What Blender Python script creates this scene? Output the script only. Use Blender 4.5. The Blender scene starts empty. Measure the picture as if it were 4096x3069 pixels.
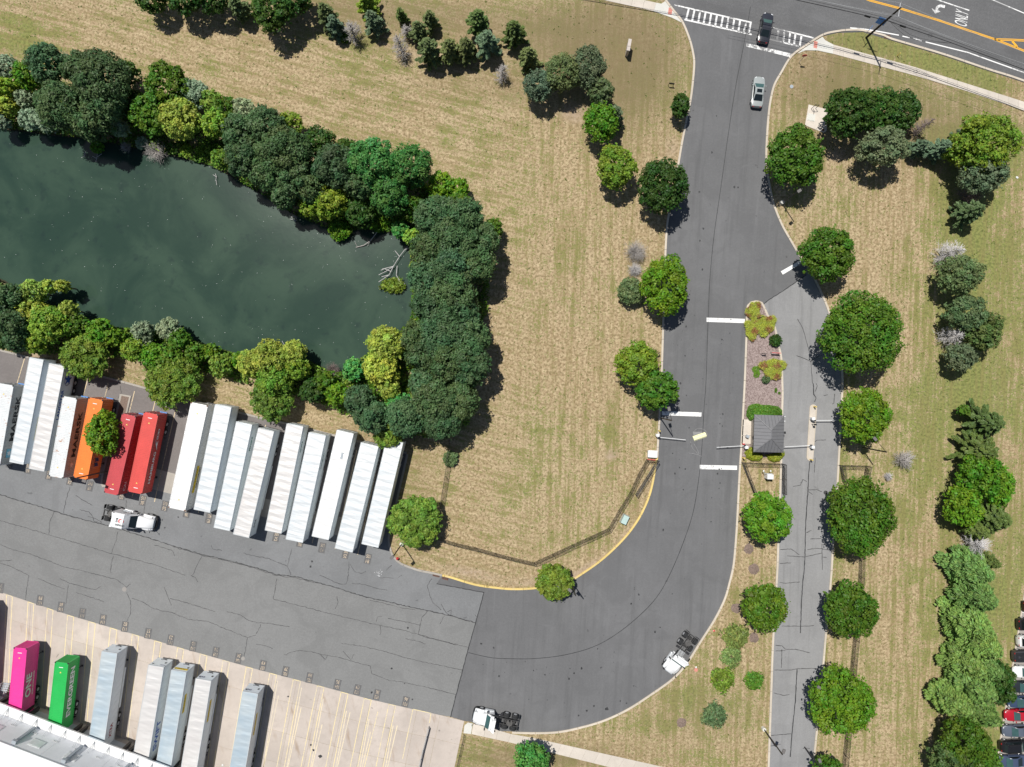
import bpy, math, random
import numpy as np
from mathutils import Matrix, Vector
rnd = random.Random(7)
rng = np.random.default_rng(11)
# ---------------------------------------------------------------- camera, sky, sun, exposure
SC = bpy.context.scene
COL = SC.collection
H = 111.0; F = 2850.0; PW = 4096; PH = 3069
cam = bpy.data.cameras.new('camera'); camo = bpy.data.objects.new('camera', cam); COL.objects.link(camo)
camo.location = (0, 0, H); camo.rotation_euler = (0, 0, 0)
cam.sensor_fit = 'HORIZONTAL'; cam.sensor_width = 36; cam.lens = 36 * F / PW; cam.clip_end = 3000
SC.camera = camo
SUN_EL = 66.5; SUN_AZ = -34.0           # azimuth clockwise from +Y
W_ = bpy.data.worlds.new('World'); SC.world = W_; W_.use_nodes = True
nt = W_.node_tree; bg = nt.nodes['Background']; sky = nt.nodes.new('ShaderNodeTexSky')
sky.sky_type = 'NISHITA'; sky.sun_disc = False; sky.sun_elevation = math.radians(SUN_EL); sky.sun_rotation = math.radians(SUN_AZ)
nt.links.new(sky.outputs[0], bg.inputs[0]); bg.inputs[1].default_value = 0.052
sl = bpy.data.lights.new('sun', 'SUN'); sl.energy = 4.65; sl.angle = math.radians(0.5); sl.color = (1, .965, .90)
so = bpy.data.objects.new('sun', sl); COL.objects.link(so)
sv = Vector((math.sin(math.radians(SUN_AZ)) * math.cos(math.radians(SUN_EL)), math.cos(math.radians(SUN_AZ)) * math.cos(math.radians(SUN_EL)), math.sin(math.radians(SUN_EL))))
so.rotation_euler = sv.to_track_quat('Z', 'Y').to_euler(); so.location = (0, 0, 150)
SC.view_settings.view_transform = 'Standard'; SC.view_settings.look = 'None'; SC.view_settings.exposure = 0.0; SC.view_settings.gamma = 1
SC.view_settings.use_curve_mapping = False
SC.cycles.max_bounces = 6; SC.cycles.transparent_max_bounces = 12

# ---------------------------------------------------------------- helpers
def P(px, py, z=0.0):
    k = (H - z) / F
    return Vector(((px - 2048) * k, (1534.5 - py) * k, z))
def T(n, pts):
    """tile coordinates (2212-wide enlargement of a 1024x767 tile, tiles numbered 1..16) to photo pixels"""
    ox = ((n - 1) % 4) * 1024; oy = ((n - 1) // 4) * 767
    return [(ox + x * .46293, oy + y * .46293) for x, y in pts]
def tag(o, label=None, cat=None, group=None, kind=None):
    if label: o['label'] = label
    if cat: o['category'] = cat
    if group: o['group'] = group
    if kind: o['kind'] = kind
    return o
def empty(name, loc=(0, 0, 0), rz=0.0, parent=None):
    o = bpy.data.objects.new(name, None); COL.objects.link(o); o.location = loc; o.rotation_euler = (0, 0, rz)
    o.empty_display_size = .3
    if parent: o.parent = parent
    return o
def thing(name, label, cat, loc=(0, 0, 0), rz=0.0, group=None):
    return tag(empty(name, loc, rz), label, cat, group)
def link(name, me, mat=None, parent=None, loc=(0, 0, 0), rz=0.0):
    o = bpy.data.objects.new(name, me); COL.objects.link(o); o.location = loc; o.rotation_euler = (0, 0, rz)
    if mat is not None and len(me.materials) == 0: me.materials.append(mat)
    if parent: o.parent = parent
    return o
class MB:
    def __init__(s): s.v = []; s.f = []
    def add(s, v, f):
        n = len(s.v); s.v += [tuple(p) for p in v]; s.f += [tuple(i + n for i in q) for q in f]; return s
    def box(s, c, d, rz=0.0, rot=None):
        x, y, z = d[0] / 2, d[1] / 2, d[2] / 2
        vs = [Vector(p) for p in ((-x,-y,-z),(x,-y,-z),(x,y,-z),(-x,y,-z),(-x,-y,z),(x,-y,z),(x,y,z),(-x,y,z))]
        m = rot if rot is not None else Matrix.Rotation(rz, 3, 'Z')
        c = Vector(c)
        return s.add([m @ p + c for p in vs], [(0,3,2,1),(4,5,6,7),(0,1,5,4),(1,2,6,5),(2,3,7,6),(3,0,4,7)])
    def tube(s, a, b, r, r2=None, n=6, cap=True):
        a = Vector(a); b = Vector(b); d = (b - a)
        if d.length < 1e-6: return s
        q = d.to_track_quat('Z', 'Y').to_matrix(); r2 = r if r2 is None else r2
        vs = [a + q @ Vector((math.cos(t) * r, math.sin(t) * r, 0)) for t in [2 * math.pi * i / n for i in range(n)]]
        vs += [b + q @ Vector((math.cos(t) * r2, math.sin(t) * r2, 0)) for t in [2 * math.pi * i / n for i in range(n)]]
        fs = [(i, (i + 1) % n, n + (i + 1) % n, n + i) for i in range(n)]
        if cap: fs += [tuple(range(n))[::-1], tuple(range(n, 2 * n))]
        return s.add(vs, fs)
    def path(s, pts, r, n=5):
        for a, b in zip(pts, pts[1:]): s.tube(a, b, r, n=n)
        return s
    def prism(s, poly, z0, z1):
        n = len(poly); ar = sum(poly[i][0] * poly[(i + 1) % n][1] - poly[(i + 1) % n][0] * poly[i][1] for i in range(n))
        if ar < 0: poly = poly[::-1]
        vs = [(p[0], p[1], z0) for p in poly] + [(p[0], p[1], z1) for p in poly]
        return s.add(vs, [tuple(range(n, 2 * n)), tuple(range(n))[::-1]] + [(i, (i + 1) % n, n + (i + 1) % n, n + i) for i in range(n)])
    def sheet(s, poly, z):
        n = len(poly); ar = sum(poly[i][0] * poly[(i + 1) % n][1] - poly[(i + 1) % n][0] * poly[i][1] for i in range(n))
        if ar < 0: poly = poly[::-1]
        return s.add([(p[0], p[1], z) for p in poly], [tuple(range(n))])
    def loft(s, secs, close=True):
        n = len(secs[0]); vs = [p for q in secs for p in q]; fs = []
        for k in range(len(secs) - 1):
            for i in range(n): fs.append((k * n + i, k * n + (i + 1) % n, (k + 1) * n + (i + 1) % n, (k + 1) * n + i))
        if close: fs += [tuple(range(n))[::-1], tuple(range((len(secs) - 1) * n, len(secs) * n))]
        return s.add(vs, fs)
    def build(s, name, mat, parent=None, smooth=False, bevel=0, **k):
        me = bpy.data.meshes.new(name); me.from_pydata(s.v, [], s.f); me.update()
        if smooth:
            me.polygons.foreach_set('use_smooth', [True] * len(me.polygons))
            try: me.set_sharp_from_angle(angle=math.radians(38))
            except Exception: pass
        o = link(name, me, mat, parent, **k)
        if bevel:
            b = o.modifiers.new('bevel', 'BEVEL'); b.width = bevel; b.segments = 2; b.limit_method = 'ANGLE'
        return o
def smooth(pts, step=14.0):
    """Catmull-Rom through photo-pixel points"""
    out = []
    for i in range(len(pts) - 1):
        p0 = pts[max(i - 1, 0)]; p1 = pts[i]; p2 = pts[i + 1]; p3 = pts[min(i + 2, len(pts) - 1)]
        n = max(1, int(math.hypot(p2[0] - p1[0], p2[1] - p1[1]) / step))
        for k in range(n):
            t = k / n
            out.append(tuple(.5 * (2 * p1[j] + (p2[j] - p0[j]) * t + (2 * p0[j] - 5 * p1[j] + 4 * p2[j] - p3[j]) * t * t + (3 * p1[j] - p0[j] - 3 * p2[j] + p3[j]) * t ** 3) for j in (0, 1)))
    out.append(pts[-1]); return out
def XY(pts, z=0.0): return [tuple(P(x, y, z)[:2]) for x, y in pts]
def offs(pts, w0, w1):
    """two rails offset w0 and w1 metres to the left of a world xy polyline"""
    a = []; b = []
    for i, p in enumerate(pts):
        q0 = pts[max(i - 1, 0)]; q1 = pts[min(i + 1, len(pts) - 1)]
        d = Vector((q1[0] - q0[0], q1[1] - q0[1])); d = d.normalized() if d.length > 0 else Vector((1, 0)); n = Vector((-d.y, d.x))
        a.append((p[0] + n.x * w0, p[1] + n.y * w0)); b.append((p[0] + n.x * w1, p[1] + n.y * w1))
    return a, b
def ribbon(m, pts, w, z, jit=0.0):
    """flat ribbon along world xy points"""
    a, b = [], []
    for i, p in enumerate(pts):
        q0 = pts[max(i - 1, 0)]; q1 = pts[min(i + 1, len(pts) - 1)]
        d = Vector((q1[0] - q0[0], q1[1] - q0[1])); d = d.normalized() if d.length > 0 else Vector((1, 0)); n = Vector((-d.y, d.x))
        ww = w * .5 * (1 + (rnd.random() - .5) * jit)
        a.append((p[0] + n.x * ww, p[1] + n.y * ww, z)); b.append((p[0] - n.x * ww, p[1] - n.y * ww, z))
    n_ = len(pts)
    m.add(b + a, [(i, i + 1, n_ + i + 1, n_ + i) for i in range(n_ - 1)])
# ---------------------------------------------------------------- materials
class NT:
    def __init__(s, name):
        s.m = bpy.data.materials.new(name); s.m.use_nodes = True; s.t = s.m.node_tree
        s.b = s.t.nodes['Principled BSDF']; s.out = s.t.nodes['Material Output']
    def n(s, typ, **k):
        x = s.t.nodes.new(typ)
        for a, v in k.items(): setattr(x, a, v)
        return x
    def l(s, a, b): s.t.links.new(a, b)
    def pos(s, scale=(1, 1, 1), rot=(0, 0, 0), obj=False):
        g = s.n('ShaderNodeTexCoord') if obj else s.n('ShaderNodeNewGeometry'); mp = s.n('ShaderNodeMapping')
        s.l(g.outputs['Object'] if obj else g.outputs['Position'], mp.inputs[0]); mp.vector_type = 'TEXTURE'; mp.inputs['Scale'].default_value = tuple(1 / q for q in scale); mp.inputs['Rotation'].default_value = rot
        return mp.outputs[0]
    def noise(s, vec, scale, detail=3, rough=.55, dist=0):
        x = s.n('ShaderNodeTexNoise'); s.l(vec, x.inputs['Vector']); x.inputs['Scale'].default_value = scale
        x.inputs['Detail'].default_value = detail; x.inputs['Roughness'].default_value = rough; x.inputs['Distortion'].default_value = dist
        return x.outputs['Fac']
    def ramp(s, f, a, b, c0=0.0, c1=1.0):
        x = s.n('ShaderNodeMapRange'); x.interpolation_type = 'SMOOTHSTEP'; s.l(f, x.inputs[0])
        x.inputs[1].default_value = a; x.inputs[2].default_value = b; x.inputs[3].default_value = c0; x.inputs[4].default_value = c1
        return x.outputs[0]
    def math(s, op, a, b=None):
        x = s.n('ShaderNodeMath', operation=op)
        for i, v in enumerate((a, b)):
            if v is None: continue
            if isinstance(v, (int, float)): x.inputs[i].default_value = v
            else: s.l(v, x.inputs[i])
        return x.outputs[0]
    def mix(s, f, a, b, blend='MIX'):
        x = s.n('ShaderNodeMix', data_type='RGBA'); x.blend_type = blend
        if isinstance(f, (int, float)): x.inputs[0].default_value = f
        else: s.l(f, x.inputs[0])
        for i, v in ((6, a), (7, b)):
            if isinstance(v, tuple): x.inputs[i].default_value = v + (1,) if len(v) == 3 else v
            else: s.l(v, x.inputs[i])
        return x.outputs[2]
    def col(s, c):
        if isinstance(c, tuple): s.b.inputs['Base Color'].default_value = c + (1,) if len(c) == 3 else c
        else: s.l(c, s.b.inputs['Base Color'])
    def fin(s, rough=.8, spec=.3, metal=0.0, bump=None, bstr=.3, bdist=.02):
        if isinstance(rough, (int, float)): s.b.inputs['Roughness'].default_value = rough
        else: s.l(rough, s.b.inputs['Roughness'])
        s.b.inputs['Specular IOR Level'].default_value = spec; s.b.inputs['Metallic'].default_value = metal
        if bump is not None:
            x = s.n('ShaderNodeBump'); x.inputs['Strength'].default_value = bstr; x.inputs['Distance'].default_value = bdist
            s.l(bump, x.inputs['Height']); s.l(x.outputs[0], s.b.inputs['Normal'])
        return s.m
def tint(c, k): return tuple(min(1, x * k) for x in c)
def simple(name, c, rough=.6, spec=.4, metal=0.0, var=.12, scale=1.5, dirt=None, obj=False):
    t = NT(name); v = t.pos(obj=obj); a = t.noise(v, scale, 4); b = t.noise(v, scale * 9, 3)
    base = t.mix(t.ramp(a, .3, .7), tint(c, 1 - var), tint(c, 1 + var))
    base = t.mix(t.ramp(b, .35, .7, 0, .5), base, tint(c, 1 - 2 * var))
    if dirt: base = t.mix(t.ramp(t.noise(v, scale * 3, 5, .65), .60, .72), base, dirt)
    t.col(base); return t.fin(rough, spec, metal)
M = {}
def asphalt(name, c, speck=.25, streak=None, mott=.12, warm=None, stain=.5):
    t = NT(name); v = t.pos(); big = t.noise(v, .07, 3); mid = t.noise(v, .6, 4, .6); fine = t.noise(v, 3.2, 2, .8); gr = t.noise(v, 14, 2, .8)
    base = t.mix(t.ramp(big, .3, .7), tint(c, 1 - mott), tint(c, 1 + mott))
    base = t.mix(t.ramp(mid, .25, .75, 0, .6), base, tint(c, 1 - mott * .8))
    base = t.mix(t.ramp(fine, .35, .7, 0, speck), base, tint(c, 1.35))
    base = t.mix(t.ramp(gr, .42, .62, 0, speck * 1.1), base, tint(c, .72))
    if streak:
        sv_ = t.pos(scale=streak[0], rot=(0, 0, streak[1])); st = t.noise(sv_, 1.0, 4, .6)
        base = t.mix(t.ramp(st, .5, .72, 0, .55), base, tint(c, .68)); base = t.mix(t.ramp(st, .44, .28, 0, .45), base, tint(c, 1.22))
    wd = t.noise(v, .22, 4, .6, .8); base = t.mix(t.ramp(wd, .50, .62, 0, .35), base, tint(c, .78)); base = t.mix(t.ramp(wd, .42, .30, 0, .3), base, tint(c, 1.2)); sp = t.noise(v, .9, 2, .5, .4); base = t.mix(t.ramp(sp, .71, .76, 0, stain), base, tint(c, .35))
    if warm: base = t.mix(t.ramp(t.noise(v, .25, 4), .4, .7, 0, .7), base, warm)
    t.col(base); return t.fin(t.ramp(gr, .3, .7, .78, .95), .3, bump=gr, bstr=.25, bdist=.01)
M['asph_new'] = asphalt('new_asphalt', (.150, .151, .156), .22, ((.9, .045, 1), -.07))
M['asph_bend'] = M['asph_new']
M['asph_yard'] = asphalt('smooth_yard_asphalt', (.205, .210, .216), .3, mott=.12)
M['asph_rough'] = asphalt('worn_yard_asphalt', (.212, .214, .213), .34, mott=.09, stain=.2)
M['asph_lane'] = asphalt('old_lane_asphalt', (.262, .262, .266), .25, ((.8, .05, 1), -.04), mott=.07, stain=.3)
M['asph_brown'] = asphalt('brownish_parking_asphalt', (.20, .182, .176), .3, mott=.14)
M['asph_top'] = asphalt('street_asphalt', (.135, .136, .140), .6, ((.06, .5, 1), -.30), mott=.08, stain=.1)
M['seal'] = simple('crack_sealant', (.042, .043, .046), .55, .4, var=.3, scale=2)
M['crack'] = simple('open_crack', (.085, .085, .087), .9, .2, var=.3, scale=2)
M['patch'] = simple('blacked_out_patch', (.145, .145, .147), .85, .2, var=.1, scale=3)
def concrete(name, c, stain=(.33, .22, .13), joint=False, amt=.5):
    t = NT(name); v = t.pos(); big = t.noise(v, .16, 4, .6); mid = t.noise(v, 1.1, 5, .65); fine = t.noise(v, 8, 3, .7)
    oi = t.n('ShaderNodeObjectInfo')
    base = t.mix(t.ramp(big, .3, .7), tint(c, .86), tint(c, 1.1))
    base = t.mix(t.math('MULTIPLY', oi.outputs['Random'], .55), base, tint(c, .80))
    base = t.mix(t.ramp(mid, .45, .8, 0, .55), base, tint(c, .72))
    st = t.noise(t.pos(scale=(1, .22, 1), rot=(0, 0, .2)), .9, 4, .6); base = t.mix(t.ramp(st, .55, .8, 0, amt), base, stain)
    base = t.mix(t.ramp(t.noise(v, .75, 3, .5, .5), .70, .76, 0, amt), base, tint(c, .4))
    base = t.mix(t.ramp(fine, .4, .75, 0, .25), base, tint(c, .7))
    t.col(base); return t.fin(.9, .25, bump=fine, bstr=.2, bdist=.01)
M['apron'] = concrete('apron_concrete', (.55, .485, .435), (.33, .24, .17), amt=.75)
M['walk'] = concrete('sidewalk_concrete', (.64, .58, .51), (.5, .42, .33), amt=.2)
M['walk_new'] = concrete('fresh_concrete', (.70, .69, .64), (.6, .55, .5), amt=.1)
M['kerb'] = concrete('kerb_concrete', (.62, .55, .46), (.45, .37, .28), amt=.3)
M['kerb_grey'] = concrete('grey_kerb_concrete', (.42, .39, .35), (.3, .25, .2), amt=.3)
M['kerb_yellow'] = concrete('yellow_painted_kerb', (.76, .58, .22), (.62, .52, .36), amt=.7)
M['dock'] = concrete('dock_concrete', (.36, .34, .32), amt=.2)
def paint(name, c, under, wear=.5, lo=.5):
    t = NT(name); v = t.pos(); a = t.noise(v, 2.2, 5, .75); b = t.noise(v, .18, 2)
    f = t.math('ADD', a, t.math('MULTIPLY', t.math('SUBTRACT', b, .5), .9))
    base = t.mix(t.ramp(f, lo, lo + .1, 0, wear), tint(c, 1), under); t.col(base); return t.fin(.75, .3)
M['p_white'] = paint('white_road_paint', (.82, .82, .81), (.20, .20, .205), .6, .55)
M['p_white_worn'] = paint('worn_white_road_paint', (.78, .78, .77), (.13, .13, .135), .85, .53)
M['p_yellow'] = paint('yellow_road_paint', (.80, .42, .04), (.3, .2, .1), .3, .6)
M['p_line'] = paint('faded_yellow_bay_paint', (.76, .64, .36), (.55, .50, .44), .7, .5)
M['p_cream'] = paint('faded_cream_bay_paint', (.72, .62, .44), (.55, .50, .44), .6, .46)
M['p_tan'] = paint('tan_stencil_paint', (.62, .50, .37), (.13, .13, .13), .75, .50)
M['p_bay'] = paint('bay_paint_on_asphalt', (.68, .55, .36), (.17, .16, .15), .6, .55)
M['tactile'] = simple('red_tactile_paving', (.62, .25, .20), .8, var=.1, scale=6)
M['rust'] = simple('rusty_iron', (.20, .09, .055), .85, var=.3, scale=8)
M['white'] = simple('white_paint', (.80, .81, .82), .4, .5, var=.03, scale=1.2)
M['white_dirty'] = simple('dirty_white_paint', (.70, .72, .72), .5, .4, var=.08, scale=2)
M['black'] = simple('black_paint', (.018, .019, .021), .5, .5, var=.2, scale=4)
M['blackm'] = simple('black_metal', (.03, .03, .033), .45, .5, var=.2, scale=5)
M['tyre'] = simple('tyre_rubber', (.035, .036, .038), .85, .3, var=.15, scale=9)
M['rim'] = simple('rim_metal', (.75, .76, .78), .3, .5, .6, var=.08, scale=8)
M['steel'] = simple('galvanised_steel', (.55, .57, .58), .45, .5, .4, var=.1, scale=5)
M['alu'] = simple('aluminium', (.72, .74, .76), .35, .5, .5, var=.06, scale=4)
M['frame'] = simple('greasy_frame_metal', (.055, .054, .055), .6, .5, var=.4, scale=6)
M['lamp'] = simple('lamp_housing', (.16, .15, .145), .6, .4, var=.1, scale=8)
M['pole'] = simple('dark_bronze_pole', (.028, .024, .022), .5, .5, var=.15, scale=5)
M['wood'] = simple('creosoted_wood', (.045, .035, .028), .9, .2, var=.3, scale=6)
M['bollard'] = simple('yellow_bollard', (.82, .62, .16), .5, .4, var=.1, scale=6)
M['ybar'] = simple('pale_yellow_plastic', (.84, .82, .52), .45, .4, var=.05, scale=4)
M['red'] = simple('red_paint', (.62, .05, .06), .4, .5, var=.1, scale=6)
M['green_box'] = simple('pale_green_cabinet', (.44, .58, .55), .5, .4, var=.05, scale=4)
M['blue_sign'] = simple('blue_sign_sheet', (.09, .26, .62), .4, .5, var=.08, scale=4)
M['stone'] = simple('cast_stone', (.56, .50, .46), .9, .2, var=.06, scale=4)
M['dirt'] = simple('bare_earth', (.34, .25, .18), .95, .1, var=.2, scale=3)
M['mulch_old'] = simple('grey_brown_mulch', (.24, .18, .15), .95, .1, var=.3, scale=7)
M['glass'] = simple('dark_glass', (.012, .018, .020), .06, .8, var=.1)
M['glass_teal'] = simple('tinted_glass', (.05, .11, .11), .06, .8, var=.1)
M['lens_red'] = simple('red_lens', (.5, .015, .02), .2, .6, var=.1)
M['lens_white'] = simple('clear_lens', (.8, .82, .85), .15, .7, var=.03)
M['cable'] = simple('black_cable', (.03, .03, .032), .7, .3, var=.1)
M['wire'] = simple('aluminium_wire', (.50, .51, .52), .5, .5, var=.05)
M['roofmetal'] = simple('grey_standing_seam', (.185, .185, .195), .5, .5, var=.05, scale=2)
M['seam'] = simple('roof_seam', (.10, .10, .108), .5, .5, var=.05, scale=2)
M['beige'] = simple('beige_cladding', (.45, .40, .34), .8, .3, var=.08, scale=3)
M['wallwhite'] = simple('off_white_wall', (.80, .81, .84), .75, .3, var=.04, scale=.7)
M['canopy'] = simple('white_canopy_sheet', (.80, .80, .80), .55, .4, var=.04, scale=3)
M['gutter'] = simple('grey_gutter', (.36, .40, .44), .5, .4, var=.06, scale=3)
M['darkmetal'] = simple('dark_steel', (.07, .06, .055), .7, .4, var=.2, scale=5)
# mulch bed
t = NT('grey_wood_mulch'); v = t.pos(); a = t.noise(v, 6, 4, .8); b = t.noise(v, 1.0, 3)
t.col(t.mix(t.ramp(a, .35, .65), (.17, .125, .115), (.42, .34, .32))); M['mulch'] = t.fin(.95, .1, bump=a, bstr=.6, bdist=.04)
# water
t = NT('pond_water'); v = t.pos(); a = t.noise(v, .09, 5, .6, .6); b = t.noise(v, .5, 4, .6)
c = t.mix(t.ramp(a, .38, .66), (.024, .050, .037), (.042, .076, .053)); c = t.mix(t.ramp(b, .55, .75, 0, .5), c, (.016, .030, .030))
t.col(c); M['water'] = t.fin(.12, .32, bump=t.noise(v, 1.6, 3), bstr=.06, bdist=.05)
# chain link
t = NT('black_chain_link'); uv = t.n('ShaderNodeUVMap'); sp = t.n('ShaderNodeSeparateXYZ'); t.l(uv.outputs[0], sp.inputs[0])
def dg(sgn):
    q = t.math('ADD', sp.outputs[0], t.math('MULTIPLY', sp.outputs[1], sgn)); q = t.math('FRACT', t.math('MULTIPLY', q, 12.0)); return t.math('LESS_THAN', q, .25)
al = t.math('MAXIMUM', dg(1.0), dg(-1.0)); t.l(al, t.b.inputs['Alpha']); t.col((.02, .02, .022)); M['mesh'] = t.fin(.6, .4)
# foliage: base colour carried by the object, per-leaf variation carried by the mesh
t = NT('leaves'); oi = t.n('ShaderNodeObjectInfo'); at = t.n('ShaderNodeAttribute', attribute_name='leaf'); sp = t.n('ShaderNodeSeparateColor'); t.l(at.outputs['Color'], sp.inputs[0])
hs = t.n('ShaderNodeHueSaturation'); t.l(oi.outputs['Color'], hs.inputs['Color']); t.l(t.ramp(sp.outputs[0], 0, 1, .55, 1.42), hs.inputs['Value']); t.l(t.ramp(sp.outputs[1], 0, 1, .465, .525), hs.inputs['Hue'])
t.l(hs.outputs[0], t.b.inputs['Base Color']); tr = t.n('ShaderNodeBsdfTranslucent'); t.l(hs.outputs[0], tr.inputs['Color']); mx = t.n('ShaderNodeMixShader'); mx.inputs[0].default_value = .28
t.fin(.55, .35); t.l(t.b.outputs[0], mx.inputs[1]); t.l(tr.outputs[0], mx.inputs[2]); t.l(mx.outputs[0], t.out.inputs['Surface']); M['leaf'] = t.m
M['bark'] = simple('bark', (.13, .10, .08), .95, .1, var=.3, scale=5)
M['deadwood'] = simple('dead_grey_wood', (.46, .43, .41), .95, .1, var=.25, scale=5)
M['deadwood_pink'] = simple('dead_brown_wood', (.25, .20, .19), .95, .1, var=.25, scale=5)
M['deadwood_pale'] = simple('bleached_dead_wood', (.60, .58, .58), .95, .1, var=.2, scale=5)

# ---------------------------------------------------------------- lettering, converted in one go
BIG = ['MAERSK', 'LANDSTAR', 'J.B. HUNT', 'HAMBURG', 'SÜD', 'CAI', 'Hapag-Lloyd', 'EVERGREEN', 'ONE', 'XTRA', 'SWIFT', 'DCS', 'Intermodal', 'Dedicated', 'PENSKE', 'TRANSPORT', 'BIG', 'G', 'EXPRESS', 'ONLY', 'OCEAN NETWORK EXPRESS', 'BETTER TRANSPORT', 'ENTER', 'STOP']
TOPN = [('501', 'F8'), ('502', '5Z'), ('503', 'C4'), ('504', '2N'), ('505', 'Z5'), ('508', 'G8'), ('509', '9R'), ('510', 'F5'), ('511', '7F'), ('512', 'D2'), ('513', '6Y'), ('514', 'R7'), ('515', '8W'), ('516', 'Y8'), ('517', '5C')]
BOTN = [('101', 'A6'), ('102', '7K'), ('103', 'C9'), ('104', '3G'), ('105', 'M4'), ('106', '7P'), ('107', 'K9'), ('108', '3X'), ('109', 'Y4'), ('110', '6D'), ('111', 'Z3'), ('112', '5T'), ('113', 'B2'), ('114', '5H'), ('115', 'R1'), ('116', '6W'), ('117', 'F9'), ('118', '7I')]
TXT = {}
strs = sorted(set(BIG + [x for p in TOPN + BOTN for x in p]))
tmp = []
for s_ in strs:
    cu = bpy.data.curves.new('t', 'FONT'); cu.body = s_; cu.align_x = 'CENTER'; cu.align_y = 'CENTER'; cu.size = 1.0; cu.resolution_u = 3
    cu.offset = .028 if (s_ in BIG and s_ != 'ONLY') else .0
    o = bpy.data.objects.new('t', cu); COL.objects.link(o); tmp.append((s_, o))
dgp = bpy.context.evaluated_depsgraph_get()
for s_, o in tmp:
    me = bpy.data.meshes.new_from_object(o.evaluated_get(dgp))
    v = np.array([tuple(x.co) for x in me.vertices]); v[:, 0] -= (v[:, 0].min() + v[:, 0].max()) / 2; v[:, 1] -= (v[:, 1].min() + v[:, 1].max()) / 2
    TXT[s_] = (v, [tuple(p.vertices) for p in me.polygons], np.ptp(v[:, 0]), np.ptp(v[:, 1])); bpy.data.meshes.remove(me)
for s_, o in tmp:
    cu = o.data; bpy.data.objects.remove(o); bpy.data.curves.remove(cu)
def text(s_, w, h, mat, origin, right, up, parent=None, name='lettering', mb=None):
    """lettering stretched to w by h metres, centred at origin, laid along right/up"""
    v, f, tw, th = TXT[s_]; r = Vector(right).normalized(); u = Vector(up).normalized(); o_ = Vector(origin)
    vs = [o_ + r * (p[0] * w / tw) + u * (p[1] * h / th) for p in v]
    m = mb or MB(); m.add(vs, f)
    return m if mb is not None else m.build(name, mat, parent)
# ================================================================ GROUND
POND = [(-500,380),(-200,450),(0,500),(200,525),(380,545),(560,580),(700,610),(850,650),(960,710),(1060,770),(1180,845),(1300,895),(1400,905),(1500,905),(1610,925),(1650,990),(1660,1100),(1665,1230),(1650,1300),(1590,1350),(1500,1410),(1440,1460),(1370,1505),(1300,1490),(1200,1440),(1090,1410),(980,1430),(930,1425),(800,1385),(700,1345),(560,1330),(470,1325),(380,1300),(290,1265),(230,1240),(140,1215),(60,1170),(0,1130),(-200,1060),(-500,960)]
pond = np.array(XY(POND))
def inside_dist(X, Y, poly):
    n = len(poly); ins = np.zeros(X.shape, bool); dmin = np.full(X.shape, 1e9)
    for i in range(n):
        x1, y1 = poly[i]; x2, y2 = poly[(i + 1) % n]
        c = ((y1 > Y) != (y2 > Y)) & (X < (x2 - x1) * (Y - y1) / (y2 - y1 + 1e-12) + x1); ins ^= c
        L2 = (x2 - x1) ** 2 + (y2 - y1) ** 2 + 1e-12; t_ = np.clip(((X - x1) * (x2 - x1) + (Y - y1) * (y2 - y1)) / L2, 0, 1)
        dmin = np.minimum(dmin, np.hypot(X - (x1 + t_ * (x2 - x1)), Y - (y1 + t_ * (y2 - y1))))
    return ins, dmin
far = [-900, -600, -400, -300, -220, -170, -130]
gx = np.array(far + list(np.arange(-100, 100.1, .9)) + [-q for q in far[::-1]]); gy = np.array(far[:-1] + [-110] + list(np.arange(-78, 78.1, .9)) + [110] + [-q for q in far[:-1][::-1]])
X, Y = np.meshgrid(gx, gy); ins, dd = inside_dist(X, Y, pond)
Z = np.where(ins, -np.clip(dd * .55, 0, 1.6), 0.0)
PX = X * F / H + 2048; PY = 1534.5 - Y * F / H
green = np.zeros(X.shape); dirt = np.zeros(X.shape); dull = np.zeros(X.shape)
def blob(A, x, y, rx, ry, s, rot=0):
    c, s_ = math.cos(rot), math.sin(rot); u = ((PX - x) * c + (PY - y) * s_) / rx; w = (-(PX - x) * s_ + (PY - y) * c) / ry
    A += s * np.exp(-(u * u + w * w))
for q in [(90,160,200,95,1.5,.25),(0,60,150,60,.4),(850,270,110,35,.45,.5),(1560,420,60,30,.4),(1550,570,130,40,.7,.2),(1480,180,350,60,.25,.2),(1320,300,200,80,.15),(2540,330,45,110,.6,-.2),(2640,60,140,40,.35,.2),
          (3750,256,430,48,1.5,.29),(3440,165,90,40,1.2),(3770,560,60,60,.9),(3900,1300,110,900,.38),(3990,800,60,500,.25),(3880,1560,60,120,.7),(3890,1000,50,250,.5),(3930,2500,120,500,.45),(3120,420,60,120,.2),(3350,340,150,60,.2),
          (2390,1690,60,60,.3),(2480,1900,60,140,.35,.3),(2420,1740,30,30,.5),(2330,2210,220,40,.4,-.45),(1180,1730,120,30,.7,.2),(1440,1960,40,160,.25),(3350,2000,30,400,.3),(2720,2800,120,70,.4),(2200,3010,300,40,.35,.2),(2600,2930,200,60,.35,.2),(3010,2700,60,150,.3),
          (1900,3000,90,60,.55),(2780,3050,150,60,.5),(3380,1000,50,400,.1),(3620,2300,50,700,.25),(3330,1780,60,200,.2),(2050,640,250,250,.12),(2300,1000,60,500,.15,.2),(2200,2020,250,60,.1),(1250,400,350,60,.1,.3),(40,1420,90,30,.3),(600,1470,120,40,.1)]: blob(green, *q)
green += .75 / (1 + np.exp(-(PX - 3640) / 60)) * (PY > 500)
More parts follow.
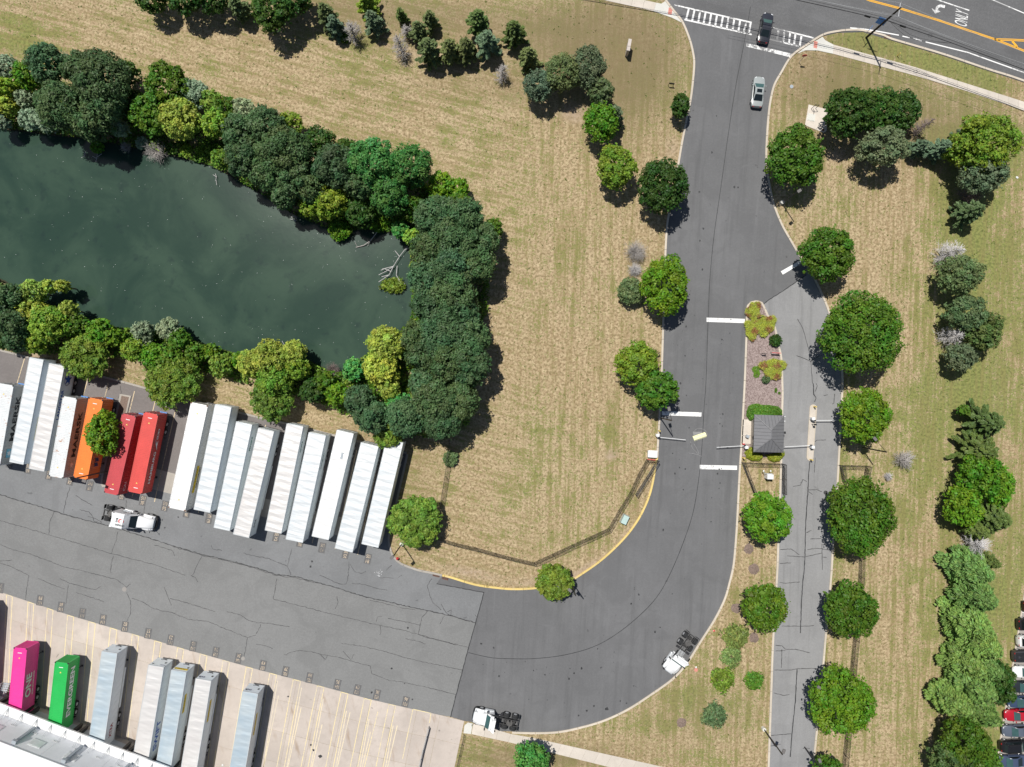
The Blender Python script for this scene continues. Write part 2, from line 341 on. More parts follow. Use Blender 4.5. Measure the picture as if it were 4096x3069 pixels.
for q in [(2500,2160,25,120,.8,.6),(2370,2270,120,28,.9,-.5),(2180,2320,140,18,.8,-.1),(1880,2290,160,25,.7,.2),(2590,1960,18,60,.5,.3),(2290,450,70,50,.8,.4),(2690,590,45,60,.5),(3350,620,45,30,1.0),(1760,230,230,22,.7,.1),(1240,60,60,40,.5),(3990,1800,60,600,.3),(2446,1821,34,26,.9),(2040,400,90,60,.35),(3280,1380,20,200,.3),
          (3000,2050,40,160,.25),(2600,860,90,200,.3),(2950,2200,60,80,.3),(3615,830,80,350,.3),(3540,2200,50,500,.25),(150,1420,60,30,.8),(520,1470,90,20,.4),(2990,1900,40,60,.3),(1990,1500,60,400,.3)]: blob(dirt, *q)
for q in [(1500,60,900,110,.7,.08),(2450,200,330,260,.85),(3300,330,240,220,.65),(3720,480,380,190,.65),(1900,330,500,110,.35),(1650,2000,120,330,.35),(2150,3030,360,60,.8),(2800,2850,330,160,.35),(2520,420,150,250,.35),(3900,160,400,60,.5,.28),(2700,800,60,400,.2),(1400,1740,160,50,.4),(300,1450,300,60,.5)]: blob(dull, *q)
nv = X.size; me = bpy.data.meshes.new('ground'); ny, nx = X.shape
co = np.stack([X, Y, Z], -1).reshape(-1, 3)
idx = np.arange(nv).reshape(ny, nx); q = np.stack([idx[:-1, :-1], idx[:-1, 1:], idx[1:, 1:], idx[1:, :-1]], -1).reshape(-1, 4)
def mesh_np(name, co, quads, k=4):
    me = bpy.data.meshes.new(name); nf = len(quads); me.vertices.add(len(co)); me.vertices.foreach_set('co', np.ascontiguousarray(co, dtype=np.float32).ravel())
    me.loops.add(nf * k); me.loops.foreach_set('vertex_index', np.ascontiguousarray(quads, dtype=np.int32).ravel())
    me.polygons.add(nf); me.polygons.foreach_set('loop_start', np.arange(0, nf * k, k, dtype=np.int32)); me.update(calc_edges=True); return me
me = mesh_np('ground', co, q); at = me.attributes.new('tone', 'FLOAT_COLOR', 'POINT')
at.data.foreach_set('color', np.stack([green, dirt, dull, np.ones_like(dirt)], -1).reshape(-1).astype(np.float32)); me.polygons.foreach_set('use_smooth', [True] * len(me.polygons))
t = NT('dry_lawn'); v = t.pos(); at = t.n('ShaderNodeAttribute', attribute_name='tone'); sp = t.n('ShaderNodeSeparateColor'); t.l(at.outputs['Color'], sp.inputs[0])
G_, D_, U_ = sp.outputs[0], sp.outputs[1], sp.outputs[2]
n1 = t.noise(v, .05, 4, .6, .5); n2 = t.noise(v, .35, 4, .65); n3 = t.noise(v, 1.7, 4, .75); n4 = t.noise(v, 4.5, 3, .8); n5 = t.noise(v, 11, 2, .8)
sx = t.n('ShaderNodeSeparateXYZ'); t.l(v, sx.inputs[0]); right = t.ramp(sx.outputs[0], -6, 10)
stA = t.noise(t.pos(scale=(.14, 1.5, 1), rot=(0, 0, -.27)), .9, 4, .7); stB = t.noise(t.pos(scale=(1.5, .08, 1), rot=(0, 0, -.03)), .9, 4, .7)
mx = t.n('ShaderNodeMix', data_type='FLOAT'); t.l(right, mx.inputs[0]); t.l(stA, mx.inputs[2]); t.l(stB, mx.inputs[3]); st = mx.outputs[0]
n6 = t.noise(v, 2.6, 3, .7)
straw = t.mix(t.ramp(n1, .3, .7), (.46, .335, .205), (.57, .445, .285)); straw = t.mix(t.ramp(n3, .42, .60, 0, .85), straw, (.72, .58, .37)); straw = t.mix(t.ramp(n6, .46, .60, 0, .75), straw, (.22, .17, .085)); straw = t.mix(t.ramp(n5, .40, .65, 0, .45), straw, (.22, .17, .085))
grn = t.mix(t.ramp(n6, .35, .65), (.105, .145, .03), (.30, .33, .10))
f = t.math('ADD', t.math('MULTIPLY', n3, .5), t.math('MULTIPLY', n4, .5)); f = t.math('MULTIPLY', t.math('SUBTRACT', f, .5), 6.5)
f = t.math('ADD', f, t.math('MULTIPLY', t.math('SUBTRACT', n2, .5), 2.6)); f = t.math('ADD', f, t.math('MULTIPLY', t.math('SUBTRACT', n1, .5), 2.6)); f = t.math('ADD', f, t.math('MULTIPLY', t.math('SUBTRACT', st, .5), 3.4))
f = t.math('ADD', f, t.math('MULTIPLY', G_, .80)); f = t.math('ADD', f, t.math('MULTIPLY', U_, .34)); f = t.math('SUBTRACT', f, t.math('MULTIPLY', D_, .5))
base = t.mix(t.ramp(f, .05, .75, 0, .88), straw, grn)
base = t.mix(t.ramp(st, .45, .60, 0, .42), base, (.28, .22, .10)); 
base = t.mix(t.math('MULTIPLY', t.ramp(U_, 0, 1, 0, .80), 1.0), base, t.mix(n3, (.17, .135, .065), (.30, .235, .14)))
dm = t.math('MULTIPLY', D_, t.ramp(n3, .25, .6, .4, 1)); base = t.mix(t.ramp(dm, .15, .8, 0, .8), base, t.mix(n3, (.38, .29, .21), (.56, .43, .33)))
hz = t.ramp(sx.outputs[2], -.01, -.22, 0, 1); base = t.mix(hz, base, (.06, .055, .035))
base = t.mix(1.0, base, t.mix(n5, (.72, .72, .72), (1, 1, 1)), 'MULTIPLY')
t.col(base); M['grass'] = t.fin(.95, .1, bump=t.math('ADD', n4, n5), bstr=.55, bdist=.05)
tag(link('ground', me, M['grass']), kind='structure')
wq = [(-900, -20), (40, -20), (40, 200), (-900, 200)]
m = MB(); m.sheet([(-300, -70), (-5, -70), (-5, 60), (-300, 60)], -.32); tag(m.build('water', M['water']), kind='structure')
# floating specks
m = MB()
for _ in range(700):
    x = rnd.uniform(-40, 1650); y = rnd.uniform(520, 1500)
    if rnd.random() > .25 + .75 * (x / 1650): continue
    p = P(x, y); s_ = rnd.choice((.03, .04, .05, .07)); a = rnd.random() * 3
    m.box((p.x, p.y, -.31), (s_, s_ * .7, .02), a)
tag(m.build('floating_seed_fluff', M['white_dirty']), kind='stuff')

# ================================================================ ROADS
LK = smooth([(2640,-45),(2666,0),(2700,45),(2733,88),(2763,162),(2777,222),(2780,259),(2775,324),(2766,398),(2752,468),(2738,537),(2726,602),(2712,685),(2690,800),(2673,892),(2668,952),(2664,1040),(2657,1267),(2650,1489),(2641,1677),(2636,1756),(2632,1830)])
LKY = smooth([(2632,1830),(2624,1872),(2615,1927),(2599,1988),(2566,2062),(2520,2131),(2465,2191),(2400,2249),(2330,2298),(2289,2322),(2225,2343),(2159,2354),(2108,2359),(2048,2360),(1996,2356),(1904,2343),(1802,2313),(1768,2305)])
OK_ = smooth([(2048,2926),(2141,2928),(2233,2924),(2326,2905),(2418,2877),(2511,2833),(2604,2773),(2687,2713),(2742,2653),(2798,2565),(2854,2477),(2895,2394),(2914,2329),(2921,2301),(2930,2256),(2939,2159),(2946,2043),(2953,1904),(2962,1765),(2969,1627),(2974,1534),(2981,1346),(2983,1253),(2988,1221),(3002,1207),(3025,1202),(3048,1209),(3062,1235)])
IR = smooth([(3062,1235),(3072,1258),(3100,1304),(3116,1378),(3128,1434),(3132,1534),(3133,1580),(3131,1659),(3130,1812),(3128,1835),(3123,1988),(3116,2168),(3111,2301),(3095,2569),(3088,2764),(3077,3069),(3070,3200)])
RK = smooth([(4500,480),(4096,329),(3951,282),(3766,220),(3563,160),(3535,147),(3452,127),(3396,125),(3350,130),(3294,143),(3234,180),(3169,227),(3128,292),(3100,343),(3086,398),(3077,463),(3070,560),(3068,640),(3075,704),(3088,776),(3100,823),(3132,901),(3174,975),(3225,1063)])
RK2 = smooth([(3225,1063),(3271,1151),(3313,1253),(3345,1369),(3361,1461),(3366,1534),(3364,1562),(3357,1719),(3350,1835),(3345,1927),(3327,2182),(3320,2301),(3299,2532),(3285,2694),(3262,2926),(3248,3069),(3242,3200)])
def struct_sheet(name, poly, z, mat): m = MB(); m.sheet(XY(poly), z); return tag(m.build(name, mat), kind='structure')
i62 = OK_.index((3062, 1235))
main = LK + LKY[1:] + [(1746,2335),(1936,2370),(1904,2486),(1871,2602),(1825,2778),(1802,2868),(1857,2884),(1885,2888),(1960,2925)] + OK_[:i62] + [(3055,1216),(3072,1202),(3225,1100)] + RK[::-1] + [(4500,-900),(1500,-900),(1500,-400),(2560,-90)]
struct_sheet('entrance_road', main, .020, M['asph_new'])
struct_sheet('street', [(2680,-20),(2760,60),(3000,93),(3120,117),(3260,150),(3294,145),(3350,132),(3452,129),(3563,162),(3766,222),(3951,284),(4096,331),(4500,482),(4500,-900),(1500,-900),(1500,-400),(2560,-90),(2640,-50)], .024, M['asph_top'])
struct_sheet('exit_lane', [(3055,1216),(3072,1202),(3225,1100)] + RK2 + IR[::-1], .020, M['asph_lane'])
CB = [(-400,2235),(-100,2335),(28,2377),(278,2461),(463,2516),(648,2569.5),(741,2597),(1023,2676),(1297,2748),(1487,2799),(1718,2852),(1802,2868),(1857,2884)]
TK = [(-400,1305),(0,1405),(116,1434),(324,1489),(500,1534),(602,1562),(1024,1671),(1140,1697),(1436,1770),(1626,1816)]
TK2 = smooth([(1626,1816),(1600,1930),(1563,2090),(1553,2140),(1552,2170),(1561,2207),(1575,2233),(1603,2258),(1672,2284),(1730,2296),(1768,2305)])
struct_sheet('truck_yard', TK + TK2[1:] + [(1746,2335),(1936,2370),(1904,2486),(1871,2602),(1825,2778),(1802,2868)] + CB[-3::-1], .016, M['asph_yard'])
CA = T(9, [(0,960),(130,1000),(300,1050),(470,1105),(620,1150),(880,1215),(1100,1280),(1300,1340),(1500,1405),(1750,1480),(1980,1530),(2212,1592)]) + T(14, [(180,-5),(350,15),(500,55),(700,110),(900,175),(1100,220),(1400,290),(1600,330),(1900,410)])
struct_sheet('worn_yard_overlay', [(-400,1860)] + CA + [(1871,2602),(1825,2778),(1802,2868)] + CB[-3::-1], .020, M['asph_rough'])
struct_sheet('trailer_parking_strip', TK + [(1600,1930),(1565,2080)] + [(1532,2110),(1490,2100),(1063,1995),(671,1888),(400,1815),(-400,1590)], .022, M['asph_brown'])
struct_sheet('trailer_leg_pad', [(-400,1590),(400,1815),(671,1888),(1063,1995),(1490,2100),(1532,2110),(1520,2180),(1474,2172),(1047,2066),(648,1967),(380,1893),(-400,1668)], .026, M['kerb_grey'])
struct_sheet('car_park', [(4096,2361),(3979,3069),(3940,3300),(4700,3300),(4700,2150),(4115,2250)], .020, M['dock'])
# --- kerbs in cast lengths
def kerb(name, pts, mat, w=.30, h=.14, L=3.0, side=1, mat2=None):
    root = tag(empty(name), kind='structure'); q = XY(pts); seg = [q[0]]; acc = 0; runs = []
    for a, b in zip(q, q[1:]):
        d = math.hypot(b[0] - a[0], b[1] - a[1]); seg.append(b); acc += d
        if acc >= L: runs.append(seg); seg = [b]; acc = 0
    if len(seg) > 1: runs.append(seg)
    for r in runs:
        # shorten ends a touch so that the joints read
        a0 = Vector(r[0]); a1 = Vector(r[1]); e0 = Vector(r[-1]); e1 = Vector(r[-2]); g = .025
        r = [tuple(a0 + (a1 - a0).normalized() * g)] + r[1:-1] + [tuple(e0 + (e1 - e0).normalized() * g)]
        A, B = offs(r, 0, w * side); m = MB(); m.loft([[(a[0], a[1], 0), (b[0], b[1], 0), (b[0], b[1], h), (a[0], a[1], h)] for a, b in zip(A, B)]); m.build('kerb_section', mat, root)
    return root
kerb('kerb', LK, M['kerb'], side=-1); kerb('yellow_kerb', LKY, M['kerb_yellow'], side=-1)
kerb('kerb', OK_, M['kerb'], side=-1); kerb('kerb', IR, M['kerb'], side=-1); kerb('kerb', RK, M['kerb'], side=-1); kerb('kerb', RK2, M['kerb'], side=1)
kerb('kerb', TK, M['kerb_grey'], side=1); kerb('kerb', TK2, M['kerb_grey'], side=1)
# --- sidewalks in slabs
def slabs(name, A, B, n, mat, z=.06, gap=.02, piece='slab', alt=None):
    root = tag(empty(name), kind='structure')
    def at(pts, t_):
        L = [0]
        for a, b in zip(pts, pts[1:]): L.append(L[-1] + math.hypot(b[0] - a[0], b[1] - a[1]))
        s_ = t_ * L[-1]
        for i in range(len(pts) - 1):
            if s_ <= L[i + 1] + 1e-9:
                k = (s_ - L[i]) / (L[i + 1] - L[i]); return Vector((pts[i][0] + (pts[i + 1][0] - pts[i][0]) * k, pts[i][1] + (pts[i + 1][1] - pts[i][1]) * k))
        return Vector(pts[-1])
    A = XY(A); B = XY(B)
    for i in range(n):
        a0, a1, b0, b1 = at(A, i / n), at(A, (i + 1) / n), at(B, i / n), at(B, (i + 1) / n); g = (a1 - a0).normalized() * gap * .5
        m = MB(); m.prism([tuple(a0 + g), tuple(a1 - g), tuple(b1 - g), tuple(b0 + g)], -.02, z + rnd.uniform(-.003, .003)); m.build(piece, alt if (alt and i == 0) else mat, root)
    return root
r = slabs('sidewalk', [(3334,180),(3655,268),(3859,333),(4096,408),(4400,510)], [(3331,216),(3651,301),(3854,361),(4096,443),(4400,546)], 26, M['walk'])
m = MB(); m.prism(XY([(3334,180),(3331,216),(3270,203),(3222,202),(3188,216),(3210,198),(3240,178),(3290,148),(3300,162)]), -.02, .062); m.build('ramp_slab', M['walk_new'], r)
m = MB(); m.prism(XY([(3256,165),(3270,168),(3267,195),(3253,192)]), .0, .075); m.build('tactile_pad', M['tactile'], r)
r = slabs('sidewalk', [(1900,-200),(2418,-32),(2560,-2),(2625,12)], [(1900,-160),(2418,2),(2557,32),(2615,46)], 16, M['walk'])
m = MB(); m.prism(XY([(2625,12),(2615,46),(2687,72),(2728,92),(2726,85),(2698,48),(2664,4),(2645,16)]), -.02, .062); m.build('ramp_slab', M['walk_new'], r)
m = MB(); m.prism(XY([(2675,31),(2690,33),(2686,61),(2671,59)]), .0, .075); m.build('tactile_pad', M['tactile'], r)
r = slabs('sidewalk', [(1893,2895),(1960,2912),(2048,2937),(2131,2951),(2645,3066),(2900,3130)], [(1886,2936),(1953,2951),(2047,2971),(2130,2992),(2432,3067),(2860,3170)], 20, M['walk'])
m = MB(); m.prism(XY([(1891,2894),(1884,2936),(1854,2932),(1858,2902),(1872,2890)]), -.02, .062); m.build('ramp_slab', M['walk_new'], r)
# --- concrete apron: bays running away from the yard, cut in slabs
def top_at(x):
    for a, b in zip(CB, CB[1:]):
        if a[0] <= x <= b[0]: return a[1] + (b[1] - a[1]) * (x - a[0]) / (b[0] - a[0])
    return CB[-1][1]
def bdir(x): return -.045 - .165 * min(max(x, 0), 1300) / 1300
def AP(x, v_): return (x + bdir(x) * v_, top_at(x) + v_)
bx_ = [-130,-45,40,124,212,296,382,468,555,643,733,822,912,1003,1094,1188,1283,1382,1483,1580,1668,1760,1857]
apr = tag(empty('concrete_apron'), kind='structure')
for i in range(len(bx_) - 1):
    for j, (v0, v1) in enumerate(((0, 95), (95, 215), (215, 335), (335, 460), (460, 620))):
        g = .35; a, b = bx_[i], bx_[i + 1]
        if a < 900 and j == 4: continue
        m = MB(); m.prism(XY([AP(a + g, v0 + g), AP(b - g, v0 + g), AP(b - g, v1 - g), AP(a + g, v1 - g)]), -.05, .022 + rnd.uniform(-.002, .002)); m.build('concrete_slab', M['apron'], apr)
# --- lines on the apron and in the strip
def mk(poly_list, name, mat, z, w=None):
    m = MB()
    for q_ in poly_list:
        if w: ribbon(m, XY(q_), w, z)
        else: m.sheet(XY(q_), z)
    return tag(m.build(name, mat), kind='structure')
pairs = [(27,50),(113,136),(190,213),(271,296),(356,382),(442,468),(530,556),(620,646),(711,736),(802,829),(893,919),(986,1011),(1080,1107),(1174,1203),(1270,1297),(1365,1393),(1458,1486),(1556,1583)]
yl = []; cr = []
for a, b in pairs:
    yl += [[AP(a, 0), AP(a, 130)], [AP(a, 130), AP(a + 3, 480)], [AP(b, 3), AP(b, 130)], [AP(b, 130), AP(b + 4, 480)], [AP(a, 2), AP(b, 2)]]
    if a > 900: cr += [[AP(a + 34 + rnd.uniform(-5, 5), 20 + rnd.random() * 60), AP(a + 44, 470)], [AP(b + 22, 60 + rnd.random() * 90), AP(b + 14, 470)]]
yl += [[AP(1652, 0), AP(1724, 0)], [AP(1652, 0), AP(1652, 200)], [AP(1724, 0), AP(1726, 38)], [AP(1520, 40), AP(1512, 300)]]
mk(yl, 'bay_lines', M['p_line'], .030, .11); mk(cr, 'old_bay_lines', M['p_cream'], .028, .14)
bl = []
def sdir(x): return -.30 + .08 * min(max(x, 0), 700) / 700
for xb, yb in [(1431,2219),(1340,2196),(1249,2173),(1158,2146),(1067,2120),(976,2095),(885,2072),(794,2052),(706,2030),(618,2008),(530,1985),(440,1960),(330,1930),(245,1908),(150,1880),(60,1850),(-20,1830)]:
    n_ = 395; bl.append([(xb - sdir(xb) * n_, yb - n_), (xb, yb)])
mk(bl, 'parking_lines', M['p_bay'], .032, .11)
# --- bay numbers
def stencil(pair, x, y, ang, name='bay_number'):
    p = P(x, y); c, s_ = math.cos(ang), math.sin(ang); r_ = Vector((c, s_, 0)); u = Vector((-s_, c, 0))
    root = tag(empty(name), kind='structure'); m = MB(); q_ = [(p.x + r_.x * a + u.x * b, p.y + r_.y * a + u.y * b) for a, b in ((-.52, -.82), (.52, -.82), (.52, .82), (-.52, .82))]
    m.sheet(q_, .030); m.build('dark_patch', M['patch'], root)
    mb = MB(); w0 = .62 if len(pair[0]) == 3 else .5
    text(pair[0], w0, .56, None, (p.x + u.x * .38, p.y + u.y * .38, .036), r_, u, mb=mb); text(pair[1], .52, .56, None, (p.x - u.x * .40, p.y - u.y * .40, .036), r_, u, mb=mb); mb.build('lettering', M['p_tan'], root)
A1 = math.radians(-12)
tp = dict(zip([q_[0] for q_ in TOPN], T(10, [(967,1515),(775,1470),(572,1420),(383,1370),(175,1322)]) + T(9, [(1805,1167),(1615,1115),(1425,1060),(1235,1012),(1055,960),(778,885),(608,835),(425,788),(245,735),(85,685)])))
for q_ in TOPN: stencil(q_, *tp[q_[0]], A1)
bp = T(14, [(1293,1093),(1045,1032),(875,990),(703,945),(463,887),(255,832),(60,780)]) + T(13, [(2060,718),(1865,665),(1670,613),(1475,560),(1280,503),(1080,445),(890,385),(712,330),(527,275),(347,218),(5,110)])
for q_, p_ in zip(BOTN, bp): stencil(q_, p_[0], p_[1], math.pi + math.radians(-8 - 5 * min(1, p_[0] / 1500)))
# --- street markings
cw = [[(2698,18),(2696,23),(3006,94),(3007,88)], [(2738,76),(2737,82),(3006,142),(3007,136)], [(3093,110),(3092,115),(3256,156),(3257,150)], [(3072,154),(3071,159),(3200,190),(3201,184)]]
for n_, a, b in [(3,(1527,78),(1505,168)),(3,(1576,90),(1557,180)),(3,(1625,98),(1610,190)),(3,(1672,110),(1655,205)),(3,(1720,122),(1705,215)),(3,(1770,135),(1755,230)),(3,(1822,145),(1805,240)),(3,(1870,155),(1855,250)),(3,(1920,165),(1905,262)),(3,(1970,180),(1955,275)),(3,(2025,192),(2000,285)),(3,(2062,200),(2045,295)),(4,(90,265),(78,345)),(4,(140,278),(130,368)),(4,(190,287),(180,380)),(4,(237,292),(225,390)),(4,(290,305),(272,408))]:
    (x0, y0), (x1, y1) = T(n_, [a, b]); w_ = 3.6; cw.append([(x0 - w_, y0), (x0 + w_, y0 + 1), (x1 + w_, y1), (x1 - w_, y1 - 1)])
mk(cw, 'crosswalk', M['p_white_worn'], .031)
mk([[(2986,173),(2985,187),(3094,213),(3165,231),(3171,217),(3096,199)]], 'stop_line', M['p_white_worn'], .031)
mk([[(2826,1271),(2826,1288),(2978,1293),(2979,1276)]], 'stop_line', M['p_white'], .031)
mk([[(3123,1086),(3131,1099),(3208,1053),(3202,1041)]], 'stop_line', M['p_white'], .031)
mk([[(2648,1645),(2647,1661),(2805,1667),(2806,1650)]], 'stop_line', M['p_white'], .031)
mk([[(2799,1860),(2799,1877),(2948,1880),(2948,1863)]], 'stop_line', M['p_white'], .031)
def Z1(pts): return [(3400 + x * .31465, y * .31465) for x, y in pts]
ye = []
for o_ in (0, 4.6):
    ye.append([(x - .25 * o_, y + o_) for x, y in [(3300,-75),(3460,-8)] + Z1([(250,0),(650,105),(1180,270),(1500,380),(1830,490),(2212,640),(2600,800)])])
for o_ in (0, 5.5): ye.append([(x, y + o_) for x, y in Z1([(1830,495),(2050,500),(2212,508),(2600,530)])])
mk(ye, 'centre_lines', M['p_yellow'], .031, .13); mk([Z1([(2060,525),(2125,600)])], 'hatch_bar', M['p_yellow'], .031, .32)
mk([Z1([(1060,-18),(1110,0),(1515,135)])], 'lane_line', M['p_white'], .031, .17); mk([Z1([(1700,-40),(1810,0),(2212,170),(2500,290)])], 'edge_line', M['p_white'], .031, .15)
mk([Z1([(0,357),(150,368),(300,390),(620,450)]), Z1([(665,462),(755,482)]), Z1([(800,490),(910,522)]), Z1([(960,535),(1500,670),(2212,925),(2600,1060)])], 'edge_line', M['p_white'], .031, .17)
ar = MB(); ribbon(ar, XY(smooth(Z1([(1205,88),(1150,78),(1110,95),(1100,135)]), 3)), .42, .031); ar.sheet(XY(Z1([(1035,108),(1080,175),(1148,150),(1120,132),(1083,133)])), .035); tag(ar.build('turn_arrow', M['p_white']), kind='structure')
pc = P(*Z1([(1415,230)])[0]); ang = math.radians(84); ang2 = math.radians(160)
o_ = text('ONLY', 2.3, 2.1, M['p_white'], (pc.x, pc.y, .035), (math.cos(ang), math.sin(ang), 0), (math.cos(ang2), math.sin(ang2), 0), name='only_marking'); tag(o_, kind='structure')
# --- joints and cracks
def wiggle(pts, amp=1.2, step=9):
    out = []
    for a, b in zip(pts, pts[1:]):
        n_ = max(1, int(math.hypot(b[0] - a[0], b[1] - a[1]) / step))
        for k in range(n_): out.append((a[0] + (b[0] - a[0]) * k / n_ + rnd.uniform(-amp, amp) * (k > 0), a[1] + (b[1] - a[1]) * k / n_ + rnd.uniform(-amp, amp) * (k > 0)))
    out.append(pts[-1]); return out
m = MB()
cj = smooth(T(3, [(2060,60),(2000,400),(1930,760),(1870,1150),(1800,1650)]) + T(7, [(1745,380),(1710,750),(1695,1080),(1675,1657)]) + T(11, [(1660,200),(1640,550),(1610,850),(1560,1130),(1470,1400),(1360,1657)]) + T(15, [(1250,190),(1100,350),(900,510),(700,620),(450,690),(200,720),(0,722)]) + T(14, [(2050,715),(1900,685),(1835,668)]), 20)
ribbon(m, XY(cj), .09, .030, .3)
for q_ in [[(3225,1100),(3150,1152),(3072,1202),(3054,1217)], [(1936,2370),(1904,2486),(1871,2602),(1825,2778),(1802,2868)], [(1746,2335),(1790,2343),(1936,2370)]]: ribbon(m, XY(wiggle(q_, .8)), .13, .030, .4)
for q_ in [T(12, [(390,0),(395,100)]), T(12, [(395,95),(415,125),(402,160)]), T(12, [(362,675),(350,800),(345,920),(325,1200),(318,1500),(308,1657)]), T(16, [(305,0),(290,200),(280,500)]), T(16, [(250,810),(235,1100),(205,1380),(192,1570)])]: ribbon(m, XY(wiggle(q_, .8)), .14, .030, .5)
tag(m.build('sealed_joints', M['seal']), kind='structure')
m = MB()
cr9 = [[(605,895),(570,1010),(550,1120)],[(470,1105),(430,1200),(425,1310)],[(1020,1280),(1005,1360),(960,1470)],[(980,1490),(960,1560),(960,1640)],[(1750,1480),(1720,1540),(1665,1657)],[(1090,1010),(1095,1090)],[(1250,1065),(1245,1120)],[(655,968),(720,1010),(800,1055)],[(690,1090),(770,1110),(800,1150),(810,1190),(880,1205)],[(1330,1395),(1420,1420),(1490,1445),(1510,1490)],[(1825,1400),(1840,1430),(1920,1445)],[(2100,1465),(2212,1495)],[(0,1535),(60,1530),(105,1525)],[(0,1550),(90,1580),(150,1610),(250,1657)],[(1040,20),(1050,80),(1020,130)],[(760,1150),(830,1170),(880,1200)],[(0,1185),(200,1240),(430,1310),(700,1390),(960,1470),(1100,1505),(1350,1570),(1600,1657)],[(0,1390),(120,1440),(280,1480),(430,1535),(530,1580),(650,1605),(860,1657)]]
cr13 = [[(250,0),(235,100),(220,215)],[(590,80),(570,250)],[(1095,145),(1130,230),(1130,330),(1095,400)],[(1140,200),(1220,225),(1310,280),(1400,310),(1480,320),(1620,380),(1800,400),(1940,460),(2040,500),(2140,540),(2209,520)],[(2140,540),(2110,700)],[(1470,200),(1600,235),(1700,265),(1860,315)],[(1960,315),(2080,345),(2150,390),(2209,405)],[(330,30),(480,90),(560,120)],[(520,30),(600,70),(700,95),(820,125),(870,100)],[(1650,0),(1690,20),(1710,60)],[(860,0),(1000,35),(1060,75),(1095,105),(1130,75)],[(1420,100),(1450,180),(1480,260)],[(660,150),(780,190),(900,230)]]
cr14 = [[(0,410),(100,415),(200,430),(290,445)],[(40,425),(20,480),(0,510)],[(180,30),(150,205)],[(740,590),(900,610),(1080,650),(1250,700),(1400,740),(1790,820)],[(300,665),(380,650),(480,660),(560,685),(700,705),(800,735),(900,765),(990,785),(1000,850),(1080,880),(1150,910),(1250,920),(1340,940),(1500,975),(1730,1030)],[(1480,310),(1430,370),(1415,450),(1405,510)],[(1140,375),(1280,400),(1415,430)],[(830,70),(930,80),(1050,115),(1135,130)],[(1520,30),(1480,90),(1500,170),(1530,240),(1570,270),(1600,300)],[(550,0),(640,40),(720,75),(780,75),(800,0)],[(700,180),(710,230),(685,290)],[(750,655),(820,730),(850,680)],[(980,215),(1100,240),(1250,280),(1380,300)],[(1600,250),(1640,320),(1680,350)],[(1680,350),(1690,300),(1650,320)],[(1630,350),(1590,420)],[(1290,550),(1400,570),(1465,595)],[(1040,400),(1050,360),(1090,355)],[(1070,430),(1080,480),(1070,515)],[(150,205),(190,215),(400,270),(650,335),(900,395),(1060,430),(1250,470),(1400,510),(1600,570),(1840,625)],[(1405,510),(1480,540),(1620,570),(1740,605)],[(560,690),(600,730),(620,690)],[(1060,20),(1190,25)],[(1230,20),(1260,0)],[(1890,340),(1905,360),(1920,350)],[(0,595),(80,610),(145,635)],[(240,680),(260,690),(300,665)]]
cr12 = [[(350,920),(420,918),(465,935)],[(215,890),(280,880),(300,830),(335,850)],[(330,1290),(375,1270)],[(105,1435),(200,1430),(270,1480)],[(165,1490),(320,1500),(400,1480),(470,1465)],[(340,1435),(430,1425),(540,1440)],[(465,1385),(470,1610)],[(365,1345),(460,1340)],[(100,1555),(200,1550)],[(405,505),(420,490),(500,488)],[(408,640),(400,770)],[(555,178),(568,170),(575,90)],[(480,105),(515,97)],[(470,1395),(500,1388)],[(470,1500),(505,1503)],[(350,935),(385,960)],[(415,0),(425,20),(408,70)]]
cr16 = [[(55,820),(200,820),(250,808),(450,805)],[(120,440),(340,440),(395,435)],[(65,605),(120,610),(150,640),(240,640),(360,670)],[(120,640),(115,800)],[(100,60),(150,70),(275,58)],[(25,1385),(200,1370)],[(50,1018),(140,1040),(185,1030)],[(300,1495),(360,1497)],[(65,655),(150,650)],[(20,1475),(110,1460)]]
cr8 = [[(255,1100),(300,1180),(330,1290),(355,1380)],[(245,1415),(310,1440),(365,1465),(440,1420)],[(370,1465),(375,1560),(385,1657)],[(455,1540),(500,1530)]]
cr10 = [[(0,1495),(100,1510),(270,1580)],[(270,1580),(290,1620),(300,1657)],[(310,1430),(290,1500),(275,1580)],[(810,1560),(860,1630),(920,1640),(950,1625)],[(805,1540),(800,1657)],[(1125,1615),(1175,1570)]]
for n_, L_ in ((9, cr9), (13, cr13), (14, cr14), (10, cr10)):
    for q_ in L_: ribbon(m, XY(wiggle(T(n_, q_), 1.6, 7)), .065, .031, .9)
ribbon(m, XY(wiggle(CA, 1.8, 7)), .13, .031, .9); ribbon(m, XY([(x, y + 4) for x, y in wiggle(CA[8:15], 3, 12)]), .07, .035, .8)
for n_, L_ in ((12, cr12), (16, cr16), (8, cr8)):
    for q_ in L_: ribbon(m, XY(wiggle(T(n_, q_), .8, 7)), .09, .031, .6)
tag(m.build('tar_filled_cracks', M['crack']), kind='structure')
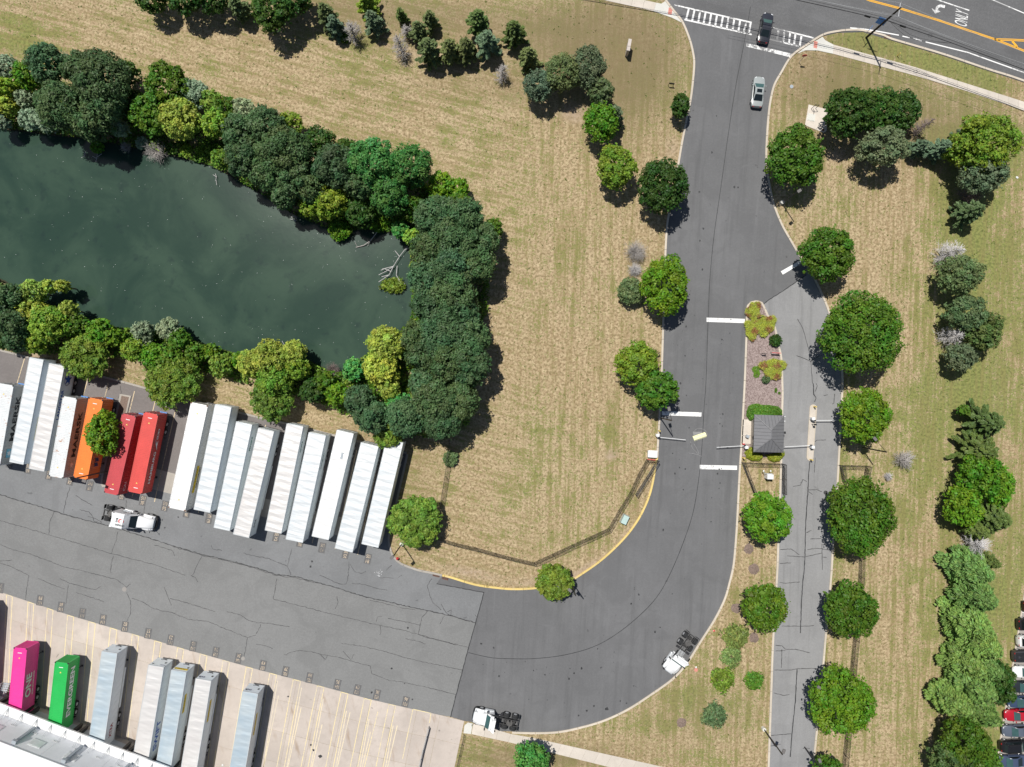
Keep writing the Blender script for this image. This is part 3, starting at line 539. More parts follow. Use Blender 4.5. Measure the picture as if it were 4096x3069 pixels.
# oil spots / stains with their own shape
m = MB()
for n_, L_ in ((15, [(820,1155,14),(645,1170,9),(708,1130,7),(575,1212,7),(990,1105,6),(145,1072,4),(305,1078,4),(1048,957,5),(935,1088,6),(630,180,5)]), (14, [(475,1467,8),(497,1510,9),(555,1565,14),(1172,806,8),(1312,455,8),(1352,1073,6),(1000,1013,8),(1283,935,5),(1945,592,8),(2055,628,7),(278,1048,7)]), (11, [(1530,383,6),(1808,735,5),(1497,740,7),(1480,918,6),(1725,988,4),(1790,740,6),(1388,605,5)]), (10, [(485,1537,8),(472,1582,8)]), (9, [(1425,1247,6),(1540,1155,6),(185,700,5)])):
    for x, y, r_ in L_:
        (px, py), = T(n_, [(x, y)]); c_ = P(px, py); rr = r_ * .018 * 1.15; poly = [(c_.x + math.cos(a) * rr * rnd.uniform(.6, 1.3), c_.y + math.sin(a) * rr * rnd.uniform(.6, 1.3)) for a in [k * .628 for k in range(10)]]; m.sheet(poly, .0335)
for _ in range(120):
    q_ = rnd.choice(cj); px = q_[0] + rnd.choice((-60, 55, -95, 95)) + rnd.gauss(0, 14); py = q_[1] + rnd.gauss(0, 20) + (60 if q_[1] > 2450 else 0)
    if not (430 < py < 2850) or (py < 1230 and px > 2960) : continue
    c_ = P(px, py); rr = rnd.choice((.04, .05, .07, .10, .16)); m.sheet([(c_.x + math.cos(a) * rr * rnd.uniform(.5, 1.2), c_.y + math.sin(a) * rr * rnd.uniform(.7, 1.6)) for a in [k * .9 for k in range(7)]], .0335)
tag(m.build('oil_stains', M['seal']), kind='stuff')
# planted island between the lanes
m = MB(); isl = [(x + 9, y) if x < 3030 else (x, y) for x, y in [q_ for q_ in OK_ if q_[1] < 1840 and q_[0] > 2950]]; ir_ = [(x - 7, y) for x, y in IR if y < 1840]
m.prism(XY(isl + ir_), 0, .10); tag(m.build('mulch_bed', M['mulch']), kind='structure')
r = tag(empty('booth_path'), kind='structure')
for q_ in ([(2970,1678),(3016,1679),(3014,1742),(2967,1741)], [(2967,1742.5),(3014,1743.5),(3011,1776),(2965,1775)]):
    m = MB(); m.prism(XY(q_), 0, .14); m.build('slab', M['walk'], r)
# lane island with gate posts
cap = [(3252 - 15, 1640)] + [(3252 + 15 * math.cos(a), 1634 - 16 * math.sin(a)) for a in [math.pi - k * .314 for k in range(11)]] + [(3253, 1822)] + [(3239 + 14 * math.cos(a), 1828 + 16 * math.sin(a)) for a in [k * .314 for k in range(11)]]
m = MB(); m.prism(XY(cap), 0, .15); o = m.build('traffic_island', M['kerb'], bevel=.02); tag(o, kind='structure')
cap2 = [(x + (3246 - x) * .38 if abs(y - 1731) < 110 else x + (3246 - x) * .35, y + (1731 - y) * .06) for x, y in cap]
m = MB(); m.prism(XY(cap2), .14, .156); m.build('infill_slab', M['walk'], o)
# planting island between the containers
ci = XY([(481,1576),(526,1584),(500,1700),(447,1905),(438,1935),(425,1948),(411,1948),(404,1935),(406,1910),(440,1770)])
m = MB(); m.prism(ci, 0, .14); o = m.build('container_row_island', M['kerb_grey']); tag(o, kind='structure')
ci2 = XY([(488,1583),(518,1589),(493,1700),(441,1903),(432,1930),(423,1939),(415,1939),(411,1932),(413,1910),(447,1770)])
m = MB(); m.prism(ci2, .1, .15); m.build('earth_fill', M['mulch_old'], o)
# concrete utility pad
m = MB(); m.prism(XY(T(4, [(350,905),(515,948),(505,1135),(480,1150),(318,1085)])), -.02, .08); o = m.build('utility_pad', M['walk'], bevel=.02); tag(o, kind='structure')
def disc(name, px, py, r_, z, mat, label, cat, th=.02, parent=None, grp=None):
    p = P(px, py); m = MB(); m.tube((p.x, p.y, z), (p.x, p.y, z + th), r_, n=20); o = m.build(name, mat, parent)
    if label: tag(o, label, cat, grp)
    return o
r = thing('access_hatch', 'square metal hatch set in the concrete utility pad', 'hatch', P(*T(4, [(370, 1017)])[0]), -.2)
m = MB(); m.box((0, 0, .10), (1.25, 1.1, .05)); m.build('frame', M['walk_new'], r); m = MB(); m.box((0, 0, .135), (1.0, .88, .03)); m.build('hatch_lid', M['walk_new'], r)
disc('manhole_cover', *T(4, [(475,1125)])[0], .18, .08, M['rust'], 'small rusty round cover on the corner of the utility pad', 'manhole cover')
disc('manhole_cover', *T(12, [(497,944)])[0], .32, .02, M['frame'], 'round iron manhole cover in the exit lane beside the big roadside tree', 'manhole cover')
disc('manhole_cover', *T(13, [(1075,122)])[0], .36, .02, M['dock'], 'round concrete coloured manhole cover in the truck yard above bay 113', 'manhole cover')
disc('manhole_cover', *T(13, [(2100,720)])[0], .30, .0235, M['dock'], 'round cover at the apron edge below bay number 108', 'manhole cover')
disc('manhole_cover', *T(15, [(1590,818)])[0], .30, .0, M['tactile'], 'reddish round cover in the grass beside the white tractor on the bend', 'manhole cover', .04)
def grate(px, py, w_, d_, ang, label):
    r = thing('storm_drain', label, 'drain', P(px, py, .03), ang); m = MB(); m.box((0, 0, .0), (w_, d_, .04)); m.build('drain_frame', M['rust'], r)
    for k in range(7): m = MB(); m.box((-w_ / 2 + w_ * (k + .5) / 7, 0, .03), (w_ / 14, d_ * .8, .03)); m.build('grate_bar', M['black'] if k % 1 else M['frame'], r)
grate(3549, 148, 1.0, .55, -.12, 'rusty storm drain grate at the street kerb near the utility pole'); grate(1745, 2301, 1.1, .5, -.22, 'rusty storm drain grate where the grey kerb meets the yellow kerb, left one of two'); grate(1781, 2313, 1.0, .5, -.25, 'rusty storm drain grate in the yellow kerb, right one of two')
disc('splice_box', *T(4, [(203,750)])[0], .28, .0, M['gutter'], 'grey ground box lid in the grass right of the silver sedan', 'ground box', .06)
for n_, x, y, r_, lab in [(11,2045,1430,22,'upper of two bare mulch rings in the median below the round median tree'),(11,2090,1605,24,'lower of two bare mulch rings in the median below the round median tree'),(15,1935,285,22,'bare mulch ring left of the lower median tree'),(15,2090,540,22,'bare mulch ring right of the spreading juniper'),(15,1465,1275,22,'bare mulch ring alone in the lawn below the bend')]:
    (px, py), = T(n_, [(x, y)]); p = P(px, py); m = MB(); poly = [(p.x + math.cos(a) * r_ * .0385 * rnd.uniform(.85, 1.1), p.y + math.sin(a) * r_ * .0385 * rnd.uniform(.85, 1.1)) for a in [k * .35 for k in range(18)]]
    c_ = [(p.x, p.y, .10)] + [(x_ * .5 + p.x * .5, y_ * .5 + p.y * .5, .08) for x_, y_ in poly] + [(x_, y_, -.01) for x_, y_ in poly]; n_ = 18
    m.add(c_, [(0, 1 + i, 1 + (i + 1) % n_) for i in range(n_)] + [(1 + i, 1 + n_ + i, 1 + n_ + (i + 1) % n_, 1 + (i + 1) % n_) for i in range(n_)]); tag(m.build('mulch_ring', M['mulch_old']), lab, 'mulch ring', 'bare mulch rings in the lawn')
# ================================================================ VEGETATION
SRGB = lambda r, g, b, k=1.0: tuple(((c / 255) ** 2.2) * k for c in (r, g, b)) + (1.0,)
TCOL = {'G': SRGB(82,120,38), 'GB': SRGB(98,142,38), 'GD': SRGB(66,100,42), 'GT': SRGB(84,154,76), 'Y': SRGB(124,160,56), 'YB': SRGB(156,180,78), 'B': SRGB(82,112,72), 'BG': SRGB(78,132,64), 'S': SRGB(146,168,136), 'O': SRGB(118,150,60),
        'CG': SRGB(106,128,98), 'CD': SRGB(96,120,66), 'CO': SRGB(108,124,78), 'CM': SRGB(110,146,78), 'SO': SRGB(104,128,84), 'J': SRGB(126,148,82), 'H': SRGB(92,138,50), 'HY': SRGB(140,152,50), 'OG': SRGB(164,176,66), 'OR': SRGB(150,112,66)}
def leaf_mesh(name, C, N, size, el, br, hue, up=None, big=None):
    """rhombic leaf cards: centres C, normals N"""
    n = len(C); a = rng.normal(size=(n, 3)) if up is None else up + rng.normal(size=(n, 3)) * .25
    t1 = a - (a * N).sum(1, keepdims=True) * N; t1 /= np.linalg.norm(t1, axis=1, keepdims=True) + 1e-9; t2 = np.cross(N, t1)
    s = size * rng.uniform(.6, 1.35, (n, 1)) * (1 if big is None else big[:, None]); v = np.stack([C + t1 * s * el, C + t2 * s, C - t1 * s * el, C - t2 * s], 1).reshape(-1, 3)
    me = mesh_np(name, v, np.arange(n * 4).reshape(-1, 4)); at = me.attributes.new('leaf', 'FLOAT_COLOR', 'FACE')
    at.data.foreach_set('color', np.stack([np.clip(br, 0, 1), np.clip(hue, 0, 1), np.zeros(n), np.ones(n)], -1).reshape(-1).astype(np.float32)); return me
def sph(n, zmin=-.25):
    z = rng.uniform(zmin, 1, n); a = rng.uniform(0, 2 * np.pi, n); r = np.sqrt(1 - z * z); return np.stack([r * np.cos(a), r * np.sin(a), z], -1)
def fib(n, zmin=-.35):
    i = np.arange(n) + .5; z = 1 - (1 - zmin) * i / n; a = i * 2.39996 + rng.uniform(0, 6.28); r = np.sqrt(np.clip(1 - z * z, 0, 1)); d = np.stack([r * np.cos(a), r * np.sin(a), z], -1) + rng.normal(0, .9 / math.sqrt(n), (n, 3)); return d / np.linalg.norm(d, axis=1, keepdims=True)
def crown_broad(rx, ry, rz, leaf=.30, lobek=1.0, dens=1.0, lobr=(.20, .32), bcon=.22):
    R = (rx + ry) / 2; nl = max(9, int((12 + R * 9) * lobek)); d = fib(nl); lr = rng.uniform(lobr[0], lobr[1], nl) * (1.15 if nl < 25 else 1.0 if nl < 45 else .88); k = (1.0 - lr * rng.uniform(.55, 1.05, nl))[:, None]
    und = 1 + (.10 if bcon < .45 else .3) * (np.sin(np.arctan2(d[:, 1], d[:, 0]) * 3 + rng.uniform(0, 6)) * rng.uniform(.3, 1) + .6 * np.sin(np.arctan2(d[:, 1], d[:, 0]) * 5 + rng.uniform(0, 6))); lc = d * k * und[:, None]; N = int(dens * 3.9 * R * R / (leaf * leaf)); i = rng.choice(nl, N, p=(lr ** 2) / (lr ** 2).sum())
    w = sph(N, -1) * .9 + d[i] * .60 + np.array([0, 0, .30]); w /= np.linalg.norm(w, axis=1, keepdims=True)
    p = lc[i] + w * (lr[i] * rng.uniform(.70, 1.12, N))[:, None]
    ni = N // 4; q = sph(ni, -.4) * rng.uniform(.60, .86, (ni, 1)); p = np.vstack([p, q]); w = np.vstack([w, sph(ni, 0)])
    n = w * .8 + np.array([0, 0, .25]) + rng.normal(size=w.shape) * .38; n /= np.linalg.norm(n, axis=1, keepdims=True)
    ns = int(22 + R * 14); sd = fib(ns, -.3); sd = sd * rng.uniform(.98, 1.13, (ns, 1)); nsl = max(ns * 3, N // 9); si = rng.integers(0, ns, nsl); sp_ = sd[si] * (1 - np.abs(rng.normal(0, .07, (nsl, 1)))) + rng.normal(0, .09 / max(R, 1) ** .5, (nsl, 3)) * .7
    p = np.vstack([sp_ * und.mean(), p]); w = np.vstack([sd[si], w]); n2_ = sd[si] * .4 + np.array([0, 0, .5]) + rng.normal(size=(nsl, 3)) * .4; n = np.vstack([n2_ / np.linalg.norm(n2_, axis=1, keepdims=True), n])
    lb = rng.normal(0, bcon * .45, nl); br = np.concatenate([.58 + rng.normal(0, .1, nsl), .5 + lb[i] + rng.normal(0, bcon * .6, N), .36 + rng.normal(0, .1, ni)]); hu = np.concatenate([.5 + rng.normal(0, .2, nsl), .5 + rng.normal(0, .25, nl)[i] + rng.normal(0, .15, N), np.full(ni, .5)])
    return p * np.array([rx, ry, rz]), n, br, hu
def crown_conifer(R, h, leaf=.22, dens=1.0, lean=(0, 0), jag=.5, wide=1.0):
    nb = int(30 + R * 15); P_, N_, U_, B_, Q_ = [], [], [], [], []
    for k in range(nb):
        t_ = (k + rng.random()) / nb; t_ = t_ ** .75; z = h * (.12 + .86 * t_); a = k * 2.39996 + rng.normal(0, .15); r = R * (1 - t_) ** .72 * rng.uniform(1 - jag, 1.12) + .12
        n = max(5, int(r / leaf * 9 * dens)); s = np.sqrt(rng.random(n)) ; rr = r * (.08 + .92 * s); wd = .20 * wide * (1 - s * .5) * min(1 if wide == 1 else 2.2, r) * rng.normal(0, 1, n)
        d = np.array([math.cos(a), math.sin(a)]); pe = np.array([-d[1], d[0]]); xy = d * rr[:, None] + pe * wd[:, None] * .8
        P_.append(np.column_stack([xy[:, 0] + lean[0] * t_, xy[:, 1] + lean[1] * t_, z - rr * .22 + .1 * s * r + rng.normal(0, .06 * wide ** 2, n)])); o = np.column_stack([np.full(n, d[0] * .35), np.full(n, d[1] * .35), np.ones(n)]) + rng.normal(size=(n, 3)) * .45; N_.append(o / np.linalg.norm(o, axis=1, keepdims=True))
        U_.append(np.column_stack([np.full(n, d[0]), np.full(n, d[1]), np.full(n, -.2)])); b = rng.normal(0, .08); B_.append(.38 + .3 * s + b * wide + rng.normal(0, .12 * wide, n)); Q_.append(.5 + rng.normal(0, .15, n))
    return np.vstack(P_), np.vstack(N_), np.vstack(U_), np.concatenate(B_), np.concatenate(Q_)
def trunk_mb(h, r, R, limbs=5, base=.0):
    m = MB(); top = Vector((rnd.uniform(-.2, .2), rnd.uniform(-.2, .2), h * .62)); m.tube((0, 0, -.1 + base), (top.x * .4, top.y * .4, h * .4), r, r * .7, 7); m.tube((top.x * .4, top.y * .4, h * .4), top, r * .7, r * .25, 6)
    for k in range(limbs):
        a = k * 2.4 + rnd.random(); z = h * rnd.uniform(.28, .5); e = Vector((math.cos(a) * R * .5, math.sin(a) * R * .5, z + h * rnd.uniform(.08, .18))); m.tube((0, 0, z), e, r * .35, r * .10, 5, cap=False)
    return m
def dead_mb(R, h, n=70, thick=.035, lean=(0, 0), up=.35, dome=False, tw=5):
    m = MB(); top = Vector((lean[0], lean[1], h)); m.tube((0, 0, -.05), top, thick * 2.6, thick * .6, 6)
    for k in range(n):
        t_ = rnd.uniform(.05, .95) if not dome else rnd.uniform(.02, .35); a = rnd.random() * 6.283; z0 = top * t_
        r = R * ((1 - t_) ** .55 if not dome else 1) * rnd.uniform(.65, 1.1); el = (up + rnd.uniform(-.2, .25)) if not dome else rnd.uniform(.1, 1.2) * h / R
        p0 = Vector(z0); d = Vector((math.cos(a), math.sin(a), el)); 
        if dome: d = d.normalized(); 
        p1 = p0 + d * r * .5 + Vector((rnd.gauss(0, .06), rnd.gauss(0, .06), 0)) * R; p2 = p0 + d * r + Vector((rnd.gauss(0, .1), rnd.gauss(0, .1), 0)) * R
        m.tube(p0, p1, thick, thick * .6, 3, cap=False); m.tube(p1, p2, thick * .6, thick * .3, 3, cap=False)
        for j in range(tw):
            s = rnd.uniform(.3, .95); b0 = p0.lerp(p2, s); aa = a + rnd.choice((-1, 1)) * rnd.uniform(.4, 1.1); L = r * rnd.uniform(.15, .38); b1 = b0 + Vector((math.cos(aa), math.sin(aa), rnd.uniform(-.1, .5))) * L; m.tube(b0, b1, thick * .45, thick * .2, 3, cap=False)
    return m
KINDS = {  # name, part layout, height rule
    'A': ('broadleaf_tree', 'tree'), 'L': ('locust_tree', 'tree'), 'W': ('willow_tree', 'tree'), 'E': ('olive_tree', 'tree'), 'C': ('conifer_tree', 'tree'), 'D': ('dead_tree', 'tree'), 'DS': ('dead_shrub', 'shrub'), 'S': ('shrub', 'shrub'), 'J': ('juniper_shrub', 'shrub')}
def tree(kind, ck, px, py, r, ry=None, h=None, label=None, group=None, lean=(0, 0), mat=None, leaf=None, ground=0.0):
    nm, cat = KINDS[kind]; R = r * .039; Ry = (ry or r) * .039
    if h is None: h = {'A': 2.6 + 1.35 * R, 'L': 5.5 + 1.25 * R, 'W': 3.5 + 1.3 * R, 'E': 2.5 + 1.3 * R, 'C': 2.2 + 1.9 * R, 'D': 1.5 + 1.5 * R, 'DS': .5 + 1.0 * R, 'S': .35 + .8 * R, 'J': .35 + .35 * R}[kind]
    zc = h * {'A': .62, 'L': .66, 'W': .62, 'E': .62, 'C': .35, 'D': .45, 'DS': .4, 'S': .45, 'J': .5}[kind]; p = P(px, py, zc); sc = (H - zc) / H; R *= sc; Ry *= sc
    o = thing(nm, label, cat, (p.x, p.y, ground), 0, group)
    if kind in ('D', 'DS'):
        mm = mat or M['deadwood']
        if kind == 'D': dead_mb(R, h, int(60 + 22 * R), .035 + .008 * R, lean).build('branches', mm, o)
        else: dead_mb(R, h, int(90 + 60 * R), .026, lean, dome=True, tw=4).build('branches', mm, o)
        m = MB(); m.tube((0, 0, -.1), (0, 0, .35), .10, .09, 6); m.build('trunk', mm, o); return o
    if kind == 'C':
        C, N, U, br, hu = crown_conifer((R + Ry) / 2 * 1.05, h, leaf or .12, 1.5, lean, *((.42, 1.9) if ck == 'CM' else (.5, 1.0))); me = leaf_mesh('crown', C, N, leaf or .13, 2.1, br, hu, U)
        m = MB(); m.tube((0, 0, -.1), (lean[0], lean[1], h * .97), .16 + .03 * R, .03, 6)
    else:
        lf = leaf or {'A': .16, 'L': .12, 'W': .12, 'E': .12, 'S': .10, 'J': .09}[kind]
        rz = h - zc if kind not in ('S', 'J') else h * .55
        par = {'A': dict(lobek=1.2, lobr=(.18, .30), bcon=.19), 'L': dict(lobek=.8, lobr=(.22, .38), bcon=.20), 'W': dict(lobek=1.2, lobr=(.18, .32), bcon=.3, dens=.9), 'E': dict(lobek=1.4, lobr=(.15, .27), bcon=.3, dens=.9), 'S': dict(lobek=1.5, bcon=.25), 'J': dict(lobek=1.6, lobr=(.22, .45), bcon=.5, dens=.55)}[kind]
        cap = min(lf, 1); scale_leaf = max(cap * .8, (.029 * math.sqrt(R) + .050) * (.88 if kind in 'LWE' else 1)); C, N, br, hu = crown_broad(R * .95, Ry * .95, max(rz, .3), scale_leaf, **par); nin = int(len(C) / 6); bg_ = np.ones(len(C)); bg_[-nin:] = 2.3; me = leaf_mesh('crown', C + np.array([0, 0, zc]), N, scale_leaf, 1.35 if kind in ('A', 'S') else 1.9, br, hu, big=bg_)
        m = trunk_mb(h, .09 + .035 * R, R * .8, 5 if kind != 'S' else 3) if kind != 'J' else trunk_mb(h, .05, R * .6, 3)
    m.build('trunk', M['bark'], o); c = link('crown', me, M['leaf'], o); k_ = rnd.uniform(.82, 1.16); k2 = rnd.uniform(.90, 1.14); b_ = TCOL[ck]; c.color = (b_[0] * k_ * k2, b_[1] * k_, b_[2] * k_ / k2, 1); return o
ORD = 'first second third fourth fifth sixth seventh eighth ninth tenth eleventh twelfth thirteenth fourteenth fifteenth sixteenth seventeenth eighteenth nineteenth twentieth'.split()
NUM = 'one two three four five six seven eight nine ten eleven twelve thirteen fourteen fifteen sixteen seventeen eighteen nineteen twenty'.split()
DESC = {('A','G'):'mid-green broadleaf trees', ('A','GB'):'bright green broadleaf trees', ('A','GD'):'dark green broadleaf trees', ('A','GT'):'fresh teal-green trees', ('A','O'):'olive green trees', ('L','B'):'dark blue-green feathery trees', ('L','BG'):'rich green feathery trees', ('L','GD'):'deep green feathery trees',
        ('W','Y'):'yellow-green willows', ('W','YB'):'pale lime willows', ('E','O'):'fine-leaved olive green trees', ('E','S'):'silvery grey-green trees', ('S','S'):'silvery shrubs', ('S','GB'):'bright green shrubs', ('S','G'):'green shrubs', ('S','Y'):'yellow-green shrubs', ('DS','X'):'bare brown brush clumps',
        ('C','CG'):'grey-blue conifers', ('C','CD'):'dark conifers', ('C','CO'):'olive green conifers', ('D','X'):'dead grey trees', ('C','CM'):'pale green feathery pines'}
def belt(place, group, rows, axis='x'):
    """rows: kind, colour, px, py, r[, h]. Each label says which one of its look-alikes it is, counted along the belt."""
    cls = {}
    for r_ in rows: cls.setdefault(r_[:2], []).append(r_)
    ends = ('left', 'right') if axis == 'x' else ('top', 'bottom')
    for key, L in cls.items():
        L.sort(key=lambda r_: r_[2] if axis == 'x' else r_[3]); d = DESC[key]; n = len(L); one = d.replace('trees', 'tree').replace('willows', 'willow').replace('shrubs', 'shrub').replace('conifers', 'conifer').replace('pines', 'pine').replace('clumps', 'clump')
        for i, r_ in enumerate(L):
            if n == 1: lab = 'the only %s %s' % (one, place)
            elif i == 0: lab = '%s nearest the %s end %s' % (one, ends[0], place)
            elif i == n - 1: lab = '%s nearest the %s end %s' % (one, ends[1], place)
            else: lab = '%s %s from the %s %s' % (ORD[i], one, ends[0], place)
            mt = M['deadwood'] if key[0] == 'DS' else None
            tree(r_[0], r_[1], r_[2], r_[3], r_[4], h=r_[5] if len(r_) > 5 else None, label=lab, group=group, mat=mt)
belt("on the pond's north bank", "trees and shrubs on the pond's north bank", [
 ('E','S',28,268,48),('A','GB',116,301,58),('L','B',199,259,78),('W','Y',23,361,48),('W','YB',28,430,40),('E','S',0,485,42),('E','S',102,398,38),('L','B',250,430,98),('E','S',125,480,44),('E','S',194,488,44),('L','B',416,324,112),('L','B',333,287,72),('L','B',420,412,82),('A','GD',523,417,64),('A','GD',509,296,50),('L','B',370,500,70),('E','S',481,514,34),
 ('A','G',671,347,92),('A','G',612,455,88),('W','YB',722,480,82),('E','S',778,380,60),('A','O',847,407,45),('A','G',903,440,52),('E','S',972,440,48),('W','Y',866,500,58),('L','B',963,532,72),('L','B',985,635,80),('W','Y',888,640,40),
 ('L','B',1070,509,78),('A','O',1163,500,50),('L','B',1140,620,108),('L','B',1078,690,76),('L','B',1180,720,80),('A','GD',1279,570,64),('A','GD',1385,600,46),('L','B',1345,670,88),('L','BG',1490,655,98),('L','BG',1640,665,88),('L','B',1440,740,62),('L','BG',1560,790,76),('W','Y',1320,808,72),('W','Y',1246,826,48),('L','B',1140,790,48),('L','B',1250,760,60),('A','GD',1440,852,62)])
belt("low at the water's north edge", "low growth at the pond's north edge", [('S','GB',389,588,27),('S','S',570,572,28),('S','Y',745,600,25),('S','Y',800,604,22),('DS','X',625,606,46),('DS','X',505,590,24),('S','GB',1357,916,48),('S','GB',1515,887,42),('S','GB',1589,895,28),('S','GB',1300,860,20)])
belt("in the grove on the pond's right bank", "trees in the grove on the pond's right bank", [
 ('A','GB',1765,745,58),('A','GB',1834,758,46),('A','GB',1834,830,60),('A','G',1640,836,55),('L','B',1742,870,86),('L','B',1850,873,86),('L','B',1811,961,100),('L','B',1925,968,74),('A','G',1973,915,40),('L','B',1718,1008,80),('W','Y',1649,950,34),('L','B',1811,1068,96),('L','B',1904,1054,82),('L','B',1709,1114,78),('L','B',1811,1174,100),('L','B',1728,1225,78),('L','B',1834,1267,90),('L','B',1765,1346,94),('L','B',1880,1355,84),('L','B',1668,1345,62),('L','B',1690,1415,72),('L','B',1788,1438,94),('L','B',1880,1461,84),('A','GT',1600,920,34)], 'y')
belt("in the grove above the white trailers", "trees in the grove above the white trailers", [
 ('W','YB',1542,1378,75),('W','YB',1524,1470,74),('W','Y',1658,1438,34),('A','GT',1417,1478,46),('L','B',1742,1603,95),('L','B',1840,1603,82),('L','B',1770,1685,80),('L','B',1626,1668,82),('W','YB',1560,1557,44),('A','GT',1600,1625,54),('L','B',1440,1600,62),('L','B',1487,1670,68),('A','O',1555,1735,62),('L','B',1695,1530,60),('A','GB',1348,1575,48),('A','GD',1250,1565,50),('A','G',1300,1530,46)])
belt("on the pond's south bank", "trees and shrubs on the pond's south bank", [
 ('L','B',56,1184,48),('L','B',14,1225,40),('W','YB',139,1170,52),('W','YB',200,1148,28),('W','YB',256,1146,24),('W','YB',134,1250,56),('W','YB',278,1240,35),('W','Y',199,1300,76),('L','B',60,1300,60),('L','B',75,1362,48),('A','GD',18,1355,42),('W','Y',148,1374,46),('A','G',315,1305,46),('A','GB',403,1325,52),('A','GB',463,1350,38),('E','S',574,1326,42),('E','S',578,1372,32),('E','S',676,1316,46),('A','G',722,1358,44),('W','Y',542,1400,48),('A','GB',616,1425,54),('A','G',690,1432,50),('A','G',787,1415,44),('A','GB',847,1408,34),('A','O',889,1455,46),('W','YB',1084,1429,72),('W','YB',1177,1412,52),('W','Y',1195,1475,48),('W','YB',1010,1455,60),('A','GB',960,1440,32),('W','Y',1100,1520,70)])
belt("along the kerb above the trailer row", "trees along the kerb above the trailer row", [('E','O',345,1425,96,5.2),('E','O',690,1520,112,5.6),('E','O',1090,1600,88,5.2)])
# around the island, verges and median : one line each
def one(kind, ck, px, py, r, label, group=None, **k): return tree(kind, ck, px, py, r, label=label, group=group, **k)
g_ = 'roadside trees along the entrance road'
one('A','GB',2404,491,74,'bright olive tree on the left verge with a grey conifer tucked behind it',g_,ry=78)
one('C','CG',2452,470,48,'grey conifer half hidden behind the bright olive tree on the left verge')
one('A','Y',2465,671,80,'yellow-green tree left of the dark tree beside the entrance road',g_,ry=88)
one('A','GD',2650,745,102,'large dark green tree overhanging the left kerb of the entrance road',g_,ry=112)
one('A','GD',2722,424,36,'small upright dark tree at the kerb near the top of the entrance road',g_,ry=50)
one('DS','X',2543,1008,50,'round bare pinkish-grey bush left of the entrance road',h=2.6,mat=M['deadwood'])
one('DS','X',2539,1080,32,'smaller bare grey bush just above the olive grey round tree',h=2.0,mat=M['deadwood_pale'])
one('A','CO',2524,1165,56,'round olive-grey small tree touching the bright green roadside tree',h=3.2,leaf=.09)
one('A','GB',2659,1142,96,'bright green oval tree on the left kerb above the middle stop line',g_,ry=120)
one('A','Y',2548,1457,90,'yellow-green tree left of the road above the gate arm',g_,ry=90)
one('A','G',2625,1558,90,'mid-green tree at the left kerb just above the gate stop line',g_,ry=82)
one('A','G',3181,630,116,'big green tree on the right kerb beside the concrete utility pad',g_,ry=122)
one('A','G',3310,1017,106,'green tree at the right kerb beside the slanted stop line',g_,ry=112)
one('A','G',3442,1336,160,'largest round tree on the right verge with a yellower middle',g_,ry=166)
one('A','GB',3456,1665,100,'bright green tree at the kerb right of the upper exit gate',g_,ry=114)
one('A','G',3438,2062,134,'very large round tree right of the exit lane below the fence corner',g_,ry=158)
one('A','GB',3069,2071,98,'round tree in the median below the white equipment cabinet',g_,ry=102)
one('A','G',3057,2427,92,'round tree in the median beside the spreading juniper',g_,ry=96)
one('A','G',3403,2438,108,'round tree right of the exit lane, middle one of the fence row',g_,ry=112)
one('A','GB',3362,2806,130,'large tree at the bottom right of the exit lane',g_,ry=134)
one('A','G',3310,3085,64,'treetop cut by the bottom edge right of the exit lane',g_)
one('A','GT',2127,3040,72,'dark green tree below the bottom sidewalk, cut by the frame',g_)
one('E','O',1663,2085,106,'fine-leaved green tree inside the fence right of the last white trailer',ry=106,h=5.6)
one('E','O',2219,2327,76,'fine-leaved tree overhanging the yellow kerb of the bend',h=4.2)
one('A','GB',417,1735,60,'narrow bright green tree growing between the orange and the red container',ry=92,h=8.2)
one('S','SO',1802,1835,32,'sparse grey-green bush growing through the left fence')
g_ = 'trees of the upper right lawn'
one('A','GD',3400,450,108,'largest dark green tree right of the utility pad',g_,ry=100); one('A','GD',3500,440,90,'dark green tree between the largest dark tree and its right neighbour',g_); one('A','GD',3605,445,70,'dark green tree at the right end of the dark clump by the pad',g_,ry=84)
one('A','CG',3530,588,104,'grey-blue spruce like tree below the dark clump on the right lawn',g_,ry=80,leaf=.11); one('D','X',3683,514,34,'small dark dead conifer right of the dark clump',g_,h=4.5,mat=M['deadwood_pink'],lean=(.7,.6))
one('C','CG',3660,597,38,'small grey conifer right of the grey-blue tree',g_); one('C','CG',3739,606,50,'grey conifer left of the big yellow-green tree on the right lawn',g_)
one('A','Y',3935,574,132,'big yellow-green tree on the right lawn near the photo edge',g_,ry=118); one('A','Y',3838,600,66,'low left part tree of the yellow-green pair on the right lawn',g_); one('C','CG',3854,555,40,'blue-grey conifer top poking out of the yellow-green tree',g_,h=6.5)
one('A','CG',3928,690,98,'dark grey-green tree in front of the big yellow-green tree',g_,ry=90,leaf=.11); one('D','X',3878,785,50,'dark half dead conifer below the grey-green tree on the right',g_,mat=M['deadwood_pink']); one('C','SO',3859,855,62,'dark green conifer below the half dead one on the right lawn',g_)
g_ = 'trees of the right hand tree line'
one('D','X',3790,1022,66,'bleached dead tree above the grey-green conifer on the right lawn',g_,h=5.5,mat=M['deadwood_pale'],lean=(.5,.4)); one('A','SO',3836,1100,90,'grey-green tree directly below the bleached dead tree',g_,ry=80,leaf=.10)
one('A','SO',3862,1253,82,'dark green tree above the lower bleached dead tree',g_,ry=74,leaf=.11); one('A','CD',3928,1322,74,'dark olive tree right of the lower bleached dead tree',g_,ry=80); one('D','X',3806,1346,54,'bleached dead tree between two dark trees on the right',g_,mat=M['deadwood_pale']); one('A','CG',3840,1429,58,'blue-grey small tree at the foot of the dark pair on the right',g_,leaf=.10)
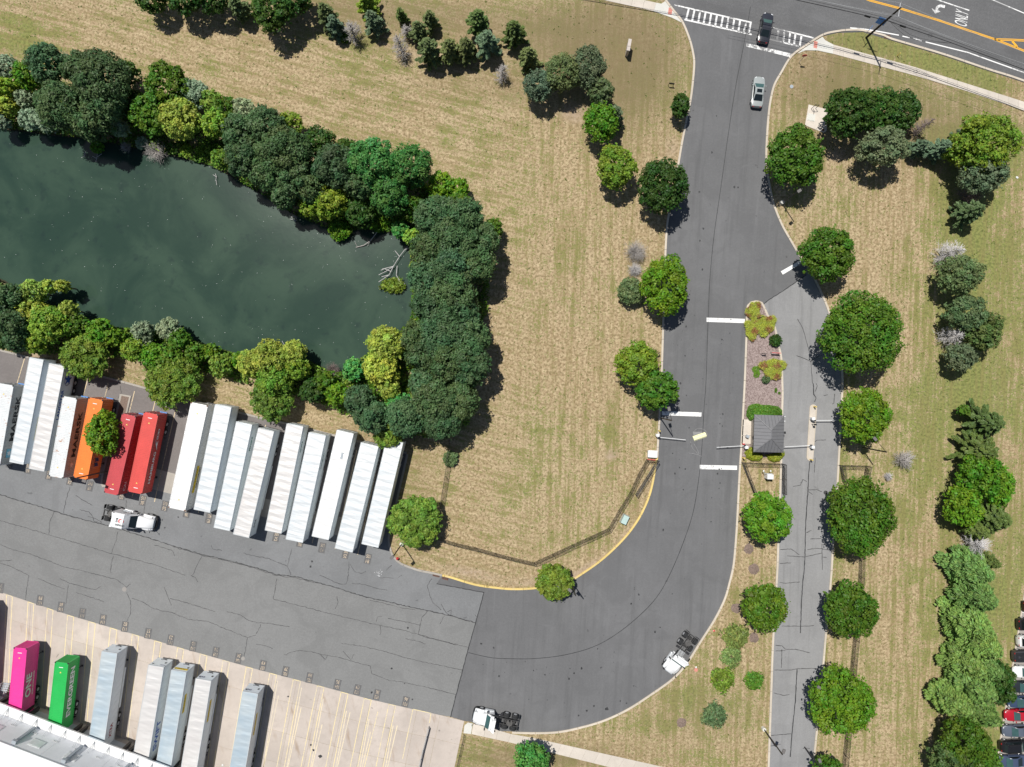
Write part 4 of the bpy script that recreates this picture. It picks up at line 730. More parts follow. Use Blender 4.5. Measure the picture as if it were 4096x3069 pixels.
one('C','CD',3928,1690,86,'upper dark conifer in the tall conifer stack on the right',g_,h=7); one('C','CD',3900,1800,92,'second dark conifer down the tall conifer stack on the right',g_,h=7.2); one('A','G',3850,1642,22,'small green bush top left of the dark conifer stack',g_)
one('A','GB',3924,1900,92,'bright green tree directly below the dark conifer stack',g_); one('A','GB',3985,1941,62,'right neighbour of the bright green tree below the conifers',g_,ry=90); one('A','GB',3850,2025,76,'brighter green tree left of the dark conifer in the lower stack',g_,ry=86); one('C','CD',3956,2066,84,'dark conifer between the bright green trees and the dead tree',g_,h=7); one('C','CD',3890,2120,50,'smaller dark conifer just above the fallen looking dead tree',g_)
one('D','X',3905,2180,68,'bleached dead tree lying between the conifer and the long pale green row',g_,mat=M['deadwood_pale'],lean=(-.8,.3)); one('D','X',3614,1840,52,'low dead branch heap alone in the right lawn',None,h=1.6,mat=M['deadwood']); one('DS','X',3553,1907,20,'tiny pale dead bush near the fence corner on the right lawn',None,mat=M['deadwood_pale'])
belt("in the long row along the right side", "pale green row along the right side", [('C','CM',3870,2270,86),('C','CM',3880,2370,90),('C','CM',3860,2480,92),('C','CM',3900,2560,88),('C','CM',3850,2640,74),('C','CM',3872,2725,96),('C','CM',3800,2790,80),('C','CM',3905,2830,78),('C','CD',3940,2240,40),('A','GD',3992,2700,58),('A','GD',3996,2760,56),('C','CM',3930,2660,60)], 'y')
g_ = 'dark trees at the bottom right corner'
one('A','G',3858,2965,98,'dark green tree at the foot of the pale green row',g_,leaf=.12); one('A','CD',3800,3050,86,'dark tree at the bottom edge, left one near the parked cars',g_); one('A','G',3925,3045,78,'green tree at the bottom edge nearest the parked cars',g_)
g_ = 'trees and conifers of the upper lawn'
one('A','GD',606,-8,62,'leftmost dark tree cut by the top edge',g_); one('A','GD',740,-14,74,'second dark tree from the left at the top edge',g_); one('A','GD',850,-6,66,'third dark tree from the left at the top edge',g_)
one('C','CO',965,46,48,'grey-green conifer between the dark top edge trees',g_); one('A','GD',1090,38,82,'big dark tree at the top edge beside bare twigs',g_,ry=96); one('A','GD',1180,-10,74,'dark tree at the top edge right of the big one',g_)
one('C','CO',1311,70,50,'olive conifer at the left end of the upper conifer group',g_); one('C','CG',1345,112,40,'grey-green conifer beside the dead grey bush on the upper lawn',g_); one('D','X',1410,128,50,'dead grey bush spreading over a green one on the upper lawn',g_); one('S','G',1378,152,22,'green bush under the dead grey one on the upper lawn',g_)
one('C','O',1475,30,52,'yellowish conifer near the top edge',g_); one('C','CG',1503,108,44,'half dead grey conifer below the yellowish one',g_,lean=(-.4,.5)); one('C','CD',1607,69,20,'tiny conifer alone right of the half dead one',g_); one('C','CO',1723,88,34,'small spiky conifer above the conifer cluster on the upper lawn',g_)
one('D','X',1626,128,32,'dead grey tree left of the conifer cluster, upper one',g_); one('D','X',1608,204,44,'dead grey tree left of the conifer cluster, lower one',g_,h=4.8,lean=(-.5,1.2))
one('C','CO',1677,139,46,'top left conifer of the upper lawn cluster',g_); one('C','CO',1718,215,60,'bottom left conifer of the upper lawn cluster',g_); one('C','CO',1800,213,52,'bottom middle conifer of the upper lawn cluster',g_); one('C','CO',1867,205,48,'narrow conifer between the middle one and the grey one',g_)
one('C','CD',1913,100,54,'dark conifer above the grey conifer of the cluster',g_); one('C','CG',1952,185,60,'grey conifer at the right side of the upper lawn cluster',g_); one('C','CD',2055,142,54,'dark bushy conifer right of the grey one',g_); one('C','CO',2113,241,48,'spiky conifer between the dark bushy one and the blue-grey group',g_); one('D','X',2001,301,38,'dead grey tree alone below the spiky conifer',g_,lean=(.6,.6))
one('A','CG',2154,345,62,'leftmost blue-grey tree of the four-tree group left of the entrance road',g_,leaf=.10); one('A','CO',2247,295,76,'olive grey tree, second of the four-tree group',g_,leaf=.10); one('A','CG',2352,270,72,'blue-grey tree, upper right of the four-tree group',g_,ry=84,leaf=.10); one('A','CO',2400,365,54,'lower right olive tree of the four-tree group',g_)
# bare brush and fallen limbs at the water
one('DS','X',1330,1482,36,'bare brown brush in the water at the south bank','brush at the water',mat=M['deadwood_pink'])
one('J','O',1572,1140,52,'half drowned leafy branch in the pond by the right bank','brush at the water',ground=-.3,ry=30); m = MB()
for q_ in ([(1310,470),(1240,560),(1190,640),(1150,720),(1060,780)],[(1190,645),(1090,670)],[(1195,640),(1120,690),(1060,720)],[(1220,640),(1212,720),(1250,790)],[(1240,560),(1200,510)],[(1150,720),(1085,735)],[(1165,690),(1110,665),(1080,680)],[(1240,760),(1285,800)],[(1290,500),(1330,480)]): m.path([P(x, y, .25) for x, y in T(6, q_)], .05, 4)
tag(m.build('fallen_branch', M['deadwood_pale']), 'pale bare limb reaching from the bank to the half drowned leafy branch', 'branch')
m = MB(); m.path([P(1522,908,.8), P(1500,940,.5), P(1480,965,.2), P(1455,982,-.1), P(1424,990,-.2)], .07); m.path([P(1480,965,.2), P(1470,985,-.1)], .03); m.path([P(1430,988,-.2), P(1420,970,-.1)], .03); tag(m.build('fallen_branch', M['deadwood']), 'long bare branch leaning out over the water near the right bank', 'branch')
for n_, pts in ((1, [[(840,1330),(835,1370),(828,1400)],[(835,1370),(800,1350)],[(835,1360),(880,1330)]]), (1, [[(1860,1500),(1870,1530),(1860,1565)],[(1870,1530),(1840,1510)],[(1868,1560),(1872,1600)]]), (1, [[(740,1310),(730,1350),(700,1365)],[(735,1330),(720,1310)]]), (6, [[(290,235),(350,250)],[(300,210),(340,262)],[(320,205),(352,230)]]), (6, [[(120,1285),(150,1350),(165,1375)],[(95,1320),(150,1355)],[(225,1290),(260,1350),(275,1380)],[(265,1300),(255,1340)]])):
    m = MB()
    for q_ in pts: m.path([P(x, y, .05) for x, y in T(n_, q_)], .035, 4)
    (x0, y0), = T(n_, [pts[0][0]]); lab = {(1,840):"bare twig cluster in the water under the small north edge bush",(1,1860):'bare twigs in the water below the far right of the north willows',(1,740):'bare twigs in the water left of the small bush',(6,290):'bare twigs sticking out of the water at the upper bank',(6,120):'bare limbs above the pale willow on the south bank'}[(n_, pts[0][0][0])]
    tag(m.build('twig_cluster', M['deadwood_pale']), lab, 'branch', 'bare twigs in the pond')
# low shrubs
g_ = 'low junipers in the lawn inside the bend'
one('J','J',2942,2546,54,'wide pale green juniper beside the mulch ring, topmost',g_); one('J','J',2925,2628,42,'patchy juniper below the topmost one',g_); one('J','O',2891,2718,50,'green juniper left of the small round one',g_); one('J','H',3016,2722,38,'small round green juniper',g_); one('J','SO',2856,2861,50,'dark sparse juniper nearest the bottom sidewalk',g_)
# booth shrubs
def blades(name, px, py, rx, ry, n, L, ck, label, group, ck2=None):
    p = P(px, py); o = thing(name, label, 'plant', (p.x, p.y, .1), 0, group); a = rng.uniform(0, 6.28, n); r = np.sqrt(rng.random(n)); edge = 1 + .18 * np.sin(3 * a + rx) + .12 * np.sin(5 * a + ry); cx = np.cos(a) * r * rx * .036 * edge; cy = np.sin(a) * r * ry * .036 * edge
    b = rng.uniform(0, 6.28, n); d = np.stack([np.cos(b), np.sin(b), rng.uniform(.1, .6, n)], -1); N = np.stack([-d[:, 0] * .3, -d[:, 1] * .3, np.ones(n)], -1); N /= np.linalg.norm(N, axis=1, keepdims=True)
    C = np.stack([cx, cy, .2 + .3 * np.sqrt(1 - r * .9) + rng.uniform(0, .25, n)], -1) ; red = (np.sin(cx * 3.1 + rx) + np.sin(cy * 3.7 + ry) + rng.normal(0, .5, n)) > .75
    for nm, sel, c_ in (('foliage', ~red, ck), ('seed_heads', red, ck2 or ck)):
        if sel.sum() == 0: continue
        me = leaf_mesh(nm, C[sel], N[sel], .035, L / .035, .45 + rng.normal(0, .2, sel.sum()), .5 + rng.normal(0, .2, sel.sum()), d[sel]); c = link(nm, me, M['leaf'], o); c.color = TCOL[c_]
    m = MB(); m.tube((0, 0, -.02), (0, 0, .35), .12, .05, 6); m.build('stem_base', M['bark'], o)
g_ = 'ornamental grasses on the planted island'
blades('ornamental_grass', 3011,1248,30,42,1500,.26,'OG','ornamental grass clump with reddish heads at the rounded tip of the island',g_,'OR'); blades('ornamental_grass', 3056,1300,44,42,2000,.28,'OG','wide ornamental grass clump on the right side of the island tip',g_,'OR'); blades('ornamental_grass', 3005,1320,32,40,1500,.26,'OG','ornamental grass clump on the left kerb of the island, below the tip clump',g_,'OR'); blades('ornamental_grass', 3087,1475,50,44,2300,.28,'OG','ornamental grass clump alone in the middle of the island',g_,'OR')
one('S','GD',3101,1362,26,'dark green creeping bush under the wide grass clump','bushes on the planted island',ground=.1)
def pad_plant(pts, label, ck='GB', hh=.18):
    q_ = XY(pts); cx = sum(a for a, b in q_) / len(q_); cy = sum(b for a, b in q_) / len(q_); o = thing('groundcover_plant', label, 'plant', (cx, cy, .1), 0, 'ground cover cushions on the planted island')
    n = 700; C = []; 
    while len(C) < n:
        k = rnd.randrange(len(q_)); a = rnd.random(); b = rnd.random(); x0, y0 = q_[k]; x1, y1 = q_[(k + 1) % len(q_)]; s_ = math.sqrt(a); C.append((((1 - s_) * cx + s_ * ((1 - b) * x0 + b * x1)) - cx, ((1 - s_) * cy + s_ * ((1 - b) * y0 + b * y1)) - cy, hh * (1 - a * .6) + rnd.uniform(-.02, .02)))
    C = np.array(C); N = np.tile([0, 0, 1.0], (n, 1)) + rng.normal(size=(n, 3)) * .3; N /= np.linalg.norm(N, axis=1, keepdims=True); c = link('foliage', leaf_mesh('foliage', C, N, .05, 1.3, .5 + rng.normal(0, .1, n), np.full(n, .5)), M['leaf'], o); c.color = TCOL[ck]; m = MB(); m.tube((0, 0, -.02), (0, 0, .1), .05, .04, 5); m.build('stem', M['bark'], o)
def Z2(pts): return [(2940 + x * .4938, 1190 + y * .4938) for x, y in pts]
pad_plant(Z2([(132,580),(150,560),(185,556),(200,575),(190,590),(202,615),(190,645),(165,655),(145,640),(150,612)]), 'heart shaped lime green cushion plant left of the lone grass clump', 'GB')
pad_plant(Z2([(320,740),(332,732),(340,750),(332,772),(320,768)]), 'upper of two tiny cushion plants below the lone grass clump', 'G', .1); pad_plant(Z2([(346,770),(360,766),(366,778),(352,786)]), 'lower of two tiny cushion plants below the lone grass clump', 'G', .1)
one('S','SO',3062,1518,16,'small grey-green bush below the lone grass clump','bushes on the planted island',ground=.1)
def hedge(pts, h, ck, label, leaf=.08):
    """clipped hedge: leaf shell over an outline in photo pixels"""
    poly = XY(pts); c = (sum(a for a, b in poly) / len(poly), sum(b for a, b in poly) / len(poly)); o = thing('clipped_hedge', label, 'hedge', (c[0], c[1], .08), 0, 'clipped shrubs round the guard booth'); A = np.array(poly); lo = A.min(0); hi = A.max(0)
    n = int((hi - lo).prod() * 260); X_ = rng.uniform(lo[0], hi[0], n); Y_ = rng.uniform(lo[1], hi[1], n); ins_, d_ = inside_dist(X_, Y_, A); X_, Y_, d_ = X_[ins_], Y_[ins_], d_[ins_]
    z = h * np.sqrt(np.clip(d_ / .35, 0, 1)) * rng.uniform(.85, 1.05, len(d_)); C = np.stack([X_ - c[0], Y_ - c[1], z], -1); N = np.tile([0, 0, 1.0], (len(C), 1)) + rng.normal(size=(len(C), 3)) * .55; N /= np.linalg.norm(N, axis=1, keepdims=True)
    low = C.copy(); low[:, 2] *= rng.random(len(C)); C = np.vstack([C, low]); N = np.vstack([N, N[::-1]]); k = len(C); big = np.sin(C[:, 0] * 1.3 + 2) * .12
    cc = link('foliage', leaf_mesh('foliage', C, N, leaf, 1.3, .5 + big + rng.normal(0, .16, k), .5 + rng.normal(0, .25, k)), M['leaf'], o); cc.color = TCOL[ck]; m = MB(); [m.tube((q_[0] * .5 - c[0] * .5, q_[1] * .5 - c[1] * .5, -.05), (q_[0] * .5 - c[0] * .5, q_[1] * .5 - c[1] * .5, h * .8), .04, .03, 5) for q_ in poly[::3]]; m.build('stems', M['bark'], o)
def Z3(pts): return [(2920 + x * .27757, 1560 + y * .27757) for x, y in pts]
hedge(Z3([(235,380),(228,330),(260,240),(330,200),(400,200),(440,218),(560,220),(680,240),(735,290),(740,360),(560,400),(400,420),(330,450),(270,435)]), .95, 'H', 'long clipped hedge above the guard booth roof'); hedge(Z3([(205,905),(230,870),(310,810),(345,830),(400,905),(462,930),(455,980),(400,1018),(300,1015),(230,975)]), .9, 'HY', 'clipped yellow-green bush below the left corner of the booth'); hedge(Z3([(505,935),(560,925),(680,905),(770,885),(775,940),(700,1020),(620,1035),(560,1010)]), .85, 'HY', 'clipped yellow-green bush below the right corner of the booth')
# weeds through the lawns: nobody could count them
n = 5200; wx = rng.uniform(0, 4096, n); wy = rng.uniform(0, 3069, n); roads = [np.array(q_) for q_ in (POND, main, [(3055,1216),(3072,1202),(3225,1100)] + RK2 + IR[::-1], TK + TK2[1:] + [(1746,2335),(1936,2370),(1802,2868),(1857,2884),(1825,3069),(1700,3400),(-400,3400),(-400,1305)], [(2960,1190),(3150,1190),(3150,1860),(2950,1860)], [(1850,2885),(2700,3100),(2400,3100),(1850,2940)], [(3140,180),(4300,420),(4300,520),(3140,230)], [(3960,2300),(4300,2300),(4300,3200),(3900,3200)])]
ok = np.ones(n, bool)
for q_ in roads: i_, d_ = inside_dist(wx, wy, q_); ok &= ~i_
wx, wy = wx[ok], wy[ok]; n = len(wx); k = H / F; C = np.stack([(wx - 2048) * k, (1534.5 - wy) * k, np.full(n, .03)], -1); C = np.repeat(C, 5, 0) + rng.normal(size=(n * 5, 3)) * np.array([.10, .10, .015]); N = np.tile([0, 0, 1.0], (len(C), 1)) + rng.normal(size=C.shape) * .5; N /= np.linalg.norm(N, axis=1, keepdims=True)
c = link('lawn_weeds', leaf_mesh('lawn_weeds', C, N, .05, 1.8, .5 + rng.normal(0, .2, len(C)), .5 + rng.normal(0, .2, len(C))), M['leaf']); c.color = SRGB(96,116,46); tag(c, kind='stuff')

# tangled undergrowth on the banks
UG = np.array([(-100,260),(250,330),(520,400),(800,480),(1080,570),(1300,660),(1500,680),(1700,720),(1880,800),(1960,950),(1960,1200),(1930,1450),(1880,1700),(1750,1760),(1560,1740),(1330,1640),(1200,1590),(1000,1540),(760,1490),(560,1450),(420,1420),(200,1420),(-100,1370)], float); PD = np.array(POND, float)
for nm, n, ck, dz in (('bank_undergrowth', 210000, 'G', 0), ('bank_weeds', 110000, 'O', 1.7)):
    x = rng.uniform(-60, 1980, n); y = rng.uniform(250, 1780, n); i1, d1 = inside_dist(x, y, UG); i2, d2 = inside_dist(x, y, PD); nz = np.sin(x * .061 + 2 * np.sin(y * .023 + dz)) + np.sin(y * .053 + 2 * np.sin(x * .031 + dz)) + .6 * np.sin((x + y) * .13 + dz)
    ok = i1 & (~i2 | (d2 < 14)) & (nz + rng.normal(0, .5, n) + 1.3 * ((y > 1150) & (d2 < 80)) > -.55 + dz * .35) & (d1 > 14 * rng.random(n)); x, y, nz = x[ok], y[ok], nz[ok]; n = len(x); z = np.clip(.45 + .42 * nz + .5 * (y > 1150), .08, 2.1) * np.sqrt(rng.random(n))
    N = np.tile([0, 0, 1.0], (n, 1)) + rng.normal(size=(n, 3)) * .6; N /= np.linalg.norm(N, axis=1, keepdims=True); o = link(nm, leaf_mesh(nm, np.stack([(x - 2048) * k, (1534.5 - y) * k, z], -1), N, .13, 1.4, .5 + nz * .1 + rng.normal(0, .2, n), .5 + rng.normal(0, .2, n)), M['leaf']); o.color = TCOL[ck]; tag(o, kind='stuff')
# ================================================================ TRAILERS AND CONTAINERS
def pmat(name, c, rust=None, rough=.45, var=.05, streak=0.0):
    """painted sheet metal, streaked and rusty where asked; coordinates ride on the object"""
    t = NT(name); v = t.pos(obj=True); a = t.noise(v, .8, 4); base = t.mix(t.ramp(a, .3, .7), tint(c, 1 - var), tint(c, 1 + var))
    s_ = t.noise(t.pos(scale=(2.5, .22, .5), obj=True), 1.2, 4, .6); base = t.mix(t.ramp(s_, .5, .75, 0, streak), base, tint(c, .55))
    if rust:
        r1 = t.noise(v, .55, 5, .7, .3); r2 = t.noise(t.pos(scale=(1, 4, 1), obj=True), 1.1, 4, .7); f = t.math('ADD', t.math('MULTIPLY', r1, .6), t.math('MULTIPLY', r2, .4)); base = t.mix(t.ramp(f, rust[1], rust[1] + .07, 0, .9), base, rust[0])
        base = t.mix(t.ramp(f, rust[1] + .05, rust[1] + .10, 0, .6), base, (.12, .06, .035))
    t.col(base); return t.fin(rough, .4)
RUST = (.42, .17, .06)
M['c_white'] = pmat('maersk_grey_white', (.66, .68, .69), (RUST, .545), streak=.2); M['c_side'] = pmat('weathered_grey_side', (.50, .51, .49), (RUST, .58), streak=.6)
M['c_orange'] = pmat('orange_container', (.85, .21, .035), streak=.12); M['c_red'] = pmat('dark_red_container', (.50, .065, .075), streak=.15); M['c_red2'] = pmat('bright_red_container', (.62, .075, .065), (( .30, .07, .05), .64), streak=.15)
M['c_pink'] = pmat('magenta_container', (.78, .045, .30), streak=.08); M['c_green'] = pmat('green_container', (.02, .42, .085), streak=.1); M['c_jb'] = pmat('off_white_container', (.74, .73, .70), (RUST, .62), streak=.12)
M['v_side'] = pmat('white_trailer_side', (.80, .85, .87), rough=.5, streak=.15); M['v_side2'] = pmat('cool_white_trailer_side', (.74, .80, .85), rough=.45, streak=.15); M['v_post'] = pmat('grey_trailer_rail', (.50, .53, .55), rough=.4)
def roofmat(name, c, warm):
    t = NT(name); v = t.pos(scale=(.22, 1.5, 1), obj=True); a = t.noise(v, 1.0, 3, .5, .4); b = t.noise(t.pos(obj=True), .25, 3)
    t.col(t.mix(t.ramp(b, .3, .7), c, warm)); return t.fin(.42, .5, .15, bump=a, bstr=.55, bdist=.12)
M['r_white'] = roofmat('white_rippled_roof', (.60, .64, .67), (.66, .68, .69)); M['r_bright'] = roofmat('bright_smooth_roof', (.74, .74, .74), (.76, .76, .75)); M['r_grey'] = roofmat('grey_rippled_roof', (.38, .47, .54), (.50, .56, .59)); M['r_warm'] = roofmat('warm_white_roof', (.60, .58, .57), (.66, .65, .64))
SH = {}
def shared(key, fn):
    if key not in SH: SH[key] = fn()
    return SH[key]
def me_of(m, name):
    me = bpy.data.meshes.new(name); me.from_pydata(m.v, [], m.f); me.update(); return me
def wheel_meshes(r, w):
    def f():
        m = MB(); m.tube((-w / 2, 0, 0), (w / 2, 0, 0), r, n=18); a = me_of(m, 'tyre')
        m = MB(); m.tube((w / 2 - .02, 0, 0), (w / 2 + .015, 0, 0), r * .55, r * .50, n=14); b = me_of(m, 'rim'); return a, b
    return shared(('wh', r, w), f)
def wheel(parent, x, y, z, r=.50, w=.28, side=1, ang=0, matr=None):
    a, b = wheel_meshes(r, w); o = link('wheel', a, M['tyre'], parent, (x, y, z), ang if side > 0 else math.pi + ang); link('rim', b, matr or M['rim'], o); return o
def tractor_free_chassis(root, L, W, rs, rear_y, col, lg):
    """chassis under a container or van: rails, landing legs, two axles with dual wheels. rs = +1 when the rear is at +y"""
    m = MB(); [m.box((sx * .42, 0, 1.02), (.12, L * .97, .24)) for sx in (-1, 1)]; [m.box((0, (-.45 + k * .1) * L, 1.0), (1.0, .08, .12)) for k in range(10)]; m.build('chassis_frame', col, root)
    for k in (0, 1):
        y = rs * (L / 2 - rear_y - k * 1.25); m = MB(); m.tube((-W / 2 + .25, y, .52), (W / 2 - .25, y, .52), .07, n=8); m.build('axle', M['frame'], root)
        for sx in (-1, 1):
            for off in (.16, .50): wheel(root, sx * (W / 2 - off), y, .52, .52, .27, sx)
    for sx in (-1, 1):
        m = MB(); m.tube((sx * .85, -rs * (L / 2 - lg), .05), (sx * .85, -rs * (L / 2 - lg), 1.1), .07, n=6); m.box((sx * .85, -rs * (L / 2 - lg), .03), (.3, .3, .06)); m.build('landing_leg', M['frame'], root)
    m = MB(); [m.box((sx * (W / 2 - .3), rs * (L / 2 - rear_y + .75), .62), (.55, .02, .55)) for sx in (-1, 1)]; m.build('mud_flaps', M['black'], root)
    m = MB(); m.box((0, rs * (L / 2 - .05), .62), (W * .85, .1, .1)); [m.box((sx * .5, rs * (L / 2 - .05), .85), (.08, .08, .45)) for sx in (-1, 1)]; m.build('rear_guard', M['frame'], root)
def corr_side(L, h, x, dirx, per=.28, dep=.036):
    m = MB(); n = int(L / per); ys = []
    for i in range(n):
        y = -L / 2 + L * i / n; p_ = L / n; ys += [(y, 0), (y + p_ * .34, 0), (y + p_ * .5, -dep), (y + p_ * .84, -dep)]
    ys.append((L / 2, 0)); vs = [(x + dirx * d, y, 0) for y, d in ys] + [(x + dirx * d, y, h) for y, d in ys]; k = len(ys)
    m.add(vs, [(i, i + 1, k + i + 1, k + i) if dirx > 0 else (i + 1, i, k + i, k + i + 1) for i in range(k - 1)]); return m
def corr_flat(L, W, z, per=.25, dep=.03, along='y'):
    m = MB(); n = int(L / per); ys = []
    for i in range(n):
        y = -L / 2 + L * i / n; p_ = L / n; ys += [(y, 0), (y + p_ * .42, 0), (y + p_ * .52, -dep), (y + p_ * .90, -dep)]
    ys.append((L / 2, 0)); vs = [(-W / 2, y, z + d) for y, d in ys] + [(W / 2, y, z + d) for y, d in ys]; k = len(ys)
    m.add(vs, [(i, k + i, k + i + 1, i + 1) for i in range(k - 1)]); return m
def frame_of(TL, TR, BL, BR, zt, Lfix=None, anchor='N', W=None):
    a = (P(*TL, zt) + P(*TR, zt)) / 2; b = (P(*BL, zt) + P(*BR, zt)) / 2; d = a - b; L = d.length; u = d.normalized()
    w = ((P(*TR, zt) - P(*TL, zt)).length + (P(*BR, zt) - P(*BL, zt)).length) / 2 * .985
    if Lfix:
        if anchor == 'N': b = a - u * Lfix
        else: a = b + u * Lfix
        L = Lfix
    c = (a + b) / 2; return Vector((c.x, c.y, 0)), math.atan2(u.y, u.x) - math.pi / 2, L, W or w
def side_text(root, s_, y, w, zc, h, x, mat, name='lettering'): return text(s_, w, h, mat, (x, y, zc), (0, 1, 0), (0, 0, 1), root, name)
def plate(root, name, y, w, zc, h, x, mat, th=.012): m = MB(); m.box((x + th / 2, y, zc), (th, w, h)); return m.build(name, mat, root)
def container(q, lab, cm, roof=None, side=None, zt=4.12, rs=1, group=None, L=None, chas=None, anchor='N', fifty=False, mono=None):
    loc, rz, L, W = frame_of(*q, zt, L, anchor); root = thing('container_trailer', lab, 'container', loc, rz, group); z0 = 1.2; h = zt - z0
    b = link('container_box', bpy.data.meshes.new('container_box'), None, root)
    m = MB(); ed = .09
    for sx in (-1, 1):
        for zz in (z0 + .08, zt - .05): m.box((sx * (W / 2 - ed / 2), 0, zz), (ed, L - .2, .15 if zz < 2 else .09))
        for sy in (-1, 1): m.box((sx * (W / 2 - .06), sy * (L / 2 - .06), z0 + h / 2), (.12, .12, h - .24))
    for sy in (-1, 1):
        for zz in (z0 + .07, zt - .07): m.box((0, sy * (L / 2 - .05), zz), (W - .26, .09, .13))
    bpy.data.objects.remove(b); b = m.build('container_frame', cm, root)
    m = MB(); [m.box((sx * (W / 2 - .085), sy * (L / 2 - .085), zz), (.18, .18, .13)) for sx in (-1, 1) for sy in (-1, 1) for zz in (z0 + .05, zt - .05)]; m.build('corner_castings', M['black'] if not fifty else M['rust'], root)
    corr_flat(L - .16, W - .17, zt - .012).build('roof', roof or cm, root); m = MB(); m.box((0, 0, z0 + .02), (W - .2, L - .2, .06)); m.build('floor', M['frame'], root)
    for sx in (-1, 1): corr_side(L - .22, h - .24, sx * (W / 2 - .005), sx).build('side_wall', side or cm, root, loc=(0, 0, z0 + .14))
    # front wall (corrugated upright) and rear doors with locking bars
    m = MB(); n = 10; ww = W - .24
    for i in range(n): m.box((-ww / 2 + ww * (i + .5) / n, -rs * (L / 2 - .10), z0 + h / 2), (ww / n * .55, .16, h - .26))
    m.box((0, -rs * (L / 2 - .24), z0 + h / 2), (ww, .03, h - .26)); m.build('front_wall', side or cm, root)
    for sx in (-1, 1):
        m = MB(); m.box((sx * W / 4, rs * (L / 2 - .05), z0 + h / 2), (W / 2 - .15, .06, h - .28)); dr = m.build('rear_door', side or cm, root)
        for k in (-.28, .28): m = MB(); m.tube((sx * W / 4 + k, rs * (L / 2 + .01), z0 + .12), (sx * W / 4 + k, rs * (L / 2 + .01), zt - .12), .025, n=6); m.build('locking_bar', M['steel'], dr)
    m = MB(); m.box((0, -rs * (L / 2 - .75), zt + .004), (.62, .10, .012)); m.box((0, rs * (L / 2 - .75), zt + .004), (.62, .10, .012)); m.build('roof_code_strip', M['white'], root)
    m = MB(); [m.add([(-.13, sy * (L / 2 - 1.5) - .1, zt + .006), (.13, sy * (L / 2 - 1.5) - .1, zt + .006), (0, sy * (L / 2 - 1.5) + .14, zt + .006)], [(0, 1, 2)]) for sy in (-1, 1)]; m.build('height_warning_mark', M['bollard'], root)
    tractor_free_chassis(root, L, W, rs, 1.7, chas or M['frame'], 2.0); 
    m = MB(); m.box((W * .2, rs * (L / 2 + .10), 1.12), (W * .5, .14, .2)); m.build('chassis_bolster', M['blue_sign'] if chas is None else chas, root); return root, L, W, z0, zt
def star(cx, cy, r1, r2, n, x, a0=0): return [(x, cx + (r1 if k % 2 == 0 else r2) * math.cos(a0 + k * math.pi / n), cy + (r1 if k % 2 == 0 else r2) * math.sin(a0 + k * math.pi / n)) for k in range(2 * n)]
